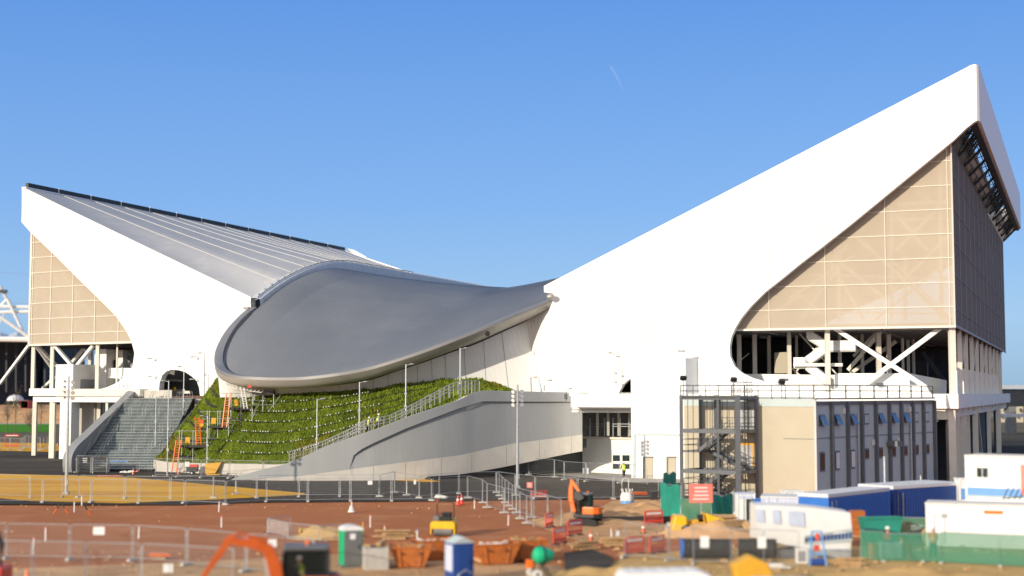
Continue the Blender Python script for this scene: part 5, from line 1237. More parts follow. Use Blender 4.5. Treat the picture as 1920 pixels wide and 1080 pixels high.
mast(124, 928, 705, (715, 725.5, 735, 745), 'tall floodlight mast with eight lamps at left, before the curved parapet')
mast(970.5, 916, 721, (733, 741, 749, 757.5), 'tall floodlight mast with eight lamps before the ramp wall')
# ================================================================== PEOPLE
def person(name_, label, loc, yaw, pose='stand', vest='hi_vis', hat='white_plastic', legs='navy_cloth', arms='navy_cloth'):
    T_ = thing('person', label, 'person', loc, yaw)
    if pose == 'sit': hip = .45; kn = [(.42, -.02), (.42, -.02)]; ft = [(.46, -.43), (.46, -.43)]
    elif pose == 'walk': hip = .92; kn = [(.18, -.44), (-.05, -.46)]; ft = [(.22, -.86), (-.32, -.82)]
    else: hip = .92; kn = [(.03, -.46), (.04, -.46)]; ft = [(0, -.87), (-.02, -.87)]
    lean = .12 if pose != 'stand' else .04
    vs = [(0, 0, hip)]; es = []; rad = [.14]
    def addv(p, r_, par): vs.append(p); rad.append(r_); es.append((par, len(vs) - 1)); return len(vs) - 1
    w1 = addv((lean * .3, 0, hip + .18), .125, 0); ch = addv((lean * .8, 0, hip + .40), .15, w1); nk = addv((lean, 0, hip + .56), .06, ch); h1 = addv((lean + .02, 0, hip + .66), .085, nk); h2 = addv((lean + .02, 0, hip + .76), .085, h1); nose = addv((lean + .13, 0, hip + .69), .014, h1)
    for s_ in (-1, 1): addv((lean + .02, s_ * .1, hip + .70), .018, h1)
    for i, s_ in enumerate((-1, 1)):
        hp = addv((0, s_ * .1, hip - .05), .095, 0); k_ = addv((kn[i][0], s_ * .11, hip + kn[i][1]), .062, hp); a_ = addv((ft[i][0], s_ * .11, hip + ft[i][1]), .042, k_); addv((ft[i][0] + .17, s_ * .12, hip + ft[i][1] - .02), .035, a_)
        sh_ = addv((lean * .9, s_ * .19, hip + .47), .055, ch); el = addv((lean + .02 + .1 * i, s_ * .24, hip + .22), .042, sh_); wr = addv((lean + .24 + .05 * i, s_ * .2, hip + .10), .03, el); pm = addv((lean + .31 + .05 * i, s_ * .19, hip + .08), .03, wr)
        for f in range(4): addv((lean + .40 + .05 * i - abs(f - 1.5) * .012, s_ * (.165 + .02 * f), hip + .04 - .004 * f), .009, pm)
        addv((lean + .33 + .05 * i, s_ * .14, hip + .10), .010, wr)
    me = bpy.data.meshes.new('body'); me.from_pydata(vs, es, []); o = bpy.data.objects.new('body', me); COL.objects.link(o); o.parent = T_
    md_ = o.modifiers.new('skin', 'SKIN')
    for i, r_ in enumerate(rad): me.skin_vertices[0].data[i].radius = (r_, r_ * (.85 if i in (1, 2) else 1))
    me.skin_vertices[0].data[0].use_root = True; md_.use_smooth_shade = True; sb = o.modifiers.new('sub', 'SUBSURF'); sb.levels = 1; sb.render_levels = 1
    me.materials.append(m_('skin'))
    def limb(nm, chains, m):
        mb = MB()
        for pts, r0, r1 in chains: mb.tube(pts, r0, 8, r2=r1)
        mb.build(nm, m, T_, smooth=True)
    L_ = lambda i: V(vs[i])
    limb('trousers', [([V((0, s_ * .08, hip + .04)), V((kn[i][0], s_ * .11, hip + kn[i][1])), V((ft[i][0], s_ * .11, hip + ft[i][1] + .06))], .125, .075) for i, s_ in enumerate((-1, 1))], legs)
    mb = MB()
    for i, s_ in enumerate((-1, 1)): mb.ball((ft[i][0] + .06, s_ * .115, hip + ft[i][1] - .0), .1, 8, 5, (1.35, .6, .6))
    mb.build('boots', 'rubber', T_, smooth=True)
    limb('sleeves', [([V((lean * .9, s_ * .17, hip + .49)), V((lean + .02 + .1 * i, s_ * .24, hip + .22)), V((lean + .22 + .05 * i, s_ * .2, hip + .11))], .075, .048) for i, s_ in enumerate((-1, 1))], arms)
    mb = MB(); rows = []
    for z, rx, ry, cx in ((hip - .06, .17, .2, 0), (hip + .12, .155, .19, lean * .3), (hip + .36, .175, .23, lean * .7), (hip + .50, .14, .2, lean * .9), (hip + .55, .08, .09, lean)):
        rows.append([(cx + rx * math.cos(a_ * .524), ry * math.sin(a_ * .524), z) for a_ in range(13)])
    mb.grid(rows); v_ = mb.build('vest', vest, T_, smooth=True)
    mb = MB(); z = hip + .16; mb.grid([[(lean * .35 + .172 * math.cos(a_ * .524), .207 * math.sin(a_ * .524), z + dz) for a_ in range(13)] for dz in (0, .05)]); mb.build('reflective_band', 'seam_strip', v_)
    mb = MB(); mb.ball((lean + .01, 0, hip + .76), .135, 12, 5, (1.08, .92, .95), 0.0); mb.cyl((lean + .03, 0, hip + .755), (lean + .03, 0, hip + .775), .155, 12); mb.build('hard_hat', hat, T_, smooth='auto')
    mb = MB()
    for s_ in (-1, 1): mb.ball((lean + .095, s_ * .035, hip + .715), .012, 6, 4)
    mb.build('eyes', 'black_steel', T_)
    mb = MB(); mb.box((lean + .1, 0, hip + .65), (.01, .05, .01)); mb.build('mouth', 'pink_board', T_)
    return T_
q = onramp(691, 2.0); person('w', 'worker in yellow vest and white helmet on the ramp stair, left of the two', tuple(q + V((0, 0, .35))), .3, 'walk')
q = onramp(709, 2.0); person('w', 'worker in yellow vest bending slightly on the ramp stair, right of the two', tuple(q + V((0, 0, .35))), -.4, 'walk', arms='white_paint')
person('w', 'worker in red overalls and white helmet behind the green net fence', tuple(gr(1667, 1046)), 2.6, 'stand', 'red_plastic', 'white_plastic', 'red_plastic', 'red_plastic')
person('w', 'worker in orange top standing among the green nets, right', tuple(gr(1750, 1046)), 1.2, 'walk', 'orange', 'white_plastic', 'navy_cloth', 'orange')
person('w', 'worker in yellow vest stooping by the gatehouse window', tuple(gr(1170, 896)), 1.8, 'walk')
person('w', 'worker in lime jacket by the portable cabins behind the white banner', tuple(gr(1403, 978)), -1.5, 'stand')
p = at(25, 766, 476); person('w', 'distant worker in yellow vest at far left, left of the pair', (p.x, p.y, 4.4), 0, 'stand'); person('w', 'distant worker in yellow vest at far left, right of the pair', (p.x + 1.3, p.y + .6, 4.4), .8, 'stand')
# ================================================================== MACHINES
def excavator(loc, yaw, sc_, label, boom, stick, bucket, paint, driver=None):
    """local: +X forward, metres; boom / stick are (x, z) points"""
    T_ = thing('excavator', label, 'excavator', loc, yaw)
    k = sc_
    for s_ in (-1, 1):
        mb = MB(); prof_ = [(x * k, z * k) for x, z in ((-1.15, .12), (-.95, 0), (.95, 0), (1.15, .14), (1.2, .35), (1.0, .52), (-1.0, .52), (-1.2, .35))]
        mb.poly([(x, s_ * .75 * k - .17 * k, z) for x, z in prof_], V((0, .34 * k, 0))); t_ = mb.build('track', 'rubber', T_)
        mb = MB()
        for j in range(11): mb.box(((-1 + .2 * j) * k, s_ * .75 * k, .53 * k), (.08 * k, .36 * k, .05 * k)); mb.box(((-1 + .2 * j) * k, s_ * .75 * k, -.0 * k + .01), (.08 * k, .36 * k, .04 * k))
        mb.build('track_pad', 'black_steel', t_)
    MB().box((0, 0, .45 * k), (1.3 * k, 1.2 * k, .3 * k)).build('undercarriage', 'black_steel', T_, bev=.02)
    mb = MB(); out = [(x * k, y * k, .68 * k) for x, y in ((.75, -.8), (.75, .8), (-.9, .8), (-1.25, .5), (-1.3, 0), (-1.25, -.5), (-.9, -.8))]; mb.poly(out, V((0, 0, .28 * k))); mb.build('house_base', 'black_steel', T_, bev=.03)
    mb = MB(); out = [(x * k, y * k, .96 * k) for x, y in ((.05, -.78), (.05, .78), (-.9, .8), (-1.25, .52), (-1.32, 0), (-1.25, -.52), (-.9, -.8))]; mb.poly(out, V((0, 0, .55 * k))); mb.build('body', paint, T_, bev=.07)
    mb = MB(); mb.poly([(x, y, 1.51 * k) for x, y, _ in [(a_ * k, b_ * k, 0) for a_, b_ in ((-.05, -.5), (-.05, .7), (-.85, .7), (-1.15, .4), (-1.15, -.4))]], V((0, 0, .05 * k))); mb.build('engine_cover', 'black_steel', T_, bev=.02)
    # cab: frame posts, roof, glass
    cx0, cx1, cy0, cy1, z0, z1 = (-.85 if k > 1 else -.35) * k, .72 * k, -.78 * k, .22 * k, .96 * k, 2.45 * k
    mb = MB()
    for x, y in ((cx0, cy0), (cx0, cy1), (cx1, cy0), (cx1, cy1)):
        mb.tube([(x, y, z0), (x * (1.0), y, z1 - .25 * k), (x - .06 * k * (1 if x > 0 else -1), y, z1 - .04)], .06 * k, 6)
    for y in (cy0, cy1): mb.tube([(cx0, y, z0 + .05), (cx1, y, z0 + .05)], .06 * k, 6)
    mb.bar((.15 * k, cy0, z0), (.15 * k, cy0, z1), .07 * k); mb.bar((cx0, cy0, z0), (cx0, cy1, z0), .07); mb.bar((cx1, cy0, z0), (cx1, cy1, z0), .07)
    c_ = mb.build('cab', 'black_steel', T_)
    mb = MB(); mb.box(((cx0 + cx1) / 2, (cy0 + cy1) / 2, z1), (cx1 - cx0 + .08, 1.1 * k, .16 * k)); mb.build('cab_roof', 'dark_rib', c_, bev=.07)
    mb = MB()
    for y in (cy0 - .01, cy1 + .01): mb.box(((cx0 + cx1) / 2, y, (z0 + z1) / 2), (cx1 - cx0 - .06, .015, (z1 - z0) * .95))
    for x in (cx0 - .01, cx1 + .01): mb.box((x, (cy0 + cy1) / 2, (z0 + z1) / 2), (.015, .95 * k, (z1 - z0) * .95))
    mb.build('cab_glass', 'cab_glass', c_)
    MB().box((cx0 + .05, (cy0 + cy1) / 2, (z0 + z1) / 2 - .2), (.04, .9 * k, (z1 - z0) * .7)).box(((cx0 + cx1) / 2, (cy0 + .05), (z0 + z1) / 2 - .05), (cx1 - cx0 - .1, .03, (z1 - z0) * .9)).build('dark_cab_sheet', 'rubber', c_)  # black sheets added behind the glass to make the cab interior dark
    MB().box((.05 * k, -.28 * k, z0 + .3 * k), (.4 * k, .45 * k, .5 * k)).build('seat', 'rubber', c_, bev=.03)
    # arm
    def arm(pts, w0, w1, nm):
        mb = MB(); n = len(pts); up_, dn_ = [], []
        for i, (x, z) in enumerate(pts):
            a_ = V(pts[max(i - 1, 0)]); b_ = V(pts[min(i + 1, n - 1)]); d_ = (b_ - a_).normalized(); nn = V((-d_.y, d_.x)); wd = lerp(w0, w1, i / (n - 1)) * (1.15 if 0 < i < n - 1 else .8); up_.append((x + nn.x * wd / 2, z + nn.y * wd / 2)); dn_.append((x - nn.x * wd / 2, z - nn.y * wd / 2))
        mb.poly([(x, .32 * k, z) for x, z in up_ + dn_[::-1]], V((0, .26 * k, 0))); return mb.build(nm, paint, T_, bev=.02)
    arm(boom, (.46 if k > 1 else .36) * k, .26 * k, 'boom'); arm(stick, .3 * k, .18 * k, 'stick')
    mb = MB(); a_ = boom[len(boom) // 2]; mb.cyl((boom[0][0] + .25 * k, .45 * k, boom[0][1] - .1), (a_[0] + .1 * k, .45 * k, a_[1] - .3 * k), .055 * k, 8); mb.build('boom_cylinder', 'galv', T_)
    mb = MB(); mb.cyl((a_[0], .45 * k, a_[1] + .28 * k), (stick[0][0], .45 * k, stick[0][1] + .12 * k), .05 * k, 8); mb.build('stick_cylinder', paint, T_)
    bx, bz = bucket; mb = MB(); prof_ = [(bx, bz), (bx + .25 * k, bz - .15 * k), (bx + .2 * k, bz - .55 * k), (bx - .25 * k, bz - .7 * k), (bx - .55 * k, bz - .5 * k), (bx - .15 * k, bz - .1 * k)]; mb.poly([(x, .15 * k, z) for x, z in prof_], V((0, .6 * k, 0))); mb.build('bucket', 'black_steel', T_)
    mb = MB(); mb.cyl((-.1 * k, -.3 * k, z1 + .08 * k), (-.1 * k, -.3 * k, z1 + .24 * k), .07 * k, 8); mb.build('beacon', 'orange', T_)
    return T_
e_ = at(548, 1100, 61.5)
excavator((e_.x + .5, 61.5, 0), math.pi + .12, 1.2, 'orange excavator with a black glazed cab reaching left at the bottom edge', [(1.0, 1.1), (1.2, 2.2), (1.5, 2.95), (2.05, 3.2), (2.95, 3.28)], [(2.8, 3.5), (3.12, 3.36), (4.5, 1.35)], (4.5, 1.35), 'orange_red')
person('w', 'driver in a yellow vest seated in the cab of the nearest excavator', (e_.x + .42, 61.5 + .15, 1.25), math.pi + .1, 'sit')
e_ = gr(1098, 986)
excavator((e_.x, e_.y, 0), math.pi - .35, .92, 'compact orange excavator with arm raised, in the tan dirt at mid site', [(.7, 1.0), (.95, 1.9), (.95, 2.7), (.9, 3.1)], [(.95, 3.25), (.65, 2.9), (.3, 2.45)], (.4, 2.5), 'orange')
# road roller
e_ = gr(834, 1003); T_ = thing('road_roller', 'small yellow road roller with black roll bar on the red dirt', 'road roller', (e_.x, e_.y, 0), -.12)
for s_ in (-1, 1):
    mb = MB(); mb.cyl((s_ * .55 - .0, -.0, .0), (s_ * .55, 0, 0), .1, 4)
for y in (-.55, .75):
    mb = MB(); mb.cyl((-.62, y, .36), (.62, y, .36), .36, 22); mb.build('drum', 'mid_grey', T_, smooth='auto')
MB().box((0, -.5, .72), (1.5, .9, .5)).build('body', 'yellow', T_, bev=.05); MB().box((0, .6, .82), (1.3, 1.1, .55)).build('engine_hood', 'yellow', T_, bev=.06)
for s_ in (-1, 1): MB().box((s_ * .78, -.3, .5), (.1, 1.3, .75)).build('side_frame', 'yellow', T_, bev=.03)
MB().box((.12, .15, 1.25), (.62, .5, .5)).build('seat', 'rubber', T_, bev=.05); MB().box((.1, -.35, 1.1), (.85, .25, .3)).build('dashboard', 'rubber', T_, bev=.04); MB().box((-.55, .1, 1.12), (.4, .6, .3)).build('water_tank', 'grey_plastic', T_, bev=.05)
MB().tube([(-.58, .3, .8), (-.58, .3, 2.0), (-.45, .3, 2.2), (.45, .3, 2.2), (.58, .3, 2.0), (.58, .3, .8)], .04, 8).build('roll_bar', 'black_steel', T_, smooth='auto')
MB().tube([(-.3, -.5, 1.2), (-.3, -.5, 1.45), (.35, -.5, 1.45), (.35, -.5, 1.2)], .03, 6).build('grab_rail', 'black_steel', T_)
MB().cyl((-.55, .3, 2.2), (-.55, .3, 2.36), .07, 8).build('beacon', 'orange_red', T_)
# portable toilets
def toilet(px, py, yaw, label, side, door, roof, w_=1.12, h_=2.2):
    e_ = gr(px, py); T_ = thing('portable_toilet', label, 'portable toilet', (e_.x, e_.y + .6, 0), yaw)
    MB().box((0, 0, .08), (w_ + .06, w_ + .06, .16)).build('base', 'grey_plastic', T_)
    MB().box((0, 0, .16 + (h_ - .3) / 2), (w_, w_, h_ - .3)).build('cabin', side, T_, bev=.03)
    mb = MB(); mb.poly([(x, -w_ / 2 - .05, z) for x, z in [(-w_ * .43, .2)] + [(-w_ * .43, h_ - .35)] + [(w_ * .43 * math.cos(math.pi - a_ * math.pi / 8), h_ - .35 + .22 * math.sin(a_ * math.pi / 8)) for a_ in range(9)] + [(w_ * .43, .2)]], V((0, .045, 0))); d_ = mb.build('door', door, T_)
    MB().box((w_ * .3, -w_ / 2 - .06, 1.15), (.06, .05, .22)).build('handle', 'black_steel', d_); MB().box((-.02, -w_ / 2 - .06, 1.72), (.3, .02, .3)).build('notice', 'white_plastic', d_)
    mb = MB()
    for x in (-.3, -.1, .1, .3): mb.box((w_ / 2 + .012, x, 1.1), (.02, .05, 1.7)); mb.box((-w_ / 2 - .012, x, 1.1), (.02, .05, 1.7))
    mb.build('side_ribs', side, T_)
    mb = MB(); rows = []
    for i in range(9):
        a_ = math.pi * i / 8; rows.append([(-(w_ / 2 + .04) * math.cos(a_), -w_ / 2 - .06, h_ - .16 + .26 * math.sin(a_)), (-(w_ / 2 + .04) * math.cos(a_), w_ / 2 + .04, h_ - .16 + .26 * math.sin(a_))])
    mb.grid(rows); mb.poly([r[0] for r in rows], V((0, .05, 0))); mb.poly([r[1] for r in rows], V((0, -.05, 0))); mb.build('roof', roof, T_)
toilet(655, 1066, .32, 'bright green and grey portable toilet with white arched roof', 'green_plastic', 'grey_plastic', 'white_plastic')
# blue toilet with peaked roof
e_ = gr(861, 1092); T_ = thing('portable_toilet', 'dark blue portable toilet with grey peaked roof before the orange skips', 'portable toilet', (e_.x, e_.y, 0), .45)
MB().box((0, 0, 1.0), (1.12, 1.12, 2.0)).build('cabin', 'blue_paint', T_, bev=.03)
mb = MB(); mb.poly([(-.6, -.6, 2.0), (.6, -.6, 2.0), (.0, -.6, 2.32)], V((0, 1.2, 0))); mb.build('roof', 'grey_panel', T_); mb = MB(); mb.box((-.575, 0, 1.25), (.03, .9, 1.3)); mb.build('side_panel', 'lilac', T_)
d_ = MB().box((0, -.58, 1.0), (.8, .05, 1.8)).build('door', 'blue_paint', T_, bev=.015); MB().box((.3, -.62, 1.05), (.06, .05, .2)).build('handle', 'black_steel', d_); MB().tube([(-.5, -.75, 0), (-.35, -.75, .5), (0, -.75, .7), (.4, -.75, .5)], .03, 5).build('hoop', 'galv', T_)
# concrete chamber
e_ = gr(702, 1069); T_ = thing('concrete_chamber', 'square grey concrete chamber beside the green toilet with timber on top', 'chamber', (e_.x, e_.y + .5, 0), .2)
mb = MB()
for x, y, dx, dy in ((0, -.6, 1.3, .12), (0, .6, 1.3, .12), (-.6, 0, .12, 1.07), (.6, 0, .12, 1.07)): mb.box((x, y, .6), (dx, dy, 1.2))
mb.build('walls', 'block_concrete', T_, bev=.01)
mb = MB(); mb.bar((-.6, .2, 1.26), (.7, -.1, 1.26), .25, .1); mb.bar((-.4, -.3, 1.26), (.5, .5, 1.3), .2, .1); mb.bar((.1, -.4, 1.38), (.5, .4, 1.5), .3, .1); mb.build('timber_cover', 'timber', T_)
# skips
def skip(loc, yaw, label, m, load, L_=2.9, w_=1.75, h_=1.15):
    T_ = thing('skip', label, 'skip', loc, yaw); a_ = L_ / 2; b_ = w_ / 2; mb = MB(); t = .06
    o1 = [V((-a_ * .62, -b_ * .9, .08)), V((a_ * .62, -b_ * .9, .08)), V((a_ * .62, b_ * .9, .08)), V((-a_ * .62, b_ * .9, .08))]; o2 = [V((-a_, -b_, h_)), V((a_, -b_, h_)), V((a_, b_, h_)), V((-a_, b_, h_))]
    for i in range(4):
        j = (i + 1) % 4; n_ = (o1[j] - o1[i]).cross(o2[i] - o1[i]).normalized() * -t; mb.hexa([o1[i], o1[j], o1[j] + n_, o1[i] + n_], [o2[i], o2[j], o2[j] + n_, o2[i] + n_])
    mb.add(o1, [(0, 1, 2, 3)]); mb.build('shell', m, T_); mb = MB(); c_ = o2 + [o2[0]]
    for i in range(4): mb.bar(c_[i], c_[i + 1], .1, .09)
    mb.build('rim', m, T_); mb = MB()
    for x in (-.35, .35):
        for s_ in (-1, 1): MB().bar((x * L_ * .6, s_ * b_ * .93, .1), (x * L_ * .75, s_ * b_ * 1.01, h_ - .1), .09, .07).build('rib', m, T_)
    mb = MB()
    for s_ in (-1, 1):
        for x in (-.5, .5): mb.cyl((x, s_ * (b_ + .01), h_ * .72), (x, s_ * (b_ + .14), h_ * .72), .06, 8)
    mb.build('lifting_lug', 'black_steel', T_)
    r4 = random.Random(int(loc[0] * 10)); mb = MB()
    for i in range(30 if load else 0):
        c2 = V((r4.uniform(-a_ * .7, a_ * .7), r4.uniform(-b_ * .7, b_ * .7), h_ * .8 + r4.uniform(-.1, .15))); mb.bar(c2, c2 + V((r4.uniform(-.8, .8), r4.uniform(-.5, .5), r4.uniform(-.05, .25))), r4.uniform(.06, .3), r4.uniform(.03, .12))
    if load: 
        lo_ = mb.build('load', load, T_); MB().box((0, 0, h_ * .45), (L_ * .72, w_ * .84, h_ * .6)).build('fill', 'tan_dirt', T_)
    return T_
for (px, py, yw, l_, m, ld_) in ((768, 1066, .1, 'leftmost orange skip with timber, right of the concrete chamber', 'skip_orange', 'timber'), (812, 1052, .35, 'orange skip half hidden behind the blue toilet', 'skip_orange', 'bag_cloth'), (925, 1060, .3, 'orange skip full of pale boards right of the blue toilet', 'skip_orange', 'bag_cloth'), (985, 1052, .25, 'rightmost orange skip, with brown waste', 'skip_orange', 'timber')):
    e_ = gr(px, py); skip((e_.x, e_.y + .7, 0), yw, l_, m, ld_, 2.3 if px != 925 else 2.7)
e_ = gr(401, 891); T_ = thing('tipping_skip', 'small yellow tipping skip at the foot of the planted slope', 'skip', (e_.x, e_.y, 0), 0)
mb = MB(); mb.poly([(-.95, -.6, 1.35), (.95, -.6, 1.5), (.25, -.6, .25), (-.85, -.6, .2)], V((0, 1.2, 0))); mb.build('hopper', 'skip_yellow', T_); MB().box((0, 0, .1), (1.5, 1.1, .16)).build('base_frame', 'skip_yellow', T_)
# generator trailer
e_ = gr(361, 890); T_ = thing('generator', 'red and grey towable generator beside the yellow tipping skip', 'generator', (e_.x, e_.y, 0), 0)
MB().box((0, 0, .62), (1.25, .8, .55)).build('body', 'dark_grey', T_, bev=.05); MB().box((.15, 0, 1.03), (1.0, .78, .3)).build('hood', 'red_plastic', T_, bev=.05); MB().tube([(-.6, 0, .4), (-1.1, 0, .35), (-1.2, 0, .2)], .04, 6).build('drawbar', 'black_steel', T_)
for s_ in (-1, 1): w_o = MB().cyl((0, s_ * .42, .22), (0, s_ * .56, .22), .22, 14).build('wheel', 'rubber', T_); MB().cyl((0, s_ * .565, .22), (0, s_ * .575, .22), .1, 10).build('hub', 'white_plastic', w_o)
# metal racks at the stair foot
for i, (px, l_) in enumerate(((158, 'left stack of dark metal racks at the foot of the wide steps'), (188, 'right stack of dark metal racks at the foot of the wide steps'))):
    e_ = gr(px, 887.5); T_ = thing('metal_rack', l_, 'rack', (e_.x, e_.y, 0), .05); mb = MB()
    for x in (-.85, .85):
        for y in (-.4, .4): mb.bar((x, y, 0), (x, y, 1.9), .07)
    mb.build('uprights', 'galv_dull', T_); mb = MB()
    for k in range(9): mb.box((0, 0, .15 + k * .21), (1.65, .8, .05)); mb.bar((-.8, -.42, .2 + k * .21), (.8, -.42, .26 + k * .21), .05)
    mb.build('shelf', 'dark_grey', T_)
for i, (px, py, w_, l_) in enumerate(((222, 867, 2.6, 'bright blue sheeting roll on the lower steps, upper'), (228, 878.5, 3.0, 'bright blue sheeting roll at the bottom step'), (177, 877, 1.5, 'bright blue sheet behind the metal racks'))):
    p = at(px, py, 175.2 + .3 * (i == 0)); T_ = thing('tarpaulin', l_, 'tarpaulin', tuple(p)); mb = MB(); mb.grid([[(x * w_ / 8 - w_ / 2, y * .3, .12 * math.sin(x * 1.7 + y) * .5 + .05 * y) for x in range(9)] for y in range(4)]); mb.tube([(-w_ / 2, -.1, .1), (w_ / 2, -.1, .1)], .12, 7); mb.build('sheet', 'bright_blue', T_)
for i, (px, py, m, l_, d_) in enumerate(((193, 887, 'tan_dirt', 'small heap of tan sacks before the racks', 1), (238, 887, 'bag_cloth', 'pile of pale plastic wrap at the foot of the steps', 1.2), (256, 886, 'pink_board', 'small pinkish bundle at the foot of the steps', .6), (828, 935, 'bag_cloth', 'flattened pale plastic wrapping by the road fence', 1.6), (1068, 883, 'skip_yellow', 'yellow wrapped pack lying before the gatehouse', 1), (1083, 881, 'bag_cloth', 'white wrapped pack lying before the gatehouse', .9), (1035, 884, 'tan_dirt', 'small tan lump on the tarmac by the ramp', .4), (975, 885, 'black_steel', 'heap of black sheeting under the end of the ramp wall', 2.4), (570, 998, 'yellow', 'yellow tools behind the crowd barrier', .6))):
    e_ = gr(px, py); r5 = random.Random(px); T_ = thing('bundle', l_, 'bundle', (e_.x, e_.y, 0)); mb = MB()
    for k in range(7): mb.ball((r5.uniform(-.4, .4) * d_, r5.uniform(-.4, .4), .1), .22, 7, 4, (r5.uniform(.8, 1.8) * d_, 1, r5.uniform(.5, 1.2)))
    mb.build('heap', m, T_)
e_ = gr(205, 894); T_ = thing('edge_barrier', 'flat orange plastic barrier lying before the racks', 'barrier', (e_.x, e_.y, .1)); mb = MB(); mb.bar((-1.3, 0, 0), (1.3, 0, 0), .35, .1)
for k in range(7): mb.bar((-1.2 + k * .4, -.15, .06), (-1.2 + k * .4, .35, .06), .07)
mb.build('frame', 'red_plastic', T_)
# red plastic pedestrian barriers
def gate(px, py, yaw, label, h=1.05, w_=1.6):
    e_ = gr(px, py); T_ = thing('plastic_barrier', label, 'barrier', (e_.x, e_.y, 0), yaw, 'red plastic barriers'); mb = MB(); mb.tube([(-w_ / 2, 0, .15), (-w_ / 2, 0, h - .1), (-w_ / 2 + .1, 0, h), (w_ / 2 - .1, 0, h), (w_ / 2, 0, h - .1), (w_ / 2, 0, .15), (-w_ / 2, 0, .15)], .045, 6); mb.box((0, 0, h - .2), (w_, .05, .22)); mb.box((0, 0, .3), (w_, .05, .15)); mb.build('frame', 'red_plastic', T_); mb = MB()
    for k in range(9): mb.box((-w_ / 2 + w_ * (k + .5) / 9, 0, .55), (.05, .03, .5))
    mb.build('bars', 'red_plastic', T_); MB().box((0, -.03, h - .2), (w_ * .8, .01, .12)).build('reflective_strip', 'white_plastic', T_)
    for x in (-w_ * .35, w_ * .35): MB().box((x, 0, .06), (.12, .5, .1)).build('foot', 'black_steel', T_)
gate(1050, 1020, 1.0, 'slanted red plastic barrier left of the compact digger tracks'); gate(1078, 1005, .9, 'red plastic barrier just below the compact digger'); gate(1190, 1040, .7, 'red plastic barrier with white notice, left of the open pair'); gate(1232, 1038, .9, 'red plastic barrier right of the open pair'); gate(1226, 985, .5, 'red plastic barrier at the end of the dark trench'); gate(1030, 990, 1.2, 'red plastic barrier partly hidden by the slanting fence'); gate(22, 838, .1, 'red plastic barrier at far left by the lawn', w_=2.4, h=2.2); gate(1010, 935, 0, 'low orange red plastic barrier lying by the road fence', .4)
# far left black and red machine corner
e_ = at(-12, 1075, 68); T_ = thing('dumper', 'black and red machine cut off by the left edge', 'dumper', (e_.x, e_.y, 0)); MB().box((0, 0, 1.0), (1.3, 1.6, .8)).build('body', 'red_plastic', T_, bev=.1); MB().tube([(.3, 0, 1.3), (.35, 0, 2.4), (.1, 0, 3.0), (-.6, 0, 3.1)], .13, 8).build('roll_bar', 'black_steel', T_); MB().cyl((.0, -.9, .45), (0, -.6, .45), .45, 16).build('wheel', 'rubber', T_)
e_ = gr(50, 1100); T_ = thing('traffic_cone', 'orange traffic cone at the bottom left corner', 'cone', (e_.x, e_.y, 0)); MB().cyl((0, 0, 0), (0, 0, .9), .2, 12, .03).build('body', 'orange', T_); MB().cyl((0, 0, .35), (0, 0, .55), .135, 12, .09).build('band', 'white_plastic', T_)
# cement mixer
e_ = gr(1012, 1084); T_ = thing('cement_mixer', 'cement mixer with bright green drum and pale wheels near the bottom edge', 'cement mixer', (e_.x, e_.y, 0), .3)
mb = MB(); 
mb2 = [(-.35, .22), (-.2, .42), (.15, .5), (.45, .38), (.7, .25)]; rows = []
for x, r_ in mb2: rows.append([(x, r_ * math.cos(a_ * .449), r_ * math.sin(a_ * .449) + 1.15) for a_ in range(15)])
mb.grid(rows); mb.poly(rows[0][:-1], V((.03, 0, 0))); mb.build('drum', 'green_plastic', T_, smooth='auto'); MB().cyl((.1, 0, 1.15), (.16, 0, 1.15), .53, 16).build('drum_band', 'black_steel', T_)
for s_ in (-1, 1): w_o = MB().cyl((-.3, s_ * .45, .25), (-.3, s_ * .57, .25), .25, 14).build('wheel', 'bag_cloth', T_); MB().cyl((-.3, s_ * .57, .25), (-.3, s_ * .6, .25), .08, 8).build('hub', 'black_steel', w_o)
MB().tube([(-.3, -.4, .25), (0, -.4, .9), (.6, -.3, 0)], .04, 6).tube([(-.3, .4, .25), (0, .4, .9), (.6, .3, 0)], .04, 6).build('stand', 'black_steel', T_); MB().box((-.55, 0, .75), (.3, .45, .4)).build('engine', 'orange', T_, bev=.03)
w2 = gr(1000, 1090)
# dark trench and tarmac pad near bottom centre
mb = MB(); sh('pad', [(1058, 1042), (1110, 1035), (1150, 1052), (1142, 1075), (1060, 1078)], 'asphalt', .18)
e_ = gr(1180, 983); T_ = thing('pipe', 'long black drain pipe lying by the mound behind the compact digger', 'pipe', (e_.x, e_.y, .3), .12); MB().cyl((-3.6, 0, 0), (3.0, 0, 0), .26, 14).build('barrel', 'rubber', T_, smooth='auto'); MB().cyl((3.0, 0, 0), (3.25, 0, 0), .3, 14).build('end_cap', 'red_plastic', T_)
for i, (x0, x1, yb, l_) in enumerate(((1280, 1372, 1052, 'left big black pipe with a bright blue end cap'), (1385, 1456, 1052, 'right big black pipe behind the fence panels'))):
    a_ = gr(x0, yb); b_ = gr(x1, yb + 1); T_ = thing('pipe', l_, 'pipe', (a_.x, a_.y, .72)); d_ = b_ - a_; MB().cyl((0, 0, 0), (d_.x, d_.y, 0), .55, 22).build('barrel', 'rubber', T_, smooth='auto')
    if i == 0: MB().cyl((-.1, 0, 0), (.02, 0, 0), .58, 22).build('end_cap', 'bright_blue', T_)
    mb = MB()
    for t in (.15, .85): mb.box((d_.x * t, d_.y * t, -.62), (.2, 1.3, .2))
    mb.build('bearer', 'timber', T_)
    mb = MB()
    for t in (.3, .6): mb.cyl((d_.x * t, 0, 0), (d_.x * t + .06, 0, 0), .565, 22)
    mb.build('coupling', 'black_steel', T_)
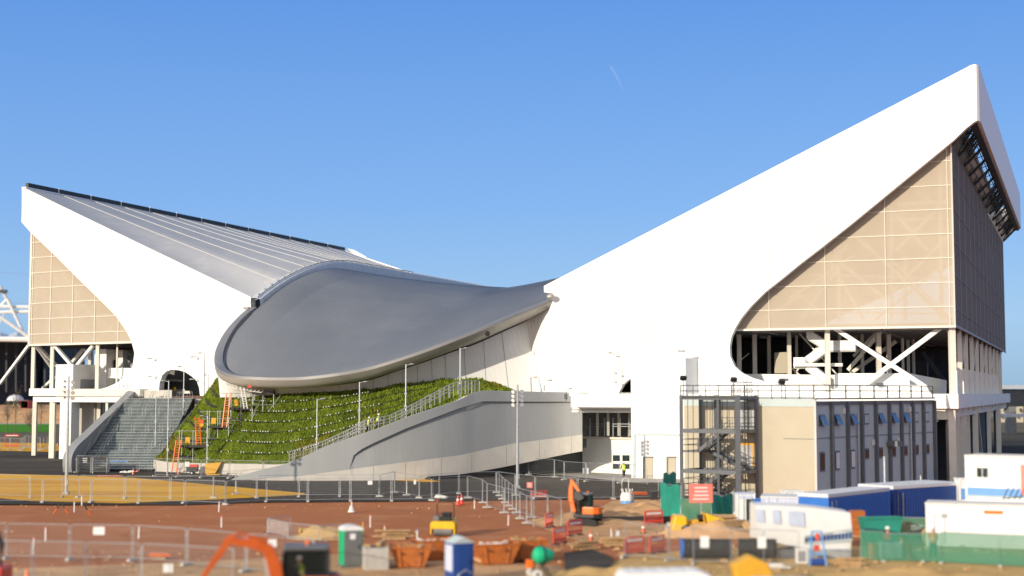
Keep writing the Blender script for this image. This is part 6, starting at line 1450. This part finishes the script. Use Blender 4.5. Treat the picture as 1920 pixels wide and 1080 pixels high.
# bulk bag hanging hoop
e_ = gr(1176, 944); T_ = thing('bulk_bag', 'white bulk bag with a blue foot, its long lifting hoop standing up', 'bulk bag', (e_.x, e_.y, 0), .3); mb = MB(); rows = []
for z, r_ in ((.02, .5), (.3, .58), (.7, .56), (.95, .45)): rows.append([(r_ * math.cos(a_ * .5236) * (1 + .12 * math.cos(4 * a_ * .5236)), r_ * math.sin(a_ * .5236) * (1 + .12 * math.cos(4 * a_ * .5236)), z) for a_ in range(13)])
mb.grid(rows); mb.build('bag', 'bag_cloth', T_, smooth=True); MB().cyl((0, 0, 0), (0, 0, .28), .6, 12).build('foot', 'sky_blue', T_)
mb = MB()
for a_ in range(9): mb.tube([(.4 * math.cos(a_ * .7), .4 * math.sin(a_ * .7), .9), (.5 * math.cos(a_ * .7), .5 * math.sin(a_ * .7), 1.25)], .04, 4)
mb.build('frill', 'white_plastic', T_); MB().tube([(-.45, 0, .8), (-.5, 0, 1.8), (-.35, 0, 2.15), (-.1, 0, 2.2), (.1, 0, 2.1), (.15, 0, 1.8), (.1, 0, .9)], .035, 6).build('hoop', 'seam_strip', T_)
# yellow machine by gatehouse, orange lamp
e_ = gr(1200, 930); T_ = thing('edge_barrier', 'low orange barrier by the road fence right of the bulk bag', 'barrier', (e_.x, e_.y, 0)); MB().box((0, 0, .25), (1.4, .25, .3)).build('body', 'orange_red', T_, bev=.04); MB().box((-.45, 0, .05), (.2, .5, .1)).box((.45, 0, .05), (.2, .5, .1)).build('foot', 'black_steel', T_)
# ================================================================== TEAL SHEETED ENCLOSURE
for i, (x0, y0, x1, y1, h_, l_) in enumerate(((1238, 968, 1276, 974, 2.5, 'tall teal sheeted fence panel at the left of the enclosure'), (1244, 955, 1268, 952, 2.9, 'teal sheet standing behind the tall left panel'), (1276, 974, 1335, 975, 1.5, 'low translucent teal sheet below the pink board'), (1335, 975, 1381, 970, 1.75, 'teal sheeted panel right of the pink board'))):
    a_ = gr(x0, y0); b_ = gr(x1, y1); d_ = b_ - a_; T_ = thing('sheeted_fence', l_, 'fence', (a_.x, a_.y, 0), math.atan2(d_.y, d_.x), 'teal sheeted fence panels'); L_ = d_.length; mb = MB(); mb.grid([[(L_ * k / 10, .06 * math.sin(k * 1.9 + j * .8), h_ * j / 5 + (.12 * math.sin(k) if j == 5 else 0)) for k in range(11)] for j in range(6)]); mb.grid([[(L_ * k / 10, .06 * math.sin(k * 1.9 + j * .8) + .02, h_ * j / 5 + (.12 * math.sin(k) if j == 5 else 0)) for k in range(11)] for j in range(6)]); mb.build('sheet', 'teal_sheet' if i != 2 else 'green_net', T_, smooth=True); MB().tube([(0, .06, 0), (0, .06, h_), (L_, .06, h_), (L_, .06, 0)], .03, 5).build('frame', 'galv', T_)
# dumper (yellow)
e_ = gr(1310, 1003); T_ = thing('site_dumper', 'yellow site dumper with tilted bucket before the teal sheeting', 'dumper', (e_.x, e_.y, 0), 0)
mb = MB(); mb.poly([(-1.9, -.8, .45), (-1.65, -.8, 1.35), (-.9, -.8, 1.3), (-.8, -.8, .5), (-1.3, -.8, .2)], V((0, 1.6, 0))); mb.build('bucket', 'yellow', T_, bev=.08); MB().bar((-1.0, 0, .8), (.4, 0, .9), .6, .35).build('chassis', 'skip_yellow', T_)
mb = MB(); mb.poly([(.4, -.6, 1.5), (1.7, -.6, 1.05), (1.75, -.6, .5), (.6, -.6, .5)], V((0, 1.2, 0))); mb.build('engine_cover', 'yellow', T_, bev=.08); MB().box((.15, 0, 1.1), (.45, .6, .5)).build('seat', 'rubber', T_, bev=.04); MB().tube([(.3, -.5, .9), (.3, -.5, 1.5), (.3, .5, 1.5), (.3, .5, .9)], .04, 6).build('hand_rail', 'skip_yellow', T_)
for x in (-.9, 1.1):
    for s_ in (-1, 1): w_o = MB().cyl((x, s_ * .65, .38), (x, s_ * .95, .38), .38, 16).build('wheel', 'rubber', T_); MB().cyl((x, s_ * .955, .38), (x, s_ * .97, .38), .18, 10).build('hub', 'yellow', w_o)
# ================================================================== CABINS AND CONTAINERS AT RIGHT
def cabin(name_, label, cat, a_, b_, h_, dp, m, mr, z0=0, band=None, corr=True, rooftop=.08):
    a_ = V((a_.x, a_.y, 0)); b_ = V((b_.x, b_.y, 0)); d_ = b_ - a_; L_ = d_.length; T_ = thing(name_, label, cat, (a_.x, a_.y, z0), math.atan2(d_.y, d_.x))
    MB().box((L_ / 2, dp / 2, h_ / 2), (L_, dp, h_ - .04)).build('walls', m, T_); MB().box((L_ / 2, dp / 2, h_ + rooftop / 2), (L_ + .1, dp + .1, rooftop)).build('roof', mr, T_)
    mb = MB()
    for k in range(int(L_ / .3) if corr else 0): mb.box((.15 + k * .3, -.015, h_ / 2), (.12, .04, h_ - .3))
    if corr: mb.build('corrugation', m, T_)
    mb = MB()
    for x in (.05, L_ - .05): mb.box((x, -.03, h_ / 2), (.12, .06, h_))
    mb.build('corner_post', m, T_)
    if band: MB().box((L_ / 2, -.02, h_ * band[0]), (L_ - .14, .05, h_ * band[1])).build('painted_band', band[2], T_)
    return T_, L_
def cwin(T_, x, z, w_, h_):
    f_ = MB().box((x, -.03, z), (w_, .06, h_)).build('window', 'galv', T_)
    for s_ in (-1, 1): MB().box((x + s_ * w_ * .24, -.065, z), (w_ * .4, .02, h_ * .82)).build('pane', 'pane_dark', f_)
a_ = at(1813, 1000, 97); b_ = at(2060, 1000, 92)
T_, L_ = cabin('site_cabin', 'lower cabin of the rear stack behind the long white container', 'site cabin', a_, b_, 2.6, 3, 'white_plastic', 'grey_panel', 0, None, False)
T_, L_ = cabin('site_cabin', 'upper white site cabin with dark window and blue lower band, top right', 'site cabin', a_, b_, 2.55, 3, 'white_plastic', 'bag_cloth', 2.7, (.09, .2, 'sky_blue'), False, .1); cwin(T_, 1.15, 1.5, .8, .72)
MB().box((3.85, -.03, 1.1), (.35, .06, 2.0)).build('door', 'pink_board', T_)
T_.children[0]
a_ = at(1737, 1010, 90); b_ = at(2060, 1010, 86.5)
T_, L_ = cabin('container', 'long white container with small orange plate and faint lettering line, right edge', 'container', a_, b_, 2.6, 2.5, 'white_plastic', 'bag_cloth', 0, (.72, .012, 'seam_strip'), False); MB().box((4.0, -.03, 2.2), (1.1, .04, .2)).build('plate', 'orange', T_); MB().box((1.1, -.03, 1.9), (.35, .04, .25)).build('vent', 'galv_dull', T_)
# railings on the container roof
mb = MB(); T2 = thing('roof_rail', 'dark folded guard rail on the long white container roof', 'rail', tuple(at(1880, 935, 91)));
for k in range(5): mb.tube([(k * .35, 0, -.1), (k * .35 + .5, .3, .7)], .03, 5)
mb.tube([(0, 0, 0), (2.0, .2, .2)], .03, 5); mb.build('bars', 'black_steel', T2)
a_ = at(1553, 990, 100); b_ = at(1668, 985, 107)
cabin('container', 'bright blue container with pale roof behind the white banner', 'container', a_, b_, 2.25, 2.3, 'bright_blue', 'tent_white', 0, None, True, .25)
a_ = at(1676, 985, 108); b_ = at(1800, 975, 113)
cabin('container', 'dark blue container with pale curved roof farther right', 'container', a_, b_, 2.3, 3.2, 'blue_paint', 'tent_white', 0, None, True, .25)
a_ = at(1428, 990, 104); b_ = at(1552, 985, 103)
cabin('container', 'blue grey container with lilac roof left of the bright blue one', 'container', a_, b_, 1.95, 3.0, 'lilac', 'tent_white', 0, None, True, .12)
a_ = at(1800, 985, 112); b_ = at(1812, 985, 112); cabin('storage_box', 'narrow white and blue box left of the upper cabin', 'box', a_, a_ + V((1.2, 0, 0)), 2.8, 1.2, 'white_plastic', 'white_plastic', 0, (.6, .3, 'sky_blue'), False)
for i, (px, py, m1, m2, l_) in enumerate(((1401, 981, 'white_plastic', 'lilac', 'white portable cabin with lilac roof at the left of the blue containers'), (1436, 982, 'bright_blue', 'bright_blue', 'deep blue portable box beside the white cabin'), (1491, 975, 'white_plastic', 'white_plastic', 'white portable box with blue lower half behind the banner'))):
    e_ = gr(px, py); a_ = V((e_.x - .75, e_.y, 0)); T_, L_ = cabin('portable_cabin', l_, 'portable cabin', a_, a_ + V((1.35, .1, 0)), 2.1 if i != 1 else 1.7, 1.3, m1, m2, 0, (.42, .4, 'sky_blue') if i == 2 else ((.9, .1, 'lilac') if i == 0 else None), False)
    if i == 0: MB().box((.95, -.03, 1.0), (.5, .05, 1.5)).build('door', 'pane_dark', T_)
# white banner-wrapped hull shape
e_ = gr(1512, 1048); T_ = thing('wrapped_load', 'big white tarpaulin wrapped load with pale lilac patches and blue lettering band', 'wrapped load', (e_.x, e_.y, 0), 0)
secs = []
for i in range(13):
    t = i / 12; x = lerp(-2.9, 2.75, t); y = .0 + 2.4 * t * .35; top = lerp(3.05, 2.55, t) + .12 * math.sin(t * 3.1); lo_ = lerp(1.05, .25, min(1, t * 1.6)) if t < .6 else .25; secs.append([(x + (.45 if t < .1 else 0), y + .9, lo_), (x + (.25 if t < .1 else 0), y + .05, lo_ + .12), (x + .05, y - .25, (top + lo_) / 2), (x, y - .05, top), (x, y + 1.9, top + .05), (x, y + 2.0, lo_)])
mb = MB(); mb.grid(secs); mb.add(secs[0], [(0, 1, 2, 3, 4, 5)]); mb.add(secs[-1], [(0, 1, 2, 3, 4, 5)]); mb.build('tarpaulin', 'white_plastic', T_, smooth='auto')
def onhull(t, f0, f1):
    i = t * 12; a_ = secs[int(i)]; k = lambda f: lerp(V(a_[1]), V(a_[3]), f) + (V(a_[2]) - (V(a_[1]) + V(a_[3])) / 2) * (4 * f * (1 - f)) + V((0, -.03, 0)); return k(f0), k(f1)
for t0, t1 in ((.0, .1), (.17, .26), (.34, .5)):
    p0, p1 = onhull(t0, .55, .9); p2, p3 = onhull(t1, .55, .9); MB().poly([p0 , p1, p3, p2], V((0, -.02, 0))).build('printed_patch', 'lilac', T_)
mb = MB(); a_ = onhull(.5, .12, .35); b_ = onhull(1, .28, .62); mb.add([a_[0], a_[1], b_[1], b_[0]], [(0, 1, 2, 3)]); mb.build('lower_band', 'grey_panel', T_)
mb = MB(); r6 = random.Random(6)
for k in range(13):
    t = k / 13 + .01; u1 = lerp(a_[0], b_[0], t) + V((0, -.03, 0)); u2 = lerp(a_[1], b_[1], t) + V((0, -.03, 0)); v1 = lerp(a_[0], b_[0], t + .05) + V((0, -.03, 0)); v2 = lerp(a_[1], b_[1], t + .05) + V((0, -.03, 0)); mb.add([lerp(u1, u2, .25), lerp(u1, u2, .75), lerp(v1, v2, .75), lerp(v1, v2, .25)], [(0, 1, 2, 3)])
mb.build('lettering_band', 'blue_paint', T_)
MB().box((.6, .9, .25), (4.0, 1.6, .5)).build('trailer_bed', 'galv', T_)
# blue trestle
e_ = gr(1532, 1062); T_ = thing('a_frame', 'blue steel A frame trestle before the wrapped load', 'trestle', (e_.x, e_.y, 0)); T_.name = 'steel_trestle'
MB().bar((-.25, 0, 1.9), (-.45, -.2, 0), .08).bar((.25, 0, 1.9), (.5, -.2, 0), .08).bar((-.3, 0, 1.9), (.3, 0, 1.9), .08).bar((-.4, -.1, .7), (.4, -.1, .7), .08).build('frame', 'sky_blue', T_); MB().box((0, 0, .25), (.8, .5, .35)).build('hose_coil', 'blue_paint', T_, bev=.1); MB().box((0, .05, 1.0), (.3, .3, .3)).box((.05, 0, 1.6), (.2, .2, .4)).build('valve', 'red_plastic', T_, bev=.04)
e_ = gr(1513, 1056); T_ = thing('crate', 'small white crate left of the blue trestle', 'crate', (e_.x, e_.y, 0)); MB().box((-.3, 0, .4), (.6, .6, .8)).build('body', 'white_plastic', T_, bev=.03); MB().box((-.3, 0, .82), (.66, .66, .05)).build('lid', 'bag_cloth', T_)
# green net fences
NETS = [((1614, 1052), (1656, 1054), 1.7), ((1656, 1054), (1732, 1055), 1.6), ((1732, 1055), (1766, 1057), 1.7), ((1766, 1057), (1876, 1063), 1.75), ((1876, 1063), (1990, 1068), 1.75), ((1620, 1010), (1735, 1012), 1.4)]
for i, (p, q, h_) in enumerate(NETS):
    a_ = gr(*p); b_ = gr(*q); d_ = b_ - a_; L_ = d_.length; T_ = thing('netted_fence', '%s green net fence panel from the left, before the white containers' % ORD[i] if i < 5 else 'low rear green net fence behind the red barrels', 'fence', (a_.x, a_.y, 0), math.atan2(d_.y, d_.x), 'green netted fence panels')
    mb = MB(); 
    for oy in (0, .02): mb.grid([[(L_ * k / 12, oy + .05 * math.sin(k * 1.3 + j), .1 + (h_ - .12) * j / 5) for k in range(13)] for j in range(6)])
    mb.build('net', 'green_net', T_, smooth=True); MB().tube([(0, .06, 0), (0, .06, h_), (L_, .06, h_), (L_, .06, 0)], .03, 5).build('frame', 'galv', T_); MB().box((0, .06, .06), (.2, .7, .12)).build('foot_block', 'block_concrete', T_)
for i, (px, l_) in enumerate(((1641, 'left red barrel behind the green net'), (1703, 'right red barrel behind the green net'))):
    e_ = gr(px, 1048); T_ = thing('barrel', l_, 'barrel', (e_.x, e_.y + .3, 0)); MB().cyl((0, 0, 0), (0, 0, .85), .3, 16).build('drum', 'red_plastic', T_, smooth='auto'); mb = MB()
    for z in (.28, .56, .85): mb.cyl((0, 0, z - .02), (0, 0, z + .02), .315, 16)
    mb.build('hoops', 'orange_red', T_)
e_ = gr(1673, 1050); T_ = thing('water_tank', 'pale green tank between the two red barrels', 'tank', (e_.x, e_.y + .5, 0)); MB().box((0, 0, .5), (1.25, .8, .9)).build('tank', 'tent_white', T_, bev=.08); MB().cyl((0, 0, .95), (0, 0, 1.05), .15, 10).build('lid', 'grey_plastic', T_)
e_ = gr(1640, 1018); T_ = thing('skip', 'green open skip behind the net fence', 'skip', (e_.x, e_.y, 0)); T_['category'] = 'skip'; mb = MB(); mb.poly([(-.9, -.8, 1.6), (1.6, -.8, 1.65), (1.3, -.8, .2), (-.6, -.8, .2)], V((0, 1.6, 0))); mb.build('shell', 'teal_sheet', T_); MB().bar((-.9, -.82, 1.62), (1.6, -.82, 1.67), .12).build('rim', 'teal_sheet', T_)
# slim posts on the right
for i, (px, yb, yt, l_) in enumerate(((1660, 960, 858, 'slim pale post in front of the ribbed service block'), (1727, 930, 893, 'short pale post before the dark blue container'))):
    b_ = gr(px, yb); h_ = at(px, yt, b_.y).z; T_ = thing('post', l_, 'post', (b_.x, b_.y, 0)); MB().tube([(0, 0, 0), (0, 0, h_)], .09, 8).build('shaft', 'galv', T_); MB().cyl((0, 0, h_), (0, 0, h_ + .1), .11, 8).build('cap', 'galv_dull', T_)
# vehicle roofs at the bottom edge
def van(px, py, Yv, L_, w_, h_, m, label, yaw=0):
    p = at(px, py, Yv); T_ = thing('van', label, 'van', (p.x, Yv, 0), yaw); a_ = L_ / 2
    prof_ = [(-a_, .35), (-a_, h_ - .25), (-a_ + .2, h_ - .02), (a_ * .45, h_), (a_ * .6, h_ - .12), (a_ * .85, h_ * .55), (a_, h_ * .48), (a_ + .02, .35)]; mb = MB(); mb.poly([(x, -w_ / 2, z) for x, z in prof_], V((0, w_, 0))); mb.build('body', m, T_, bev=.1)
    mb = MB(); mb.poly([(a_ * .5, -w_ / 2 - .01, h_ - .3), (a_ * .62, -w_ / 2 - .01, h_ - .3), (a_ * .82, -w_ / 2 - .01, h_ * .56), (a_ * .5, -w_ / 2 - .01, h_ * .56)], V((0, w_ + .02, 0))); mb.build('side_window', 'pane_dark', T_); MB().bar((a_ * .625, 0, h_ - .16), (a_ * .86, 0, h_ * .58), w_ * .9, .03).build('windscreen', 'pane_dark', T_)
    for x in (-a_ * .6, a_ * .65):
        for s_ in (-1, 1): w_o = MB().cyl((x, s_ * w_ / 2 - .12, .34), (x, s_ * w_ / 2 + .12, .34), .34, 16).build('wheel', 'rubber', T_); MB().cyl((x, s_ * (w_ / 2 + .12), .34), (x, s_ * (w_ / 2 + .14), .34), .18, 10).build('hub', 'galv', w_o)
    for s_ in (-1, 1): MB().box((a_, s_ * w_ * .36, .8), (.06, .3, .18)).build('headlight', 'seam_strip', T_)
    mb = MB()
    for k in range(5): mb.box((-a_ * .7 + k * a_ * .25, 0, h_ + .01), (.06, w_ * .8, .03))
    mb.build('roof_rib', m, T_)
van(1262, 1070, 59.5, 4.6, 1.9, 2.25, 'white_plastic', 'white van seen from above at the bottom edge, right of centre', .08)
van(1480, 1076, 58.5, 3.4, 1.8, 2.0, 'galv', 'silver vehicle roof just showing at the bottom edge', -.1)
e_ = gr(1385, 1078); T_ = thing('site_dumper', 'yellow curved loader bucket at the bottom edge before the pipes', 'bucket', (e_.x, e_.y - 6, 0)); mb = MB(); mb.poly([(-1.2, 0, 1.2), (-.3, 0, 1.65), (.5, 0, 1.3), (1.0, 0, .2), (-1.0, 0, .2)], V((0, 1.4, 0))); T_.name = 'loader_bucket'; mb.build('shell', 'skip_yellow', T_, bev=.1); MB().bar((-1.1, -.05, .25), (1.0, -.05, .25), .1).build('cutting_edge', 'galv_dull', T_)
# ================================================================== SCAFFOLDS ON THE SLOPE
def slope_at(px, py):
    best = None
    for i in range(60):
        for j in range(30):
            q = gsurf(i / 59, j / 29); X_ = 960 + FPX * q.x / q.y; yy = 737 - FPX * (q.z - CAMZ) / q.y
            d_ = (X_ - px) ** 2 + (yy - py) ** 2
            if best is None or d_ < best[0]: best = (d_, q)
    return best[1]
SCs = [(475, 512, 738.5, 'topmost scaffold platform on the planted slope, under the roof rim'), (431, 473, 767.5, 'second scaffold platform down the planted slope'), (390, 427, 801.5, 'third scaffold platform down the planted slope'), (338, 386, 838, 'lowest scaffold platform on the planted slope')]
for i, (x0, x1, y, l_) in enumerate(SCs):
    Yp = slope_at((x0 + x1) / 2, y + 6).y - 1.4; a_ = at(x0, y, Yp); b_ = at(x1, y, Yp); T_ = thing('scaffold', l_, 'scaffold', (a_.x, a_.y, 0)); z = a_.z; L_ = b_.x - a_.x
    MB().box((L_ / 2, .9, z), (L_ + .3, 2.2, .12)).box((L_ + .1, .9, z + .2), (.05, 2.2, .5)).build('platform', 'black_steel', T_); MB().box((L_ / 2, -.15, z + .1), (L_ + .3, .05, .25)).build('toe_board', 'black_steel', T_); mb = MB()  # deck deepened and end board added to throw a shadow on the slope
    for x in (-.1, L_ * .5, L_ + .1):
        for y_ in (-.1, 1.2):
            zb_ = max(0, z - (5 if i < 3 else 4) + y_ * 1.5) if y_ > 0 else max(0, z - 4.2); mb.tube([(x, y_, zb_), (x, y_, z + 2.0)], .03, 5)
    mb.tube([(-1.0, -.1, z + 1.9), (L_ + .3, -.1, z + 1.9)], .03, 5)
    for dz in (.5, 1.05): mb.tube([(-.6, -.13, z + dz), (L_ + .6, -.13, z + dz)], .03, 5)
    for dz in (-1.3, -2.5): mb.tube([(-.4, -.13, z + dz), (L_ + .5, -.13, z + dz)], .03, 5)
    mb.build('tube_frame', 'galv', T_); mb = MB()
    mb.tube([(-.1, -.15, z - 3), (L_ * .5, -.15, z - .1), (L_, -.15, z - 3.2)], .035, 5); mb.tube([(L_ * .5, -.15, z - 3), (L_ + .9, -.15, z - .2)], .035, 5); mb.build('brace', 'galv', T_)
    MB().box((L_ * .3, -.2, z + .8), (.55, .08, .7)).build('gate', 'skip_yellow' if i else 'timber', T_)
def ladder(x0, y0, x1, y1, label, m, w_=.4):
    q = slope_at(x1, y1); a_ = at(x0, y0, q.y - 2.2); b_ = at(x1, y1, q.y - 3.0); T_ = thing('ladder', label, 'ladder', tuple(b_)); d_ = a_ - b_; mb = MB()
    for s_ in (-1, 1): mb.bar(V((s_ * w_ / 2, 0, 0)), d_ + V((s_ * w_ / 2, 0, 0)), .09, .12)
    mb.build('rails', m, T_); n_ = int(d_.length / .28); mb = MB()
    for k in range(1, n_): p = d_ * (k / n_); mb.bar(p - V((w_ / 2, 0, 0)), p + V((w_ / 2, 0, 0)), .05)
    mb.build('rungs', m, T_)
ladder(428.5, 738, 421, 801, 'orange ladder between the second and third scaffold platforms', 'orange', .55); ladder(369.5, 781, 373, 834, 'orange ladder between the third and lowest scaffold platforms', 'orange', .5); ladder(335, 825, 326, 886, 'orange ladder from the lowest scaffold platform to the ground', 'orange', .55); ladder(452, 708, 461, 766, 'pale aluminium ladder up to the roof rim', 'seam_strip', .4)
p = at(468, 724.5, 166); T_ = thing('safety_sign', 'red sign hung under the roof rim above the top scaffold', 'sign', tuple(p)); MB().box((0, 0, 0), (.45, .04, .3)).build('board', 'red_plastic', T_); MB().tube([(0, .03, .15), (0, .05, .7)], .02, 4).build('hanger', 'galv', T_)
p = slope_at(378, 790); T_ = thing('safety_sign', 'red and yellow scaffold tag beside the middle orange ladder', 'sign', (at(378, 790, p.y - 1.6))); MB().box((0, 0, 0), (.5, .05, .45)).build('board', 'red_plastic', T_); MB().box((0, 0, -.55), (.5, .05, .6)).build('lower_board', 'skip_yellow', T_)
# white tube framework at the slope head
mb = MB(); T_ = thing('birdcage_scaffold', 'pale tube framework under the left end of the roof rim', 'scaffold', (-30, 172, 0))
L1 = smooth([at(*p) for p in [(412, 711, 176), (420, 719, 173), (436, 727, 171), (462, 732, 170), (490, 736, 169.6)]], 4); L2 = [q + V((.6, -.3, .9)) for q in L1]
mb.tube(L1, .05, 5); mb.tube(L2, .05, 5)
for i in range(len(L1)): mb.tube([L1[i], L2[i]], .035, 4); 
for i in range(len(L1) - 1): mb.tube([L1[i], L2[i + 1]], .03, 4)
mb.build('tube_frame', 'steel_white', T_, world=True)
board(1428, 1017, 77.5, .45, .6, 'white_plastic', 'white notice with red stripe hung on the fence between the two black pipes')

# ================================================================== SMALL SITE CLUTTER
def pallet(px, py, label, load, m, n=3, w_=1.2, h_=.35, yaw=0):
    e_ = gr(px, py); T_ = thing('pallet_stack', label, 'pallet', (e_.x, e_.y, 0), yaw); mb = MB()
    for y in (-.45, 0, .45): mb.box((0, y, .05), (w_, .1, .1))
    for k in range(6): mb.box((-w_ / 2 + .1 + k * (w_ - .2) / 5, 0, .115), (.13, 1.0, .025))
    mb.build('pallet', 'timber', T_); mb = MB(); r7 = random.Random(int(px) + 1)
    for k in range(n):
        if load == 'planks': mb.box((r7.uniform(-.15, .15), r7.uniform(-.25, .25), .18 + k * .09), (w_ * r7.uniform(1.1, 1.9), .3, .08), r7.uniform(-.12, .12))
        elif load == 'sacks': mb.ball((r7.uniform(-.35, .35), r7.uniform(-.3, .3), .22 + .12 * (k // 3)), .26, 8, 4, (1.2, 1, .55))
        else: mb.box((r7.uniform(-.1, .1), 0, .13 + h_ * (k + .5)), (w_ * r7.uniform(.7, 1), .9, h_ * .95), r7.uniform(-.1, .1))
    mb.build(load, m, T_)
pallet(1352, 985, 'stack of long tan planks right of the yellow dumper', 'planks', 'timber', 7, 1.6)
pallet(1376, 992, 'loose timber lengths beside the white portable cabin', 'planks', 'timber', 5, 1.4, yaw=.4)
pallet(1610, 1006, 'rusty brown bundle of steel between the wrapped load and green skip', 'boxes', 'skip_orange', 4, .9, .4)
pallet(1722, 1000, 'pale sacks on a pallet before the dark blue container', 'sacks', 'bag_cloth', 9)
pallet(1466, 1004, 'dark boxes on a pallet under the wrapped load tail', 'boxes', 'dark_grey', 2)
pallet(1150, 1022, 'timber offcuts on the dirt left of the red barriers', 'planks', 'timber', 4)
pallet(1095, 1030, 'brown planks beside the black tarmac pad', 'planks', 'timber', 4, yaw=.6)
pallet(1260, 1000, 'grey blocks behind the dumper bucket', 'boxes', 'block_concrete', 2, .9, .3)
pallet(740, 1010, 'timber on the ground behind the leftmost skip', 'planks', 'timber', 5, 1.5)
pallet(1590, 1062, 'small pile of planks in the sand below the wrapped load', 'planks', 'timber', 4)
pallet(1440, 1070, 'pale boards lying below the black pipes', 'planks', 'bag_cloth', 3)
pallet(300, 1048, 'orange planks lying behind the nearest fence', 'planks', 'orange', 2, .8)
def cone(px, py, label):
    e_ = gr(px, py); T_ = thing('traffic_cone', label, 'cone', (e_.x, e_.y, 0)); MB().box((0, 0, .03), (.42, .42, .06)).build('base', 'rubber', T_); MB().cyl((0, 0, .06), (0, 0, .8), .18, 12, .03).build('body', 'orange_red', T_); MB().cyl((0, 0, .36), (0, 0, .58), .122, 12, .072).build('band', 'white_plastic', T_)
for x, y, l_ in ((1130, 968, 'orange cone on the tan mound right of the compact digger'), (1206, 1000, 'orange cone between the drain pipe and yellow dumper'), (1690, 1030, 'orange cone behind the green nets, near the red worker'), (1452, 985, 'orange cone beside the deep blue box'), (1108, 1016, 'orange cone right of the slanted red barrier'), (335, 890, 'small orange cone left of the generator'), (250, 890, 'small orange cone at the foot of the wide steps'), (108, 838, 'small orange cone at the foot of the white pier')): cone(x, y, l_)
def reel(px, py, label, m, r_=.5):
    e_ = gr(px, py); T_ = thing('cable_drum', label, 'cable drum', (e_.x, e_.y, r_), .5)
    for s_ in (-.28, .28): MB().cyl((s_ - .03, 0, 0), (s_ + .03, 0, 0), r_, 18).build('flange', 'timber', T_)
    MB().cyl((-.25, 0, 0), (.25, 0, 0), r_ * .7, 16).build('winding', m, T_)
reel(1588, 1000, 'timber cable drum wound with black cable, behind the wrapped load', 'rubber', .65); reel(1745, 1020, 'cable drum with blue hose behind the green nets', 'bright_blue', .5); reel(1405, 1000, 'small cable drum with orange hose by the black pipes', 'orange', .42)
def bin_(px, py, label, m):
    e_ = gr(px, py); T_ = thing('wheeled_bin', label, 'bin', (e_.x, e_.y, 0), .2); MB().hexa([(-.25, -.28, .08), (.25, -.28, .08), (.25, .28, .08), (-.25, .28, .08)], [(-.32, -.36, 1.0), (.32, -.36, 1.0), (.32, .36, 1.0), (-.32, .36, 1.0)]).build('body', m, T_); MB().box((0, 0, 1.04), (.68, .76, .07), tilt=Matrix.Rotation(.08, 3, 'X')).build('lid', m, T_)
    for s_ in (-1, 1): MB().cyl((s_ * .26, .25, .12), (s_ * .32, .25, .12), .12, 10).build('wheel', 'rubber', T_)
bin_(1424, 1000, 'bright blue wheeled bin near the black pipes', 'bright_blue'); bin_(1690, 962, 'grey wheeled bin before the dark blue container', 'mid_grey'); bin_(1706, 964, 'taller grey bin right of the other grey bin', 'galv_dull'); bin_(1226, 944, 'dark bin at the left of the teal sheeting', 'dark_grey')
# door gear and windows on the containers
for o in [q for q in COL.objects if q.type == 'EMPTY' and q.name.startswith(('container', 'portable_cabin')) and q.location.y < 130]:
    for x in (.5, 1.1): MB().tube([(x, -.06, .15), (x, -.06, 2.0)], .025, 5).build('lock_bar', 'galv', o)
mb = MB(); rr8 = random.Random(8)
for i in range(260):
    x = rr8.uniform(1040, 1900); y = rr8.uniform(955, 1078); p = gr(x, y); s_ = rr8.uniform(.08, .4); mb.box((p.x, p.y, .05), (s_, s_ * rr8.uniform(.1, .8), rr8.uniform(.04, .2)), rr8.uniform(0, 3))
for i in range(120):
    x = rr8.uniform(0, 1000); y = rr8.uniform(1035, 1078); p = gr(x, y); s_ = rr8.uniform(.05, .3); mb.box((p.x, p.y, .05), (s_, s_ * rr8.uniform(.1, .8), rr8.uniform(.03, .1)), rr8.uniform(0, 3))
tag(mb.build('site_debris', 'timber'), 'scattered offcuts and litter over the near site ground', 'debris', kind='stuff')
